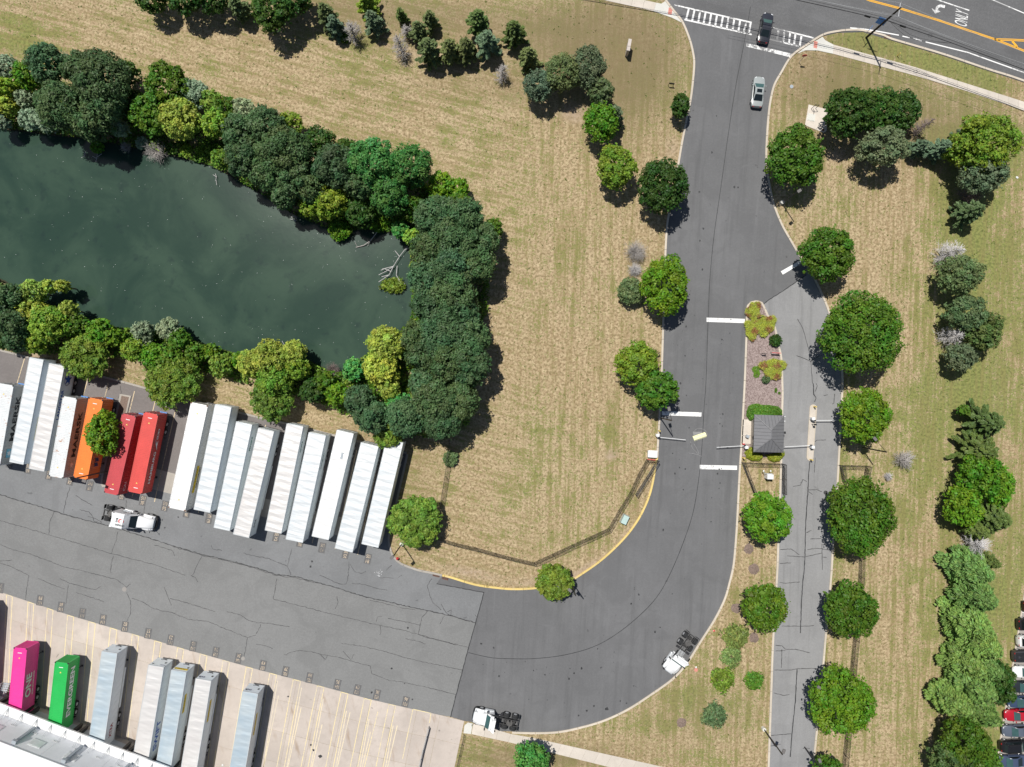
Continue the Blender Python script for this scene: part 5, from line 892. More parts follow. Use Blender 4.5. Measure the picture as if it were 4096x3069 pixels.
def van(q, lab, roof, zt=4.1, rs=1, group=None, side=None, L=None, skirt=True, nose=True, anchor='N', openr=False, reef=False):
    loc, rz, L, W = frame_of(*q, zt, L, anchor); root = thing('box_trailer', lab, 'trailer', loc, rz, group); z0 = 1.15; h = zt - z0; side = side or M['v_side']
    m = MB(); m.box((0, 0, (z0 + zt) / 2 - .02), (W - .05, L - .05, h - .05)); m.build('body', side, root)
    # gently rippled roof sheet
    nx_, ny_ = 8, 110; vs = []; 
    ph = rnd.random() * 10
    for j in range(ny_ + 1):
        for i in range(nx_ + 1):
            x = -W / 2 + .05 + (W - .10) * i / nx_; y = -L / 2 + .05 + (L - .1) * j / ny_; e = min(i, nx_ - i) > 0 and 0 < j < ny_
            vs.append((x, y, zt - .004 + (.016 * math.sin(y * 5.1 + ph + .8 * math.sin(y * .9 + x * .8)) + .008 * math.sin(y * 9.3 + x * 1.2 + ph + math.sin(x * 2)) if e else 0)))
    m = MB(); m.add(vs, [(j * (nx_ + 1) + i, j * (nx_ + 1) + i + 1, (j + 1) * (nx_ + 1) + i + 1, (j + 1) * (nx_ + 1) + i) for j in range(ny_) for i in range(nx_)]); m.build('roof', roof, root, smooth=True)
    m = MB(); [m.box((sx * (W / 2 - .025), 0, zz), (.07, L, .12 if zz > 3 else .22)) for sx in (-1, 1) for zz in (zt - .045, z0 + .1)]; [m.box((0, sy * (L / 2 - .02), zt - .045), (W - .1, .07, .12)) for sy in (-1, 1)]; m.build('rails', M['v_post'], root)
    # side sheets as separate panels
    n = 13; pl = (L - .3) / n
    pm = shared(('pan', round(L, 2), round(h, 2)), lambda: me_of(MB().box((0, 0, 0), (.02, pl - .035, h - .42)), 'side_panel'))
    for sx in (-1, 1):
        for i in range(n): link('side_panel', pm, side, root, (sx * (W / 2 - .012), -L / 2 + .15 + pl * (i + .5), z0 + .20 + (h - .32) / 2))
    for sx in (-1, 1):
        m = MB(); m.box((sx * W / 4, rs * (L / 2 - .01), z0 + h / 2 - .05), (W / 2 - .1, .05, h - .3)); dr = m.build('rear_door', side, root)
        for k in (-.3, .3): m = MB(); m.tube((sx * W / 4 + k, rs * (L / 2 + .035), z0 + .1), (sx * W / 4 + k, rs * (L / 2 + .035), zt - .2), .022, n=6); m.build('locking_bar', M['steel'], dr)
    y = -rs * (L / 2 + .01); m = MB(); [m.box((x_, y, z0 + z_), (a, .06, b)) for x_, z_, a, b in ((0, .35, .5, .2), (-.35, .5, .12, .12), (.35, .5, .12, .12), (.75, 1.5, .22, .3), (-.8, 2.3, .25, .12))]; m.build('nose_fittings', M['frame'], root)
    m = MB(); [m.path([(x_, y, z0 + .45), (x_ * 1.6, y - rs * .18, z0 + .2), (x_ * 2.2, y, z0 - .02)], .02, 4) for x_ in (-.18, .18)]; m.build('air_lines', M['black'], root)
    if skirt: m = MB(); [m.box((sx * (W / 2 - .05), -rs * L * .06, .88), (.03, L * .42, .52)) for sx in (-1, 1)]; m.build('side_skirt', M['v_side2'], root)
    if openr:   # fold-out rear tails
        m = MB(); m.box((W / 2 + .03, rs * (L / 2 - .55), zt - .75), (.03, 1.1, 1.3)); m.box((0, rs * (L / 2 + .02) , zt - .5), (W * .9, .04, .5)); m.build('rear_fairing', side, root)
    tractor_free_chassis(root, L, W, rs, 2.6, M['frame'], 2.6); return root, L, W, z0, zt
GT = 'trailers in the upper row'
TX_ = lambda p, s_, y, w, z, h, mat: side_text(p[0], s_, y, w, z, h, p[2] / 2 + .012, mat)
for k_, c_ in (('t_black', (.03, .035, .04)), ('t_blue', (.02, .10, .42)), ('t_navy', (.02, .03, .14)), ('t_green', (.02, .16, .11)), ('t_grey', (.88, .88, .88)), ('t_dred', (.30, .03, .05)), ('t_yell', (.72, .52, .03)), ('t_lblue', (.17, .52, .68)), ('t_red', (.7, .05, .05))): M[k_] = simple('print_' + k_[2:], c_, .6, .3, var=.06)
# upper row
def q9(*a): return T(9, a)
c = container(q9((-22,-12),(115,25),(-140,652),(5,685)), 'rusty pale grey container lettered along its side at the far left of the upper row', M['c_white'], side=M['c_side'], L=12.19, group=GT)
TX_(c, 'MAERSK', 1.0, 7.0, 2.55, .95, M['t_black']); plate(c[0], 'logo_square', -4.35, 1.35, 2.6, 1.15, c[2] / 2, M['t_lblue']); m = MB(); s_ = star(-4.35, 2.6, .56, .22, 7, c[2] / 2 + .02, .2); m.add(s_ + [(c[2] / 2 + .02, -4.35, 2.6)], [(i, (i + 1) % 14, 14) for i in range(14)]); m.build('logo_star', M['white'], c[0])
v_ = van([(116,1438),(172,1453),(37,1846),(94,1861)], 'white box trailer with a yellow side plate, first white one from the left', M['r_white'], group=GT, anchor='S', L=16.0, side=M['v_side2'])
plate(v_[0], 'yellow_plate', -2.6, 3.6, 2.5, .62, v_[2] / 2, M['t_yell']); TX_(v_, 'J.B. HUNT', -2.6, 2.9, 2.5, .40, M['t_black'])
v_ = van([(194,1459),(257,1475),(116,1874),(176,1887)], 'warm white box trailer with a big blue star near its rear', M['r_warm'], group=GT, anchor='S', L=16.1, side=M['v_side2'])
TX_(v_, 'LANDSTAR', 2.1, 4.6, 3.35, .62, M['t_blue']); m = MB(); s_ = star(6.0, 2.6, .95, .38, 5, v_[2] / 2 + .02, 1.3); m.add(s_ + [(v_[2] / 2 + .02, 6.0, 2.6)], [(i, (i + 1) % 10, 10) for i in range(10)]); m.build('star_emblem', M['t_blue'], v_[0])
m = MB(); m.path([(v_[2] / 2 + .03, 6.0 + math.cos(a) * .95, 2.75 + math.sin(a) * .62) for a in [k * .35 for k in range(15)]], .03, 4); m.build('orbit_ring', M['t_navy'], v_[0])
c = container([(250,1594),(305.6,1607),(195,1902),(252,1917)], 'rusty white container touching the orange one in the upper row', M['c_white'], side=M['c_side'], L=12.19, group=GT, anchor='S')
TX_(c, 'MAERSK', .5, 7.0, 2.55, .95, M['t_black']); m = MB(); s_ = star(-4.2, 2.6, .56, .22, 7, c[2] / 2 + .02, .2); m.add(s_ + [(c[2] / 2 + .02, -4.2, 2.6)], [(i, (i + 1) % 14, 14) for i in range(14)]); m.build('logo_star', M['t_grey'], c[0])
c = container([(354,1596.5),(410,1610),(292,1907),(349.5,1922)], 'orange container partly under the narrow green tree', M['c_orange'], L=12.19, group=GT, anchor='S')
TX_(c, 'Hapag-Lloyd', 1.6, 6.0, 2.6, .8, M['t_navy']); m = MB(); x_ = c[2] / 2 + .02
for dy in (0, .75): m.add([(x_, -4.2 + dy, 2.0), (x_, -3.6 + dy, 2.35), (x_, -3.6 + dy, 3.2), (x_, -3.95 + dy, 2.9), (x_, -4.2 + dy, 3.2)], [(0, 1, 2, 3, 4)])
m.build('logo_mark', M['t_navy'], c[0])
c = container([(487,1658),(542.6,1673),(415,1969),(471,1984)], 'dull red container, left one of the two red containers', M['c_red'], L=12.19, group=GT, anchor='S'); TX_(c, 'CAI', -4.9, 1.4, 2.7, .62, M['white'])
c = container([(575,1652),(630.6,1668),(509,1964.6),(568.5,1979)], 'brighter red container, right one of the two red containers', M['c_red2'], L=12.19, group=GT, anchor='S')
TX_(c, 'HAMBURG', -2.2, 4.9, 2.7, .62, M['t_grey']); TX_(c, 'SÜD', 3.0, 1.7, 2.9, .62, M['t_grey']); m = MB(); x_ = c[2] / 2 + .025; m.add([(x_, .4, 2.3), (x_, 1.2, 2.9), (x_, 2.2, 3.35), (x_, 1.5, 2.75), (x_, 2.1, 2.45), (x_, 1.1, 2.5)], [(0, 1, 5), (1, 2, 3), (1, 3, 4, 5)]); m.build('logo_mark', M['t_grey'], c[0])
c = container([(764,1608),(831,1624),(672,2030),(741,2045.6)], 'white ribbed container with a yellow side plate, right of the empty bays', M['r_bright'], roof=M['r_bright'], side=M['c_jb'], group=GT, fifty=True, chas=M['frame'])
plate(c[0], 'yellow_plate', -3.4, 4.2, 2.75, .72, c[2] / 2, M['t_yell']); TX_(c, 'J.B. HUNT', -3.4, 3.4, 2.75, .5, M['t_black']); TX_(c, 'Intermodal', -3.2, 3.1, 2.1, .42, M['t_black'])
vans = [('508', [(860,1617),(926,1631),(774,2036),(840,2053)], 'r_white', 'white box trailer at bay 508, just right of the ribbed white container', 'TRANSPORT', -4.2, 2.4, .5, 't_grey', 1),
 ('507', [(944.5,1684.5),(1009,1700.7),(854,2110),(919,2125)], 'r_white', 'white box trailer third from the empty bays, green lettering near its rear', 'PENSKE', 5.1, 2.2, .5, 't_green', 0),
 ('506', [(1031,1712),(1098,1726),(933,2138),(995,2151)], 'r_warm', 'warm white box trailer left of bay number 505', 'DCS', -6.2, 1.2, .5, 't_black', 0),
 ('505', [(1146.7,1693.7),(1213,1709),(1058.7,2121),(1126,2135)], 'r_warm', 'warm white box trailer parked at bay number 505', 'PENSKE', 5.0, 1.7, .45, 't_green', 1),
 ('504', [(1234.6,1728.5),(1304,1744.6),(1142,2156.7),(1211.5,2172)], 'r_white', 'rippled white box trailer between bay numbers 505 and 503', 'TRANSPORT', 4.2, 2.6, .42, 't_green', 1),
 ('503', [(1346.7,1719),(1415,1736),(1246,2145),(1314.7,2161)], 'r_bright', 'brightest smooth roofed trailer with a small grey roof hatch, at bay 503', None, 0, 0, 0, '', 0),
 ('502', [(1440.7,1767.8),(1517,1788.6),(1341,2193.7),(1408,2210)], 'r_white', 'rippled white box trailer reaching lowest, at bay 502', None, 0, 0, 0, '', 0),
 ('501', [(1545,1756),(1613,1772),(1445,2176.6),(1514,2191)], 'r_white', 'last white box trailer on the right, its rear under the trees', 'TRANSPORT', 5.2, 2.2, .4, 't_green', 1)]
for b_, q, rf, lab, tx, ty, tw, th, tm, op in vans:
    v_ = van(q, lab, M[rf], group=GT, openr=bool(op), side=M['v_side'])
    if tx: TX_(v_, tx, ty, tw, 2.9, th, M[tm])
    if b_ == '503': m = MB(); m.box((.35, v_[1] * .28, 4.12), (.35, .95, .05)); m.build('roof_hatch', M['gutter'], v_[0])
    if b_ == '508': TX_(v_, 'BETTER TRANSPORT', -4.2, 3.6, 2.2, .28, M['t_grey'])
# lower row, noses towards the yard, rears at the dock
GL = 'trailers at the dock'
c = container([(55.6,2583),(106.5,2602),(33,2836),(84,2854)], 'magenta container with big white letters at the dock', M['c_pink'], rs=-1, group=GL, L=10.6, chas=M['frame']); TX_(c, 'ONE', -.7, 3.6, 3.0, 1.25, M['t_grey']); TX_(c, 'OCEAN NETWORK EXPRESS', -.7, 3.6, 1.95, .26, M['t_grey'])
c = container([(220,2643.6),(273,2657.5),(191,2898),(244.5,2916)], 'bright green container with white letters at the dock', M['c_green'], rs=-1, group=GL, L=10.7, chas=None); TX_(c, 'EVERGREEN', .5, 7.6, 2.75, 1.05, M['t_grey'])
v_ = van([(407.5,2602),(468.6,2617),(354,2958.5),(417.6,2974.7)], 'silver roofed trailer with dark red letters, alone right of the green container', M['r_grey'], rs=-1, group=GL, L=14.9, side=M['v_side2']); TX_(v_, 'XTRA', -4.9, 2.2, 2.7, .75, M['t_dred'])
v_ = van([(594,2657.5),(655,2671),(532.5,3018.7),(595,3037)], 'white trailer with tall blue letters, left one of three side by side', M['r_warm'], rs=-1, group=GL, L=15.0, side=M['v_side']); TX_(v_, 'SWIFT', -3.6, 4.6, 2.6, 1.15, M['t_blue'])
def front(v_, s_, x, w, z, h, mat): return text(s_, w, h, mat, (x, v_[1] / 2 + .03, z), (-1, 0, 0), (0, 0, 1), v_[0])
front(v_, 'SWIFT', .7, .8, 3.5, .22, M['t_navy'])
v_ = van([(685,2677),(745.5,2692),(625,3046.5),(685,3065)], 'middle one of three dock trailers, yellow plate on nose and side', M['r_grey'], rs=-1, group=GL, L=15.0, side=M['v_side2']); plate(v_[0], 'yellow_plate', 2.2, 2.9, 2.9, .7, v_[2] / 2, M['t_yell']); TX_(v_, 'J.B. HUNT', 2.2, 2.2, 2.9, .45, M['t_black']); TX_(v_, 'Dedicated', 2.3, 2.0, 2.1, .35, M['t_grey']); m = MB(); m.box((0, v_[1] / 2 + .012, 3.3), (2.0, .02, .5)); m.build('yellow_plate', M['t_yell'], v_[0]); front(v_, 'J.B. HUNT', 0, 1.2, 3.3, .3, M['t_black'])
v_ = van([(782.5,2710.8),(845,2727),(722,3080),(784,3096)], 'right one of three dock trailers, yellow side stripe and dark nose letters', M['r_warm'], rs=-1, group=GL, L=15.0, side=M['v_side2']); plate(v_[0], 'yellow_plate', 2.4, 3.4, 2.9, .6, v_[2] / 2, M['t_yell']); TX_(v_, 'J.B. HUNT', 2.4, 2.8, 2.9, .42, M['t_black']); front(v_, 'DCS', -.6, .9, 3.3, .4, M['t_navy'])
v_ = van([(970,2761.7),(1032,2779),(908,3131),(970,3148)], 'pale blue roofed dock trailer standing alone right of the three', M['r_grey'], rs=-1, group=GL, L=15.2, side=M['v_side2']); plate(v_[0], 'yellow_plate', 2.4, 3.4, 2.9, .6, v_[2] / 2, M['t_yell']); TX_(v_, 'J.B. HUNT', 2.4, 2.8, 2.9, .42, M['t_black']); front(v_, 'DCS', -.6, .9, 3.3, .4, M['t_navy'])
v_ = van([(-135,2412),(-72,2430),(-158,2760),(-95,2778)], 'trailer just outside the left edge of which only the shadow shows', M['r_white'], rs=-1, group=GL, L=15.0, side=M['v_side2'])

# ================================================================ TRUCK TRACTORS
M['truck'] = simple('white_truck_paint', (.82, .83, .84), .25, .6, var=.02)
def sec(y, hw, z0, z1, r=.18, crown=.03): return [(-hw * .96, y, z0), (hw * .96, y, z0), (hw, y, z0 + .15), (hw, y, z1 - r), (hw - r * .8, y, z1 - .02), (0, y, z1 + crown), (-hw + r * .8, y, z1 - .02), (-hw, y, z1 - r), (-hw, y, z0 + .15)]
def glass_panel(root, name, pts, mat=None, parent=None):
    m = MB(); m.add(pts, [tuple(range(len(pts)))]); return m.build(name, mat or M['glass'], parent or root)
def tractor(px, py, heading, lab, sleeper, L=7.6, turned=0.0, text_on=None, deck=False):
    """front towards +y"""
    p = P(px, py, .8); root = thing('truck_tractor', lab, 'truck', (p.x, p.y, .02), heading, 'truck tractors without trailers'); f = L / 2
    m = MB(); [m.box((sx * .43, -.3, .95), (.09, L - .9, .27)) for sx in (-1, 1)]; [m.box((0, y, .95), (.8, .12, .2)) for y in (-f + .2, -f + 1.1, -f + 2.3, -.6, .8)]; m.build('chassis_frame', M['frame'], root)
    for k in (0, 1):
        y = -f + .75 + k * 1.32; m = MB(); m.tube((-1.0, y, .52), (1.0, y, .52), .10, n=8); m.tube((-.22, y, .55), (.22, y, .55), .28, n=10); m.build('axle', M['frame'], root)
        for sx in (-1, 1):
            wheel(root, sx * 1.06, y, .52, .52, .28, sx, matr=M['rim']); wheel(root, sx * .74, y, .52, .52, .28, sx)
    for sx in (-1, 1): wheel(root, sx * 1.04, f - 1.25, .52, .52, .30, sx)
    m = MB(); m.tube((-.95, f - 1.25, .5), (.95, f - 1.25, .5), .08, n=6); m.build('front_axle', M['frame'], root)
    m = MB(); m.prism([(.46 * math.cos(a) * 1.15, -f + 1.45 + .5 * math.sin(a)) for a in [math.pi * .18 + k * .42 for k in range(14)]] + [(.0, -f + 1.35)], 1.12, 1.2); m.build('fifth_wheel', simple('greasy_plate', (.13, .125, .12), .5, .5, .3, var=.3, scale=8), root)
    m = MB(); [m.box((sx * .92, -f + .05, .72), (.64, .03, .62)) for sx in (-1, 1)]; m.build('mud_flaps', M['black'], root)
    m = MB(); [m.box((sx * .9, -f + 2.85, .95), (.62, .35, .06)) for sx in (-1, 1)]; [m.box((sx * .62, -f + .2, 1.0), (.5, .05, .05)) for sx in (-1, 1)]; m.build('quarter_fenders', M['blackm'], root)
    yb = -f + 3.1 if sleeper else -f + 4.0; yw = f - (2.45 if sleeper else 2.15); yt = yw - (.75 if sleeper else 1.0)     # cab back, windscreen foot, windscreen top
    for sx in (-1, 1): m = MB(); m.tube((sx * 1.0, yb + .1, .72), (sx * 1.0, yb + 1.5, .72), .30, n=14); m.build('fuel_tank', M['alu'], root); m = MB(); m.box((sx * 1.12, yb + .85, 1.03), (.26, 1.3, .05)); m.build('step', M['alu'], root)
    if deck: m = MB(); [m.box((0, yb - .95 + k * .16, 1.14), (.95, .11, .05)) for k in range(8)]; m.build('deck_plate', M['alu'], root)
    m = MB(); [m.path([(sx * .15, yb - .05, 1.9), (sx * .25, yb - .6, 1.35), (sx * .2, -f + 2.4, 1.2)], .025, 4) for sx in (-1, 1)]; m.build('air_lines', M['black'], root)
    W = 1.16
    if sleeper:
        m = MB(); m.loft([sec(yb, W, .85, 3.75, .22), sec(yb + 1.6, W, .85, 3.72, .22), sec(yt - .45, W - .02, .8, 3.62, .3), sec(yt - .12, W - .04, .8, 3.30, .35), sec(yt, W - .04, .8, 2.76, .25), sec(yw, W - .06, .8, 2.02, .22)]); cab = m.build('cab', M['truck'], root, smooth=True)
        m = MB(); [m.add([(sx * W, yb + .02, .9), (sx * W, yb + .02, 3.6), (sx * (W + .03), yb - .42, 3.55), (sx * (W + .03), yb - .42, .95)], [(0, 1, 2, 3)]) for sx in (-1, 1)]; m.add([(-W + .1, yb + .02, 3.72), (W - .1, yb + .02, 3.72), (W, yb - .40, 3.62), (.4, yb - .22, 3.68), (-.4, yb - .22, 3.68), (-W, yb - .40, 3.62)], [(0, 1, 2, 3, 4, 5)]); m.build('side_fairing', M['truck'], root)
        glass_panel(root, 'sleeper_window', [(-W - .005, yb + .7, 2.2), (-W - .005, yb + 1.2, 2.2), (-W - .005, yb + 1.2, 2.5), (-W - .005, yb + .7, 2.5)])
        m = MB(); m.box((-W - .012, yb + .9, 1.5), (.02, 1.2, .5)); m.box((W + .012, yb + .9, 1.5), (.02, 1.2, .5)); m.build('luggage_door', M['v_side2'], root)
        ztop = 2.76
    else:
        m = MB(); m.loft([sec(yb, W - .05, .85, 2.75, .15), sec(yb + .55, W - .03, .85, 2.85, .15), sec(yt, W - .06, .8, 2.75, .22), sec(yw, W - .08, .8, 2.0, .2)]); cab = m.build('cab', M['truck'], root, smooth=True)
        m = MB(); m.add([(-W + .1, yb - .25, 2.9), (W - .1, yb - .25, 2.9), (W - .2, yt - .25, 2.86), (-W + .2, yt - .25, 2.86), (-W + .14, yb - .28, 3.6), (W - .14, yb - .28, 3.6), (W - .32, yb + .2, 3.35), (-W + .32, yb + .2, 3.35)], [(4, 5, 6, 7), (6, 2, 3, 7), (1, 2, 6, 5), (0, 4, 7, 3)]); m.build('roof_fairing', M['truck'], root, smooth=True)
        ztop = 2.80
    a, b = W - .30, W - .16
    glass_panel(root, 'windscreen', [(-b, yw + .01, 2.08), (b, yw + .01, 2.08), (a, yt + .02, ztop + .015), (0, yt + .06, ztop + .045), (-a, yt + .02, ztop + .015)], M['glass'] if sleeper else M['glass_teal'])
    for sx in (-1, 1): glass_panel(root, 'side_window', [(sx * (W - .015), yt - .75, 2.05), (sx * (W - .03), yw - .2, 2.0), (sx * (W - .04), yt - .0, 2.5), (sx * (W - .02), yt - .75, 2.55)])
    # bonnet, wings, grille, bumper
    m = MB(); m.loft([sec(yw + .0, .95, .95, 2.02, .2), sec(yw + .8, .86, .9, 1.92, .2), sec(f - .55, .74, .85, 1.72, .2), sec(f - .22, .66, .8, 1.45, .2)]); m.build('bonnet', M['truck'], root, smooth=True)
    for sx in (-1, 1):
        ys = [yw + .15, yw + .5, f - 1.7, f - 1.25, f - .75, f - .3]; zs = [1.0, 1.18, 1.32, 1.36, 1.28, 1.02]; m = MB()
        m.loft([[(sx * .72, y, z - .25), (sx * (1.18 if k not in (0, 5) else 1.05), y, z - .25), (sx * (1.18 if k not in (0, 5) else 1.05), y, z - .08), (sx * 1.05, y, z), (sx * .72, y, z + .12)][::sx] for k, (y, z) in enumerate(zip(ys, zs))]); m.build('wing', M['truck'], root, smooth=True)
        glass_panel(root, 'headlight', [(sx * .78, f - .26, 1.12), (sx * 1.06, f - .40, 1.08), (sx * 1.12, f - .75, 1.25), (sx * .86, f - .48, 1.28)][::sx], M['lens_white'])
        m = MB(); m.box((sx * 1.32, yw - .05, 1.95), (.10, .18, .75)); mi = m.build('mirror', M['black'], root); m = MB(); m.tube((sx * 1.05, yw - .1, 2.2), (sx * 1.32, yw - .05, 2.2), .03, n=5); m.tube((sx * 1.05, yw - .1, 1.7), (sx * 1.32, yw - .05, 1.7), .03, n=5); m.build('mirror_arm', M['black'], mi)
        m = MB(); m.tube((sx * .85, f - .7, 1.55), (sx * 1.12, f - .25, 1.95), .025, n=5); m.box((sx * 1.14, f - .22, 1.98), (.24, .06, .12)); m.build('hood_mirror', M['black'], root)
    m = MB(); m.box((0, f - .22, 1.15), (1.15, .12, .62)); m.build('grille', M['gutter'], root)
    m = MB(); m.loft([[(-x_, y, .38), (x_, y, .38), (x_, y, .80), (-x_, y, .80)] for y, x_ in ((f - .62, 1.2), (f - .30, 1.14), (f - .06, .8), (f - .02, .4))]); m.build('bumper', M['black'], root)
    if text_on:
        # roof lettering
        text('G', .62, .78, M['t_red'], (-.15, yt - .80, 3.74), (1, 0, 0), (0, 1, -.12), root); text('BIG', .66, .28, M['t_black'], (-.15, yt - 1.42, 3.80), (1, 0, 0), (0, 1, 0), root); text('EXPRESS', 1.2, .26, M['t_black'], (.55, yt - .95, 3.76), (0, 1, -.08), (-1, 0, 0), root)
    return root
def hd(x0, y0, x1, y1): a = P(x0, y0); b = P(x1, y1); return math.atan2(b.y - a.y, b.x - a.x) - math.pi / 2
tractor(520, 2072, hd(412, 2052, 628, 2100), 'white sleeper tractor with red and black roof lettering in the yard', True, 8.4, text_on=True)
tractor(1982, 2876, hd(2075, 2898, 1890, 2860), 'white tractor standing across the sidewalk end at the concrete apron', False, 7.3)
tractor(2720, 2612, hd(2768, 2550, 2672, 2685), 'white tractor with a roof wing parked on the outer kerb of the bend', False, 7.0, deck=True)

# ================================================================ CARS
def cpaint(name, c, rough=.22): return simple(name, c, rough, .6, var=.03)
def car(px, py, heading, lab, paint, kind='sedan', L=4.75, W=1.84, name='car', group=None, sunroof=False):
    p = P(px, py, .7); root = thing(name, lab, {'sedan': 'car', 'suv': 'suv', 'pickup': 'pickup truck'}[kind], (p.x, p.y, .02), heading, group); f = L / 2; w = W / 2
    tall = {'sedan': 0, 'suv': .22, 'pickup': .30}[kind]
    def bs(y, hw, z0, z1): return [(-hw * .9, y, z0), (hw * .9, y, z0), (hw, y, z0 + .16), (hw, y, z1 - .22), (hw * .95, y, z1 - .05), (hw * .78, y, z1), (0, y, z1 + .03), (-hw * .78, y, z1), (-hw * .95, y, z1 - .05), (-hw, y, z1 - .22), (-hw, y, z0 + .16)]
    zz = tall
    body = [(-f, w * .62, .38, .72 + zz), (-f + .05, w * .76, .35, .80 + zz), (-f + .12, w * .88, .28, .95 + zz), (-f + .55, w * .97, .24, 1.02 + zz), (-f + 1.3, w, .22, 1.0 + zz), (0, w, .22, .98 + zz), (f - 1.7, w, .22, .97 + zz * .9), (f - 1.0, w * .98, .24, .92 + zz * .8), (f - .45, w * .92, .28, .80 + zz * .7), (f - .18, w * .78, .32, .68 + zz * .6), (f - .05, w * .60, .35, .60 + zz * .5), (f, w * .42, .40, .54 + zz * .5)]
    m = MB(); m.loft([bs(*b_) for b_ in body]); m.build('body', paint, root, smooth=True)
    zr = 1.44 + tall * 1.4; zb = .98 + zz
    yA, yB, yC, yD = {'sedan': (f - 1.22, f - 2.05, -f + 1.80, -f + .85), 'suv': (f - 1.25, f - 1.95, -f + .65, -f + .30), 'pickup': (f - 1.45, f - 2.1, -f + 2.25, -f + 2.0)}[kind]
    rw = w * .70; bw = w * .90
    m = MB(); m.loft([[(-bw, yA, zb - .08), (bw, yA, zb - .08), (bw * .98, yA, zb - .02), (-bw * .98, yA, zb - .02)], [(-bw, yB, zb - .08), (bw, yB, zb - .08), (rw, yB, zr - .02), (-rw, yB, zr - .02)], [(-bw, (yB + yC) / 2, zb - .08), (bw, (yB + yC) / 2, zb - .08), (rw, (yB + yC) / 2, zr + .03), (-rw, (yB + yC) / 2, zr + .03)], [(-bw, yC, zb - .08), (bw, yC, zb - .08), (rw, yC, zr - .03), (-rw, yC, zr - .03)], [(-bw * .95, yD, zb - .08), (bw * .95, yD, zb - .08), (bw * .88, yD, zb + .02), (-bw * .88, yD, zb + .02)]]); m.build('roof', paint, root, smooth=True, bevel=.04)
    e = .018
    glass_panel(root, 'windscreen', [(-bw * .86, yA - .04, zb + .03), (bw * .86, yA - .04, zb + .03), (rw * .88, yB + .06, zr - .02), (-rw * .88, yB + .06, zr - .02)], M['glass_teal'])
    glass_panel(root, 'rear_window', [(-bw * .80, yD + .04, zb + .07), (-rw * .86, yC - .04, zr - .015), (rw * .86, yC - .04, zr - .015), (bw * .80, yD + .04, zb + .07)])
    for sx in (-1, 1):
        g = [(sx * (bw * .985 + e), yA - .25, zb + .02), (sx * (rw + .03 + e), yB - .02, zr - .07), (sx * (rw + .03 + e), yC + .05, zr - .07), (sx * (bw * .975 + e), yD + .25, zb + .05)]; glass_panel(root, 'side_window', g if sx < 0 else g[::-1])
        m = MB(); m.box((sx * (w + .09), yA - .35, zb + .02), (.20, .11, .12)); m.build('mirror', M['black'] if kind != 'sedan' else paint, root)
        m = MB(); m.box((sx * w * .62, f - .24, .66 + zz * .6), (.30, .14, .10), -sx * .6); m.build('headlight', M['lens_white'], root)
        m = MB(); m.box((sx * w * .66, -f + .12, .84 + zz), (.32, .12, .11), sx * .4); m.build('tail_light', M['lens_red'], root)
        for y in (f - .92, -f + .95): wheel(root, sx * (w - .10), y, .33 + tall * .2, .33 + tall * .2, .22, sx)
    m = MB(); m.box((0, -f + .10, .45 + zz * .5), (W * .80, .16, .22)); m.build('rear_bumper', M['blackm'], root); m = MB(); m.box((0, f - .05, .44 + zz * .4), (W * .62, .10, .16)); m.build('front_bumper', M['blackm'], root)
    if sunroof: glass_panel(root, 'sunroof', [(-rw * .62, yB - .75, zr + .045), (rw * .62, yB - .75, zr + .045), (rw * .62, yB - .22, zr + .035), (-rw * .62, yB - .22, zr + .035)])
    if kind == 'pickup': m = MB(); m.box((0, -f + 1.05, zb - .01 + .045), (W * .76, 1.75, .05)); m.build('bed_cover', M['black'], root)
    if kind == 'suv': m = MB(); [m.box((sx * rw * .86, (yB + yC) / 2, zr + .06), (.05, (yB - yC) * .85, .05)) for sx in (-1, 1)]; m.build('roof_rails', M['black'], root)
    return root
car(3062, 112, hd(3050, 168, 3075, 50), 'dark sedan crossing the crosswalk at the top of the entrance road', cpaint('dark_grey_car_paint', (.035, .037, .048)), L=4.85)
car(3032, 368, hd(3026, 430, 3040, 302), 'silver sedan with a sunroof on the entrance road', cpaint('silver_car_paint', (.34, .37, .37)), L=4.85, sunroof=True)
GP = 'cars in the car park at the right edge'
cars = [(2200,262,'near black car highest on the car park edge, barely in frame',(.03,.01,.01),'sedan'),(2148,415,'black car with red tail lights, second from the top of the parked row',(.02,.02,.022),'suv'),(2147,560,'white car directly below the black one with red tail lights',(.75,.76,.76),'suv'),(2108,690,'charcoal pickup with its cargo bed at the left',(.05,.05,.055),'pickup'),(2112,828,'white sedan between the charcoal pickup and a black sedan',(.78,.79,.79),'sedan'),(2092,960,'black sedan just below the white sedan of the parked row',(.025,.03,.035),'sedan'),(2067,1090,'navy car directly above the red one',(.045,.07,.13),'sedan'),(2040,1205,'red sedan, the only red one in the parked row',(.42,.015,.03),'sedan'),(2022,1340,'slate blue car directly below the red one',(.10,.12,.16),'sedan'),(1996,1470,'black off roader, second from the bottom of the parked row',(.015,.015,.017),'suv'),(1974,1602,'dark blue car at the very bottom of the parked row',(.06,.08,.14),'sedan')]
for i, (x, y, lab, c_, kd) in enumerate(cars):
    (px, py), = T(16, [(x, y)]); nose_left = kd == 'sedan' and i not in (0,); L_ = 4.9 if kd == 'pickup' else 4.6; hdg = math.radians(90 + 2.5) if nose_left else math.radians(-90 + 2.5)
    car(px + L_ / 2 / .0390 + 2, py + 1, hdg, lab, cpaint('car_paint', c_, .2), kd, L=L_, W=1.80, name='parked_car', group=GP)
mk([[T(16, [(2212 - 18 * i - 6, 190 + 132 * i)])[0], (T(16, [(2212 - 18 * i - 6, 190 + 132 * i)])[0][0] + 140, T(16, [(0, 190 + 132 * i)])[0][1] - 8)] for i in range(12)], 'stall_lines', M['p_white'], .030, .10)
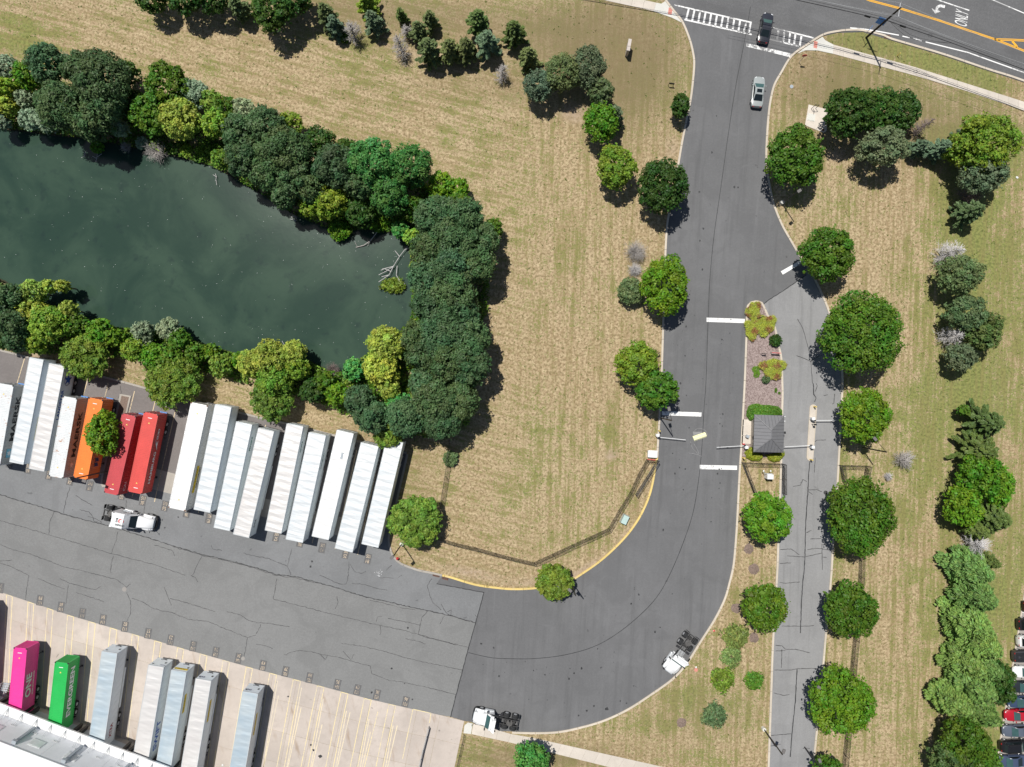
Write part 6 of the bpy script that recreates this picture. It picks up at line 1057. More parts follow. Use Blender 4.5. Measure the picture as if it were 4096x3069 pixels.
kerb('kerb', [(4120,2215),(4096,2361),(3979,3069),(3945,3290)], M['kerb'], w=.2)
# ================================================================ DOCK BUILDING
ZC = 4.8; ZR = 10.2
e0 = P(0, 2855, ZC); e1 = P(400, 3007.6, ZC); ux = (e1 - e0).normalized(); ux = Vector((ux.x, ux.y, 0)); uy = Vector((-ux.y, ux.x, 0))      # uy points to the yard
bld = thing('warehouse_building', 'off-white warehouse with a projecting canopy over its dock doors, bottom left', 'building', (e0.x, e0.y, 0), math.atan2(ux.y, ux.x))
# local: x along the wall, y towards the yard, origin at the wall foot
LW0, LW1 = -30.0, 34.0; bay = 4.02
def part(m, name, mat, parent=None, **k): return m.build(name, mat, parent or bld, **k)
m = MB(); m.box(((LW0 + LW1) / 2, -.2, 1.0), (LW1 - LW0, .4, 2.0)); part(m, 'wall_base', M['dock'])
for k in range(16):
    x = LW0 + (LW1 - LW0) * (k + .5) / 16; m = MB(); m.box((x, -.2, (2.0 + ZR) / 2), ((LW1 - LW0) / 16 - .03, .38, ZR - 2.0)); part(m, 'wall_panel', M['wallwhite'])
m = MB(); m.box(((LW0 + LW1) / 2, -.2, ZR + .07), (LW1 - LW0, .56, .14)); part(m, 'parapet_cap', M['white'])
m = MB(); m.box(((LW0 + LW1) / 2, -22.6, ZR - .3), (LW1 - LW0, 44, .3)); part(m, 'roof', M['white'])
m = MB(); m.add([(LW0, .005, 5.6), (LW1, .005, 5.6), (LW1, .005, 7.9), (LW0, .005, 7.9)], []); 
xs0 = 4.45          # first downspout
# canopy, brackets, corrugation ribs
CW = 1.45
m = MB(); m.box(((LW0 + LW1) / 2, CW / 2 + .03, ZC - .03), (LW1 - LW0, CW, .06)); can = part(m, 'canopy', M['canopy'])
for k in range(int((LW1 - LW0) / .42)): m = MB() if k == 0 else m; m.box((LW0 + .2 + k * .42, CW / 2 + .03, ZC + .02), (.05, CW - .08, .05))
part(m, 'canopy_ribs', M['white_dirty'], can); m = MB(); m.box(((LW0 + LW1) / 2, CW + .06, ZC - .02), (LW1 - LW0, .06, .24)); part(m, 'canopy_edge', M['alu'], can)
for k in range(28):
    x = LW0 + 1 + k * 2.3; m = MB(); [m.tube((x + dx, .02, ZC + 1.25), (x, CW * .85, ZC + .05), .03, n=5) for dx in (-.12, .12)]; m.tube((x, .02, ZC + .06), (x, CW * .9, ZC + .06), .03, n=5); m.build('canopy_bracket', M['steel'], can)
# downspouts with boxes, louvres, number plates, door openings
for k in range(6):
    x = -9.3 + k * 7.55; m = MB(); m.box((x, .22, (ZC + ZR) / 2), (.34, .34, ZR - ZC - 1.0)); ds = part(m, 'downspout', M['gutter']); m = MB(); m.box((x, .30, ZR - .62), (.62, .5, .5)); m.build('collector_box', M['gutter'], ds)
for x in (1.3, 3.2 + 4.6, 13.2, 19.5, 24.5): 
    m = MB(); m.box((x + .3, .02, 7.9), (1.9, .05, 1.7)); fr = part(m, 'louvre_vent', M['white_dirty']); 
    for j in range(9): mm = MB(); mm.box((x + .3, .06, 7.2 + j * .17), (1.8, .04, .05)); mm.build('louvre_blade', M['alu'], fr)
nums = ['118', '117', '116', '115', '114', '113', '112', '111', '110']
for k, s_ in enumerate(nums):
    x = (25 / .0 if False else -0.9 + k * 3.35); m = MB(); m.box((x + .6, .03, 6.15), (.80, .02, .36)); pl_ = part(m, 'bay_number_plate', M['white']); 
    if s_ in TXT: text(s_, .50, .24, M['t_black'], (x + .6, .05, 6.15), (-1, 0, 0), (0, 0, 1), pl_)
for k in range(14):
    x = LW0 + 3 + k * 4.0; m = MB(); m.box((x, .02, 2.6), (2.7, .06, 2.8)); part(m, 'dock_door', M['gutter']); m = MB(); [m.box((x + sx * 1.55, .35, 2.7), (.35, .7, 3.0)) for sx in (-1, 1)]; part(m, 'dock_shelter', M['black'])
# dock pit gear between the trailers: wheel guides, frames, concrete wing blocks
def Zb(pts): return [(x * .28309, 2600 + y * .28309) for x, y in pts]
def Zc(pts): return [(380 + x * .28029, 2900 + y * .28029) for x, y in pts]
def barpx(a, b, w, z0, z1, name, mat, parent): m = MB(); q_ = XY([a, b]); A_, B_ = offs(q_, -w / 2, w / 2); m.prism([A_[0], A_[1], B_[1], B_[0]], z0, z1); return m.build(name, mat, parent)
pits = [(Zb, [(430,975),(520,895),(640,940),(690,950)], [(500,940),(680,990)], [(440,965),(640,1040)], [(360,945),(525,830)]), (Zb, [(1000,1180),(1110,1105),(1240,1150),(1270,1180)], [(1090,1150),(1260,1200)], [(1020,1180),(1200,1240)], [(925,1170),(1095,1035)]), (Zc, [(230,340),(360,265),(520,300),(570,330)], [(330,290),(550,350)], [(240,330),(470,410)], [(200,325),(350,175)])]
for i, (Zf, fr_, b1, b2, gd) in enumerate(pits):
    root = thing('dock_wheel_guide', ['steel wheel guide on the ground between the magenta and green containers', 'steel wheel guide between the green container and the silver trailer', 'steel wheel guide right of the trailer with dark red letters'][i], 'wheel guide', P(*Zf([gd[0]])[0]), 0, 'wheel guides at the dock')
    def loc(o): o.location = -root.location; return o
    a, b = Zf(gd); loc(barpx(a, b, .42, .02, .30, 'guide_rail', M['gutter'], root)); 
    for w_, q_ in ((.30, b1), (.25, b2)): a, b = Zf(q_); loc(barpx(a, b, w_, .02, .7, 'steel_beam', M['darkmetal'], root))
    a, b = Zf([fr_[0], fr_[1]]); loc(barpx(a, b, .28, .02, .7, 'steel_beam', M['darkmetal'], root)); c1, c2 = Zf([(fr_[2][0] + 40, fr_[2][1] + 30), (fr_[0][0] + 200, fr_[0][1] + 90)]); loc(barpx(c1, c2, .25, .02, .7, 'steel_beam', M['darkmetal'], root))
    m = MB(); m.sheet(XY(Zf([(fr_[0][0] + 10, fr_[0][1] + 5), (fr_[1][0] + 20, fr_[1][1] + 45), (fr_[2][0] + 20, fr_[2][1] + 60), (fr_[0][0] + 170, fr_[0][1] + 80)])), .04); loc(m.build('levelling_pad', M['white_dirty'], root))
# stair with white railings at the left
st_ = thing('dock_stair', 'white railed steel stair beside the magenta container', 'stair', P(26, 2775), -.05)
for k in range(8): m = MB(); m.box((0, 1.6 - k * .28, .14 + k * .15), (1.05, .26, .05)); m.build('stair_tread', M['gutter'], st_)
for sx in (-.56, .56):
    m = MB(); m.path([(sx, 1.8, .95), (sx, -.6, 2.2), (sx, -1.9, 2.2)], .03, 5); m.path([(sx, 1.8, .5), (sx, -.6, 1.75), (sx, -1.9, 1.75)], .02, 5); [m.tube((sx, y, z), (sx, y, z + 1.0), .025, n=5) for y, z in ((1.8, 0), (.6, .6), (-.6, 1.2), (-1.9, 1.2))]; m.build('stair_railing', M['white'], st_)
m = MB(); m.box((0, -1.25, 1.17), (1.2, 1.3, .08)); m.build('landing', M['dock'], st_)

# ================================================================ GUARD BOOTH
zE, zP = 2.9, 4.15
c4 = [P(3018, 1659, zE), P(3137, 1663, zE), P(3134.5, 1811, zE), P(3014, 1808.5, zE)]; r1, r2 = P(3086.5, 1721, zP), P(3086, 1755, zP); bc = sum(c4, Vector()) / 4
bo = thing('guard_booth', 'small guard booth with a grey hipped standing seam roof between the lanes', 'booth', (bc.x, bc.y, 0))
o3 = Vector((bc.x, bc.y, 0)); c4 = [p - o3 for p in c4]; r1 -= o3; r2 -= o3
def inset(p, k): return (p.x * k, p.y * k)
kx = .80; m = MB(); m.prism([inset(p, kx) for p in c4], 0, 2.75); m.build('wall', M['beige'], bo)
for i in range(4):
    a, b = c4[i] * kx, c4[(i + 1) % 4] * kx; d = (b - a).normalized(); n_ = Vector((d.y, -d.x, 0)); n_ = n_ if n_.dot((a + b) / 2) > 0 else -n_; g = n_ * .02; q_ = [a.lerp(b, .15) + g, a.lerp(b, .85) + g]; glass_panel(bo, 'window', [(q_[0].x, q_[0].y, 1.0), (q_[1].x, q_[1].y, 1.0), (q_[1].x, q_[1].y, 2.3), (q_[0].x, q_[0].y, 2.3)])
m = MB(); m.prism([inset(p, 1.0) for p in c4], zE - .16, zE - .02); m.build('fascia', M['seam'], bo)
faces = [('N', c4[0], c4[1], [r1]), ('E', c4[1], c4[2], [r2, r1]), ('S', c4[2], c4[3], [r2]), ('W', c4[3], c4[0], [r1, r2])]
for nm, a, b, tops in faces:
    tp_ = [tops[0], tops[-1]]; n_ = 9 if nm in 'NS' else 11; ta, tb = (tops[0], tops[0]) if len(tops) == 1 else (tops[0], tops[1])
    # pans run up the slope: each is clipped by the hips
    d = (b - a); L_ = d.length; d = d / L_
    pa = ((ta if len(tops) > 1 else tops[0]) - a).dot(d); pb = ((tb if len(tops) > 1 else tops[0]) - a).dot(d)
    lo, hi = min(pa, pb), max(pa, pb); base_mid = a + d * lo; topv = tops[0]
    perp = (tops[0] - (a + d * (tops[0] - a).dot(d)))
    def hgt(s_): return 1.0 if lo <= s_ <= hi else (s_ / lo if s_ < lo else (L_ - s_) / (L_ - hi))
    cuts = sorted([L_ * i / n_ for i in range(n_ + 1)]); e_ = .012
    for i in range(n_):
        s0, s1 = cuts[i] + e_, cuts[i + 1] - e_; br = [s0] + [s for s in {lo, hi} if s0 < s < s1] + [s1]; br.sort(); lowp = [a + d * s for s in br]; upp = [a + d * s + perp * (hgt(s) * .985) for s in br[::-1]]
        m = MB(); pts = lowp + upp; m.add([tuple(p) for p in pts], [tuple(range(len(pts)))]); m.build('roof_panel', M['roofmetal'], bo)
        if i: s = cuts[i]; m = MB(); m.tube(a + d * s + Vector((0, 0, .01)), a + d * s + perp * (hgt(s) * .985) + Vector((0, 0, .01)), .022, n=4); m.build('standing_seam', M['seam'], bo)
for a, b in ((c4[0], r1), (c4[1], r1), (c4[2], r2), (c4[3], r2), (r1, r2)): m = MB(); m.tube(a + Vector((0, 0, .015)), b + Vector((0, 0, .015)), .07, n=6); m.build('hip_cap', M['roofmetal'], bo)
for x, y in ((790,383),(788,450)): p = P(*Z3([(x, y)])[0], 2.7) - o3; m = MB(); m.tube(p - Vector((.25, 0, 0)), p, .03, n=5); m.box(p, (.14, .12, .1)); m.build('camera', M['white'], bo)
m = MB(); m.box(P(*Z3([(785,617)])[0], 1.6) - o3, (.35, .35, .25)); m.build('lamp', M['black'], bo)

# ================================================================ GATES, BOLLARDS, BOXES
def gate(px, py, ex, ey, lab, zz=.15):
    z = 1.0; a = P(px, py, z); b = P(ex, ey, z); d = b - a; L_ = Vector((d.x, d.y)).length; root = thing('barrier_gate', lab, 'barrier gate', (a.x, a.y, zz), math.atan2(d.y, d.x), 'barrier gates with white arms')
    m = MB(); m.box((-.1, 0, .5), (.42, .36, 1.0)); m.build('housing', M['white'], root, bevel=.03); m = MB(); m.box((-.1, 0, 1.04), (.48, .42, .08)); m.build('housing_lid', M['white'], root); m = MB(); m.box((.1, -.28, .85), (.5, .14, .12)); m.build('arm_bracket', M['steel'], root)
    m = MB(); m.box((L_ / 2, -.28, .88), (L_, .07, .13)); m.build('arm', M['white'], root); m = MB(); m.box((.15, -.30, .88), (.35, .2, .16)); m.build('counterweight', M['black'], root)
    return root
gate(2634,1742,2744,1753,'barrier gate on the left kerb with its arm over the entry lane',0.0); gate(2983,1790,2867,1797,'barrier gate left of the booth with its arm pointing left'); gate(3255,1675,3356,1674,'upper barrier gate on the narrow lane island with arm to the right'); gate(3248,1789,3139,1795,'lower barrier gate on the narrow lane island with arm to the left')
p = P(2985,1745); m = MB(); 
r = thing('ticket_box', 'small grey box on the concrete path left of the booth', 'box', (p.x, p.y, .14), -.45); m.box((0, 0, .3), (.42, .40, .6)); m.build('case', M['steel'], r, bevel=.02); m = MB(); m.box((0, 0, .62), (.46, .44, .04)); m.build('lid', M['gutter'], r)
r = thing('card_reader', 'black card reader post on the narrow lane island', 'card reader', P(3247, 1697, .15)); m = MB(); m.tube((0, 0, 0), (0, 0, 1.1), .05, n=6); m.build('post', M['black'], r); m = MB(); m.box((.05, 0, 1.2), (.3, .25, .35)); m.build('reader_head', M['black'], r)
for i, (x, y, lab) in enumerate([(2634,1723,'yellow bollard beside the left kerb gate'),(2969,1831,'yellow bollard at the left kerb below the booth bushes'),(3253,1627,'yellow bollard at the top end of the narrow lane island'),(3239,1838,'yellow bollard at the bottom end of the narrow lane island')]):
    p = P(x, y, .0); r = thing('bollard', lab, 'bollard', (p.x, p.y, 0), 0, 'yellow bollards'); m = MB(); m.tube((0, 0, 0), (0, 0, 1.15), .11, n=14); m.build('post', M['bollard'], r); m = MB(); m.tube((0, 0, 1.15), (0, 0, 1.22), .11, .05, n=14); m.build('cap', M['bollard'], r)
def hydrant(px, py, lab, s=1.0):
    r = thing('fire_hydrant', lab, 'fire hydrant', P(px, py), .4, 'red fire hydrants'); m = MB(); m.tube((0, 0, 0), (0, 0, .6), .13 * s, .12 * s, 12); m.tube((0, 0, .6), (0, 0, .76), .15 * s, .05, 12); m.build('barrel', M['red'], r)
    for k in range(3): a = k * 2.09; m = MB(); m.tube((0, 0, .45), (math.cos(a) * .24, math.sin(a) * .24, .45), .07, n=8); m.build('outlet_cap', M['red'], r)
hydrant(1591, 2232, 'red fire hydrant in the grass by the lamp at the yard corner', 1.2); hydrant(2970.5, 1777, 'small red fire hydrant at the kerb left of the booth', .9)
r = thing('equipment_box', 'flat white equipment box beside the fence end left of the road', 'cabinet', P(2606, 1815), -.06); m = MB(); m.box((0, 0, .35), (1.35, 1.0, .7)); m.build('case', M['white_dirty'], r, bevel=.03); m = MB(); m.box((.05, .02, .73), (1.42, 1.1, .07)); m.build('lid', M['white'], r)
r = thing('transformer_box', 'pale green transformer box on the grass between fence and yellow kerb', 'transformer', P(2497, 2076), math.radians(65)); m = MB(); m.box((0, 0, .05), (1.5, 1.05, .1)); m.build('plinth', M['dock'], r); m = MB(); m.box((0, 0, .5), (1.35, .88, .85)); m.build('case', M['green_box'], r, bevel=.04)
r = thing('equipment_cabinet', 'white equipment cabinet inside the small fenced yard below the booth', 'cabinet', P(3068, 1903), -.03); m = MB(); m.box((0, 0, .8), (.95, .75, 1.5)); m.build('case', M['white'], r, bevel=.03); m = MB(); m.box((.48, .05, .8), (.3, .35, .6)); m.build('side_box', M['white'], r); m = MB(); m.box((-.1, .42, 1.3), (.9, .2, .08)); m.path([(-.5, .45, 1.35), (-.9, .55, 1.35), (-.95, .8, 1.4)], .05); m.build('bracket_arm', M['steel'], r)
for x, y in ((-1.0, .72), (.1, .75)): m = MB(); m.tube((x, y, 1.3), (x, y + .25, 1.25), .09, n=10); m.build('camera', M['white'], r)
p = P(2798, 1747); r = thing('plastic_barrier', 'pale yellow plastic barrier lying in the road between the gate arms', 'barrier', (p.x, p.y, .02), math.radians(19)); m = MB()
m.loft([[(-1.05 + x * 2.1, -.33, 0), (-1.05 + x * 2.1, .33, 0), (-1.05 + x * 2.1, .28, .28), (-1.05 + x * 2.1, .06, .34), (-1.05 + x * 2.1, 0, .27), (-1.05 + x * 2.1, -.06, .34), (-1.05 + x * 2.1, -.28, .28)] for x in (0, .25, .5, .75, 1)]); m.build('shell', M['ybar'], r, bevel=.03); m = MB(); m.box((0, 0, .02), (2.05, .8, .04)); m.build('base', M['ybar'], r)
# scuff marks round the barrier
q_ = [T(11, L_) for L_ in ([(1560,430),(1600,390),(1650,395),(1680,420),(1690,450)],[(1540,500),(1560,560),(1590,590),(1620,630)],[(1525,600),(1580,610),(1640,630)],[(1570,520),(1600,570),(1615,610)],[(1560,430),(1600,422),(1640,425)])]
m = MB(); [ribbon(m, XY(smooth(a, 6)), .05, .033, .8) for a in q_]; ribbon(m, XY(T(11, [(1565,432),(1640,428)])), .45, .031, .3); tag(m.build('scuff_marks', M['asph_lane']), kind='stuff')

# ================================================================ LAMP POSTS
def lamp(px, py, hx, hy, lab, h=8.0, base=True, double=False):
    a = P(px, py); e = P(hx, hy, h); d = Vector((e.x - a.x, e.y - a.y, 0)); L_ = max(d.length, .3); root = thing('lamp_post', lab, 'lamp post', (a.x, a.y, 0), math.atan2(d.y, d.x), 'dark square headed lamp posts')
    if base: m = MB(); m.tube((0, 0, 0), (0, 0, .65), .30, .29, 16); m.build('concrete_base', M['walk_new'], root)
    m = MB(); m.box((0, 0, h / 2 + .2), (.14, .14, h - .4)); m.build('pole', M['pole'], root)
    m = MB(); m.tube((0, 0, h - .1), (L_ - .3, 0, h), .035, n=6); m.build('arm', M['pole'], root); m = MB(); m.box((L_, 0, h), (.62, .42, .20)); m.build('lamp_head', M['lamp'], root, bevel=.03)
lamp(3125,812,3197,764,'lamp post right of the road, its head at the edge of the big kerb tree'); lamp(1608,2175,1568,2230,'lamp post at the yard corner by the red hydrant'); lamp(432,1885,337,1924,'lamp post whose arm hangs over the orange container',8.0,False); lamp(2641,1672,2676,1636,'lamp post at the left kerb by the gate stop line',8.0,False); lamp(2284,2322,2280,2362,'lamp post on the yellow kerb beside the fine-leaved tree',8.0,False); lamp(3052,2912,3135,3006,'lamp post left of the exit lane near the bottom'); lamp(3445,1790,3500,1756,'lamp post beneath the bright green tree right of the exit gate',7.5,False); lamp(3320,2735,3277,2750,'lamp post hidden in the large bottom tree, its pale head over the lane',7.0,False); lamp(3215,2985,3279,3043,'lamp post at the bottom edge right of the exit lane',7.0,False)

# ================================================================ UTILITY POLE AND WIRES
up = thing('utility_pole', 'wooden utility pole leaning over the street, with a white crossarm', 'utility pole', P(3465, 151)); o3 = up.location.copy()
top = P(3604, 30, 10.6) - o3; m = MB(); m.tube((0, 0, -.1), top, .17, .12, 12); m.build('pole', M['wood'], up)
def Z1p(x, y, z): return P(*Z1([(x, y)])[0], z)
ca = Z1p(642, 38, 10.2) - o3; cb = Z1p(615, 215, 10.2) - o3; m = MB(); m.tube(ca, cb, .06, n=6); m.build('crossarm', M['alu'], up); m = MB(); m.tube(Z1p(610,150,9.8) - o3, top, .03, n=5); m.build('brace', M['alu'], up)
for s_ in (ca, cb, ca.lerp(cb, .35), top): m = MB(); m.tube(s_, s_ + Vector((0, 0, .22)), .05, .03, 8); m.build('insulator', M['white_dirty'], up)
def wire(name, pts, r, lab, mat, grp='overhead wires along the street', cat='overhead wire'): m = MB(); m.path(pts, r, 4); return tag(m.build(name, mat), lab, cat, grp)
def span(a, b, sag, n=10): return [a.lerp(b, t_ / n) - Vector((0, 0, sag * 4 * (t_ / n) * (1 - t_ / n))) for t_ in range(n + 1)]
far1, far2 = Z1p(-1600, -560, 10.2), Z1p(3800, 1310, 10.2)
wire('power_line', span(Z1p(-1500,-420,10.2), ca + o3, .5)[:-1] + span(ca + o3, Z1p(2600,800,10.2), .3), .016, 'thin pale wire on the far end of the crossarm', M['wire']); wire('power_line', span(Z1p(-1500,-290,10.2), cb + o3, .5)[:-1] + span(cb + o3, Z1p(2600,940,10.2), .3), .016, 'thin pale wire on the near end of the crossarm', M['wire']); wire('power_line', span(Z1p(-1500,-260,9.4), Z1p(560,190,9.4), .4)[:-1] + span(Z1p(560,190,9.4), Z1p(2600,990,9.4), .3), .012, 'third thin pale wire just below the crossarm wires', M['wire'])
cm = Z1p(505, 272, 7.0)
L1 = [Z1p(-4000,-620,6.8), Z1p(-1500,-180,6.6), Z1p(0,152,6.8), Z1p(225,205,6.9), cm]; L2 = [cm, Z1p(675,335,6.9), Z1p(1015,450,6.8), Z1p(1300,550,6.7), Z1p(2212,885,6.6), Z1p(3000,1180,6.8)]
wire('cable_bundle', L1 + L2[1:], .055, 'thick black cable bundle running past the pole', M['cable'], cat='cable'); wire('cable', [p + Vector((.15, .25, .15)) for p in L1 + L2[1:]], .025, 'thinner black cable beside the thick bundle', M['cable'], cat='cable')
wire('drop_cable', smooth3 if False else [cm, Z1p(600,370,5.8), Z1p(700,455,5.2), Z1p(850,510,4.9), Z1p(1000,530,5.2), Z1p(1180,545,6.0), Z1p(1300,550,6.6)], .022, 'sagging drop cable below the bundle, lower one', M['cable'], cat='cable'); wire('drop_cable', [cm, Z1p(620,340,6.0), Z1p(760,440,5.6), Z1p(900,490,5.5), Z1p(1050,520,5.8), Z1p(1250,548,6.5)], .022, 'sagging drop cable below the bundle, upper one', M['cable'], cat='cable')
for i, (x, y) in enumerate(((222,210),(673,336))): p = Z1p(x, y, 6.7); m = MB(); m.tube(p + Vector((-.42, .13, 0)), p + Vector((.42, -.13, 0)), .13, n=10); tag(m.build('splice_case', M['black']), ['black splice case on the cable left of the pole', 'black splice case on the cable right of the pole'][i], 'splice case', 'splice cases')
p = Z1p(1018, 452, 6.7); m = MB(); m.path([p + Vector((math.cos(a) * .3, math.sin(a) * .24, 0)) for a in [k * .45 for k in range(15)]], .025, 4); tag(m.build('cable_coil', M['cable']), 'small coil of slack cable hanging on the bundle', 'cable coil')
def sign(name, lab, px, py, cx, cy, z, w, h, mat, rz, tilt=0, post=True, cat='sign', word=None):
    a = P(px, py); root = thing(name, lab, cat, (a.x, a.y, 0)); c = P(cx, cy, z) - root.location; c.z = z; u = Vector((math.cos(rz), math.sin(rz), 0)); v_ = Vector((-math.sin(rz) * math.sin(tilt), math.cos(rz) * math.sin(tilt), math.cos(tilt))); nn = u.cross(v_)
    if post: m = MB(); m.tube((0, 0, 0), (c.x, c.y, z + h * .3), .035, n=6); m.build('post', M['steel'], root)
    m = MB(); m.add([tuple(c + u * (a_ * w / 2) + v_ * (b_ * h / 2) + nn * t_) for t_ in (.03, .06) for a_, b_ in ((-1, -1), (1, -1), (1, 1), (-1, 1))], [(3, 2, 1, 0), (4, 5, 6, 7), (0, 1, 5, 4), (1, 2, 6, 5), (2, 3, 7, 6), (3, 0, 4, 7)]); b = m.build('sign_board', mat, root); return root, c, u, v_, nn
s_ = sign('banner_sign', 'blue sign board fixed high on the utility pole', 3465, 151, *Z1([(400,268)])[0], 5.2, 1.25, 1.1, M['blue_sign'], math.radians(-20), math.radians(18), post=False); m = MB(); m.tube((.35, .3, 2.0), s_[1] + Vector((0, 0, -.1)), .03, n=5); m.build('sign_bracket', M['steel'], s_[0]); m = MB(); m.add([tuple(s_[1] + s_[2] * (a_ * .70) + s_[3] * (b_ * .62) + s_[4] * .02) for a_, b_ in ((-1, -1), (1, -1), (1, 1), (-1, 1))], [(0, 1, 2, 3)]); m.build('sign_border', M['white'], s_[0])
sign('street_name_sign', 'narrow blue street name sign on a thin post left of the utility pole', 3451, 153, *Z1([(258,360)])[0], 3.0, 1.0, .35, M['blue_sign'], math.radians(48), math.radians(10))
r = thing('stop_sign', 'dark backed stop sign at the corner below the sidewalk', 'stop sign', P(*T(4, [(268,540)])[0])); m = MB(); m.tube((0, 0, 0), (0, 0, 2.3), .04, n=6); m.build('post', M['steel'], r); m = MB(); m.loft([[(math.cos(a) * .40, y, 2.15 + math.sin(a) * .40) for a in [math.pi / 8 + k * math.pi / 4 for k in range(8)]] for y in (.05, .08)]); m.build('sign_board', M['red'], r); text('STOP', .6, .22, M['white'], (0, .09, 2.15), (-1, 0, 0), (0, 0, 1), r)
r = thing('cable_marker', 'small yellow marker post in the verge right of the utility pole', 'marker post', P(*T(4, [(1115,485)])[0])); m = MB(); m.tube((0, 0, 0), (.02, .02, 1.0), .06, n=8); m.build('post', M['bollard'], r)
# stone sign wall and low frame signs
zt = 2.1; a_, b_ = P(2521, 156, zt), P(2513, 203, zt); cc = (a_ + b_) / 2; d = (a_ - b_); r = thing('stone_sign_wall', 'beige stone sign wall standing on the lawn left of the entrance road', 'monument sign', (cc.x, cc.y, 0), math.atan2(d.y, d.x) - math.pi / 2); L_ = d.length
m = MB(); m.box((0, 0, .9), (.40, L_ - .05, 1.8)); m.build('sign_wall', M['stone'], r); m = MB(); m.box((0, L_ * .19, zt - .12), (.50, L_ * .62, .3)); m.build('coping', M['stone'], r, bevel=.02); m = MB(); m.box((0, -L_ * .32, zt - .12), (.50, L_ * .36, .3)); m.build('coping', M['stone'], r, bevel=.02)
def frame_sign(px, py, w, ang, lab, red=False, h=1.1):
    p = P(px, py); r = thing('yard_sign', lab, 'sign', (p.x, p.y, .0), ang); m = MB(); [m.tube((sx * w / 2, 0, 0), (sx * w / 2, 0, h), .035, n=6) for sx in (-1, 1)]; m.build('posts', M['black'], r); m = MB(); m.box((0, 0, h - .25), (w + .06, .05, .5)); m.build('sign_board', M['black'], r)
    if red: m = MB(); m.box((0, 0, h + .02), (w + .25, .08, .06)); m.build('top_rail', M['red'], r)
frame_sign(2682, 344, .75, -.12, 'low black two-post sign on the lawn beside the entrance road'); frame_sign(*Z2([(222,458)])[0], .65, -.1, 'small black sign on the mulch bed left of the red topped one'); frame_sign(*Z2([(315,452)])[0], 1.15, -.05, 'black sign with a red top rail on the mulch bed', True); frame_sign(*T(7, [(1255,1400)])[0], .45, .6, 'small black sign at the left kerb beside the yellow-green tree', h=1.4); frame_sign(*Z2([(190,165)])[0], 1.0, .3, 'dark low sign board sunk in the grasses at the island tip', h=.9)
r = thing('pipe_stand', 'dark pipe frame standing on the utility pad', 'pipe stand', P(*T(4, [(392,940)])[0], .08), .1); m = MB(); m.path([(-.35, 0, 0), (-.35, 0, 1.4), (.35, 0, 1.4), (.35, 0, 0)], .04, 6); m.path([(-.35, 0, 1.4), (-.1, .2, 1.4)], .04, 6); m.build('pipes', M['pole'], r); m = MB(); m.path([(-.2, -.9, .3), (0, -.5, .3), (-.1, -.2, .2), (0, 0, .05)], .02, 4); m.build('hose', M['cable'], r)
for i, (n_, x, y) in enumerate(((9,0,0),)): pass
# rails on the apron: long steel trailer stop and its twin at the lawn edge
def fence(name, lab, pts, h, cat='fence', spacing=2.9, post_r=.035, mesh=True, rails=1, grp='black chain link fences', mat=None):
    q_ = [P(x, y) for x, y in pts]; root = thing(name, lab, cat, q_[0], 0, grp); mat = mat or M['blackm']; o_ = q_[0]; pm = shared(('post', h, post_r), lambda: me_of(MB().tube((0, 0, 0), (0, 0, h), post_r, n=6), 'fence_post'))
    for a, b in zip(q_, q_[1:]):
        L_ = (b - a).length; n_ = max(1, round(L_ / spacing))
        for k in range(n_):
            p0 = a.lerp(b, k / n_) - o_; p1 = a.lerp(b, (k + 1) / n_) - o_; link('fence_post', pm, mat, root, p0)
            m = MB(); m.tube(p0 + Vector((0, 0, h - .03)), p1 + Vector((0, 0, h - .03)), post_r * .8, n=5); m.build('top_rail', mat, root)
            if rails > 1: m = MB(); m.tube(p0 + Vector((0, 0, h * .5)), p1 + Vector((0, 0, h * .5)), post_r * .7, n=5); m.build('mid_rail', mat, root)
            if mesh:
                ll = (p1 - p0).length; me = bpy.data.meshes.new('mesh_panel'); me.from_pydata([p0 + Vector((0, 0, .03)), p1 + Vector((0, 0, .03)), p1 + Vector((0, 0, h - .05)), p0 + Vector((0, 0, h - .05))], [], [(0, 1, 2, 3)]); ul = me.uv_layers.new(); 
                for i_, uv_ in enumerate(((0, 0), (ll, 0), (ll, h), (0, h))): ul.data[i_].uv = uv_
                link('mesh_panel', me, M['mesh'], root)
    link('fence_post', pm, mat, root, q_[-1] - o_); return root
fence('chain_link_fence', 'black chain link fence curving round the lawn inside the bend', [(1815,1690),(1806,1735),(1783,1905),(1768,2000),(1759,2070),(1752,2150),(1820,2171),(1904,2190),(1980,2211),(2048,2229),(2136,2249),(2210,2215),(2289,2178),(2363,2145),(2433,2113),(2474,2041),(2520,1967),(2550,1900),(2585,1837),(2627,1840)], 2.1)
fence('chain_link_fence', 'black chain link fence running down behind the trees right of the exit lane', [(3462,1863),(3456,1890),(3435,2215),(3433,2301),(3412,2551),(3403,2644),(3378,2949),(3366,3069),(3362,3130)], 2.1); fence('chain_link_fence', 'short black fence panel above the very large tree right of the exit lane', [(3354,1860),(3405,1861),(3462,1863)], 2.1); fence('chain_link_fence', 'short black fence across the median below the booth', [(2965,1849),(3045,1852),(3125,1854)], 2.1)
def leaf_gate(a, b, lab, h=2.0):
    r = fence('gate_leaf', lab, [a, b], h, 'gate', 2.6, .045, rails=2, grp='open gate leaves'); q0, q1 = P(*a), P(*b); d = q1 - q0; m = MB(); m.tube((0, 0, .1), d + Vector((0, 0, h - .1)), .035, n=5); m.tube((0, 0, .1), d + Vector((0, 0, .1)), .035, n=5); m.build('gate_brace', M['blackm'], r)
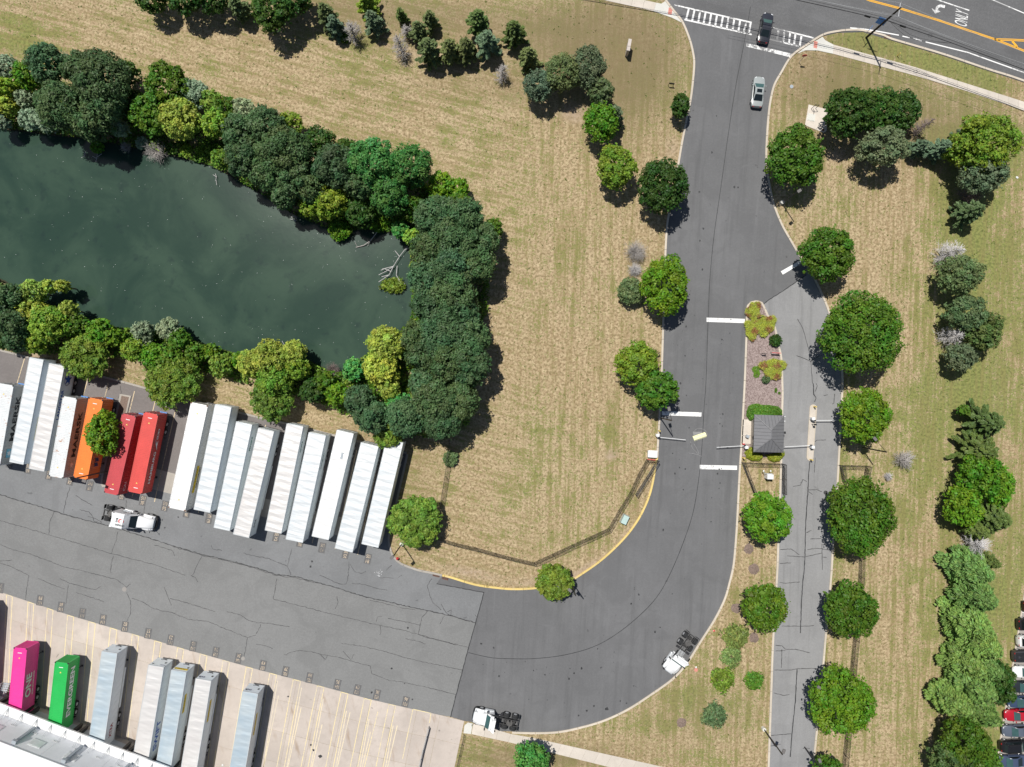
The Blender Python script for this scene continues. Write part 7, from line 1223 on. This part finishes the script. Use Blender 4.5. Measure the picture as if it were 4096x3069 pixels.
leaf_gate((2628,1842),(2541,1978),'open gate leaf lying along the yellow kerb left of the road'); leaf_gate((2966,1850),(3018,1985),'open gate leaf on the left side of the small yard below the booth'); leaf_gate((3127,1856),(3128,1972),'open gate leaf along the left kerb of the exit lane'); leaf_gate((3357,1862),(3368,1925),'open gate leaf at the right kerb of the exit lane')
m = MB(); a, b = P(2590,1838,1.6), P(2622,1840.5,1.6); m.tube(a, b, .07, n=6); tag(m.build('gate_sign_bar', M['red']), 'red and white bar on the fence end beside the gate', 'sign bar')
fence('pipe_railing', 'black pipe railing along the lawn edge of the concrete apron', [(1856,2938),(1848,2975),(1838,3020),(1826,3072)], 1.1, 'railing', 1.6, .04, mesh=False, rails=2, grp='railings on the apron')
r = fence('guard_railing', 'grey guard railing standing on the concrete apron', [(1716,2905),(1706,2945),(1692,3000),(1676,3072)], 1.1, 'railing', 1.9, .07, mesh=False, rails=2, grp='railings on the apron', mat=M['steel'])
for q_ in ([(1716,2905),(1676,3072)],): a, b = P(*q_[0]) - r.location, P(*q_[1]) - r.location; m = MB(); m.box(((a + b) / 2) + Vector((.0, 0, .75)), ((b - a).length, .10, .32), math.atan2((b - a).y, (b - a).x)); m.build('guard_beam', M['alu'], r)
# small things lying about
def litter(px, py, s, mat, lab, cat='litter'):
    p = P(px, py); m = MB(); v_ = [(p.x + math.cos(a) * s * rnd.uniform(.6, 1), p.y + math.sin(a) * s * rnd.uniform(.6, 1), .05 + rnd.uniform(0, .06)) for a in [k * 1.05 for k in range(6)]]; m.add(v_ + [(p.x, p.y, .14), (p.x, p.y, .02)], [(i, (i + 1) % 6, 6) for i in range(6)] + [((i + 1) % 6, i, 7) for i in range(6)]); tag(m.build('litter', mat), lab, cat)
litter(*T(15, [(1745,480)])[0], .22, M['red'], 'red scrap in the grass just outside the bend'); litter(*T(15, [(1590,795)])[0], .18, M['white_dirty'], 'pale crumpled litter above the reddish round cover'); litter(*T(4, [(2150,1535)])[0], .25, M['white_dirty'], 'white scrap on the lawn near the right photo edge'); litter(*T(13, [(1925,1640)])[0], .22, M['white_dirty'], 'white scrap on the concrete between two dock trailers'); litter(*T(15, [(1490,757)])[0], .12, M['white'], 'tiny white scrap at the tractor on the bend')
m = MB()
for _ in range(22): x, y = T(10, [(1065 + rnd.gauss(0, 14), 1635 + rnd.gauss(0, 16))])[0]; p = P(x, y); m.box((p.x, p.y, .04), (.08, .05, .02), rnd.random() * 3)
tag(m.build('paint_flecks', M['white']), kind='stuff')
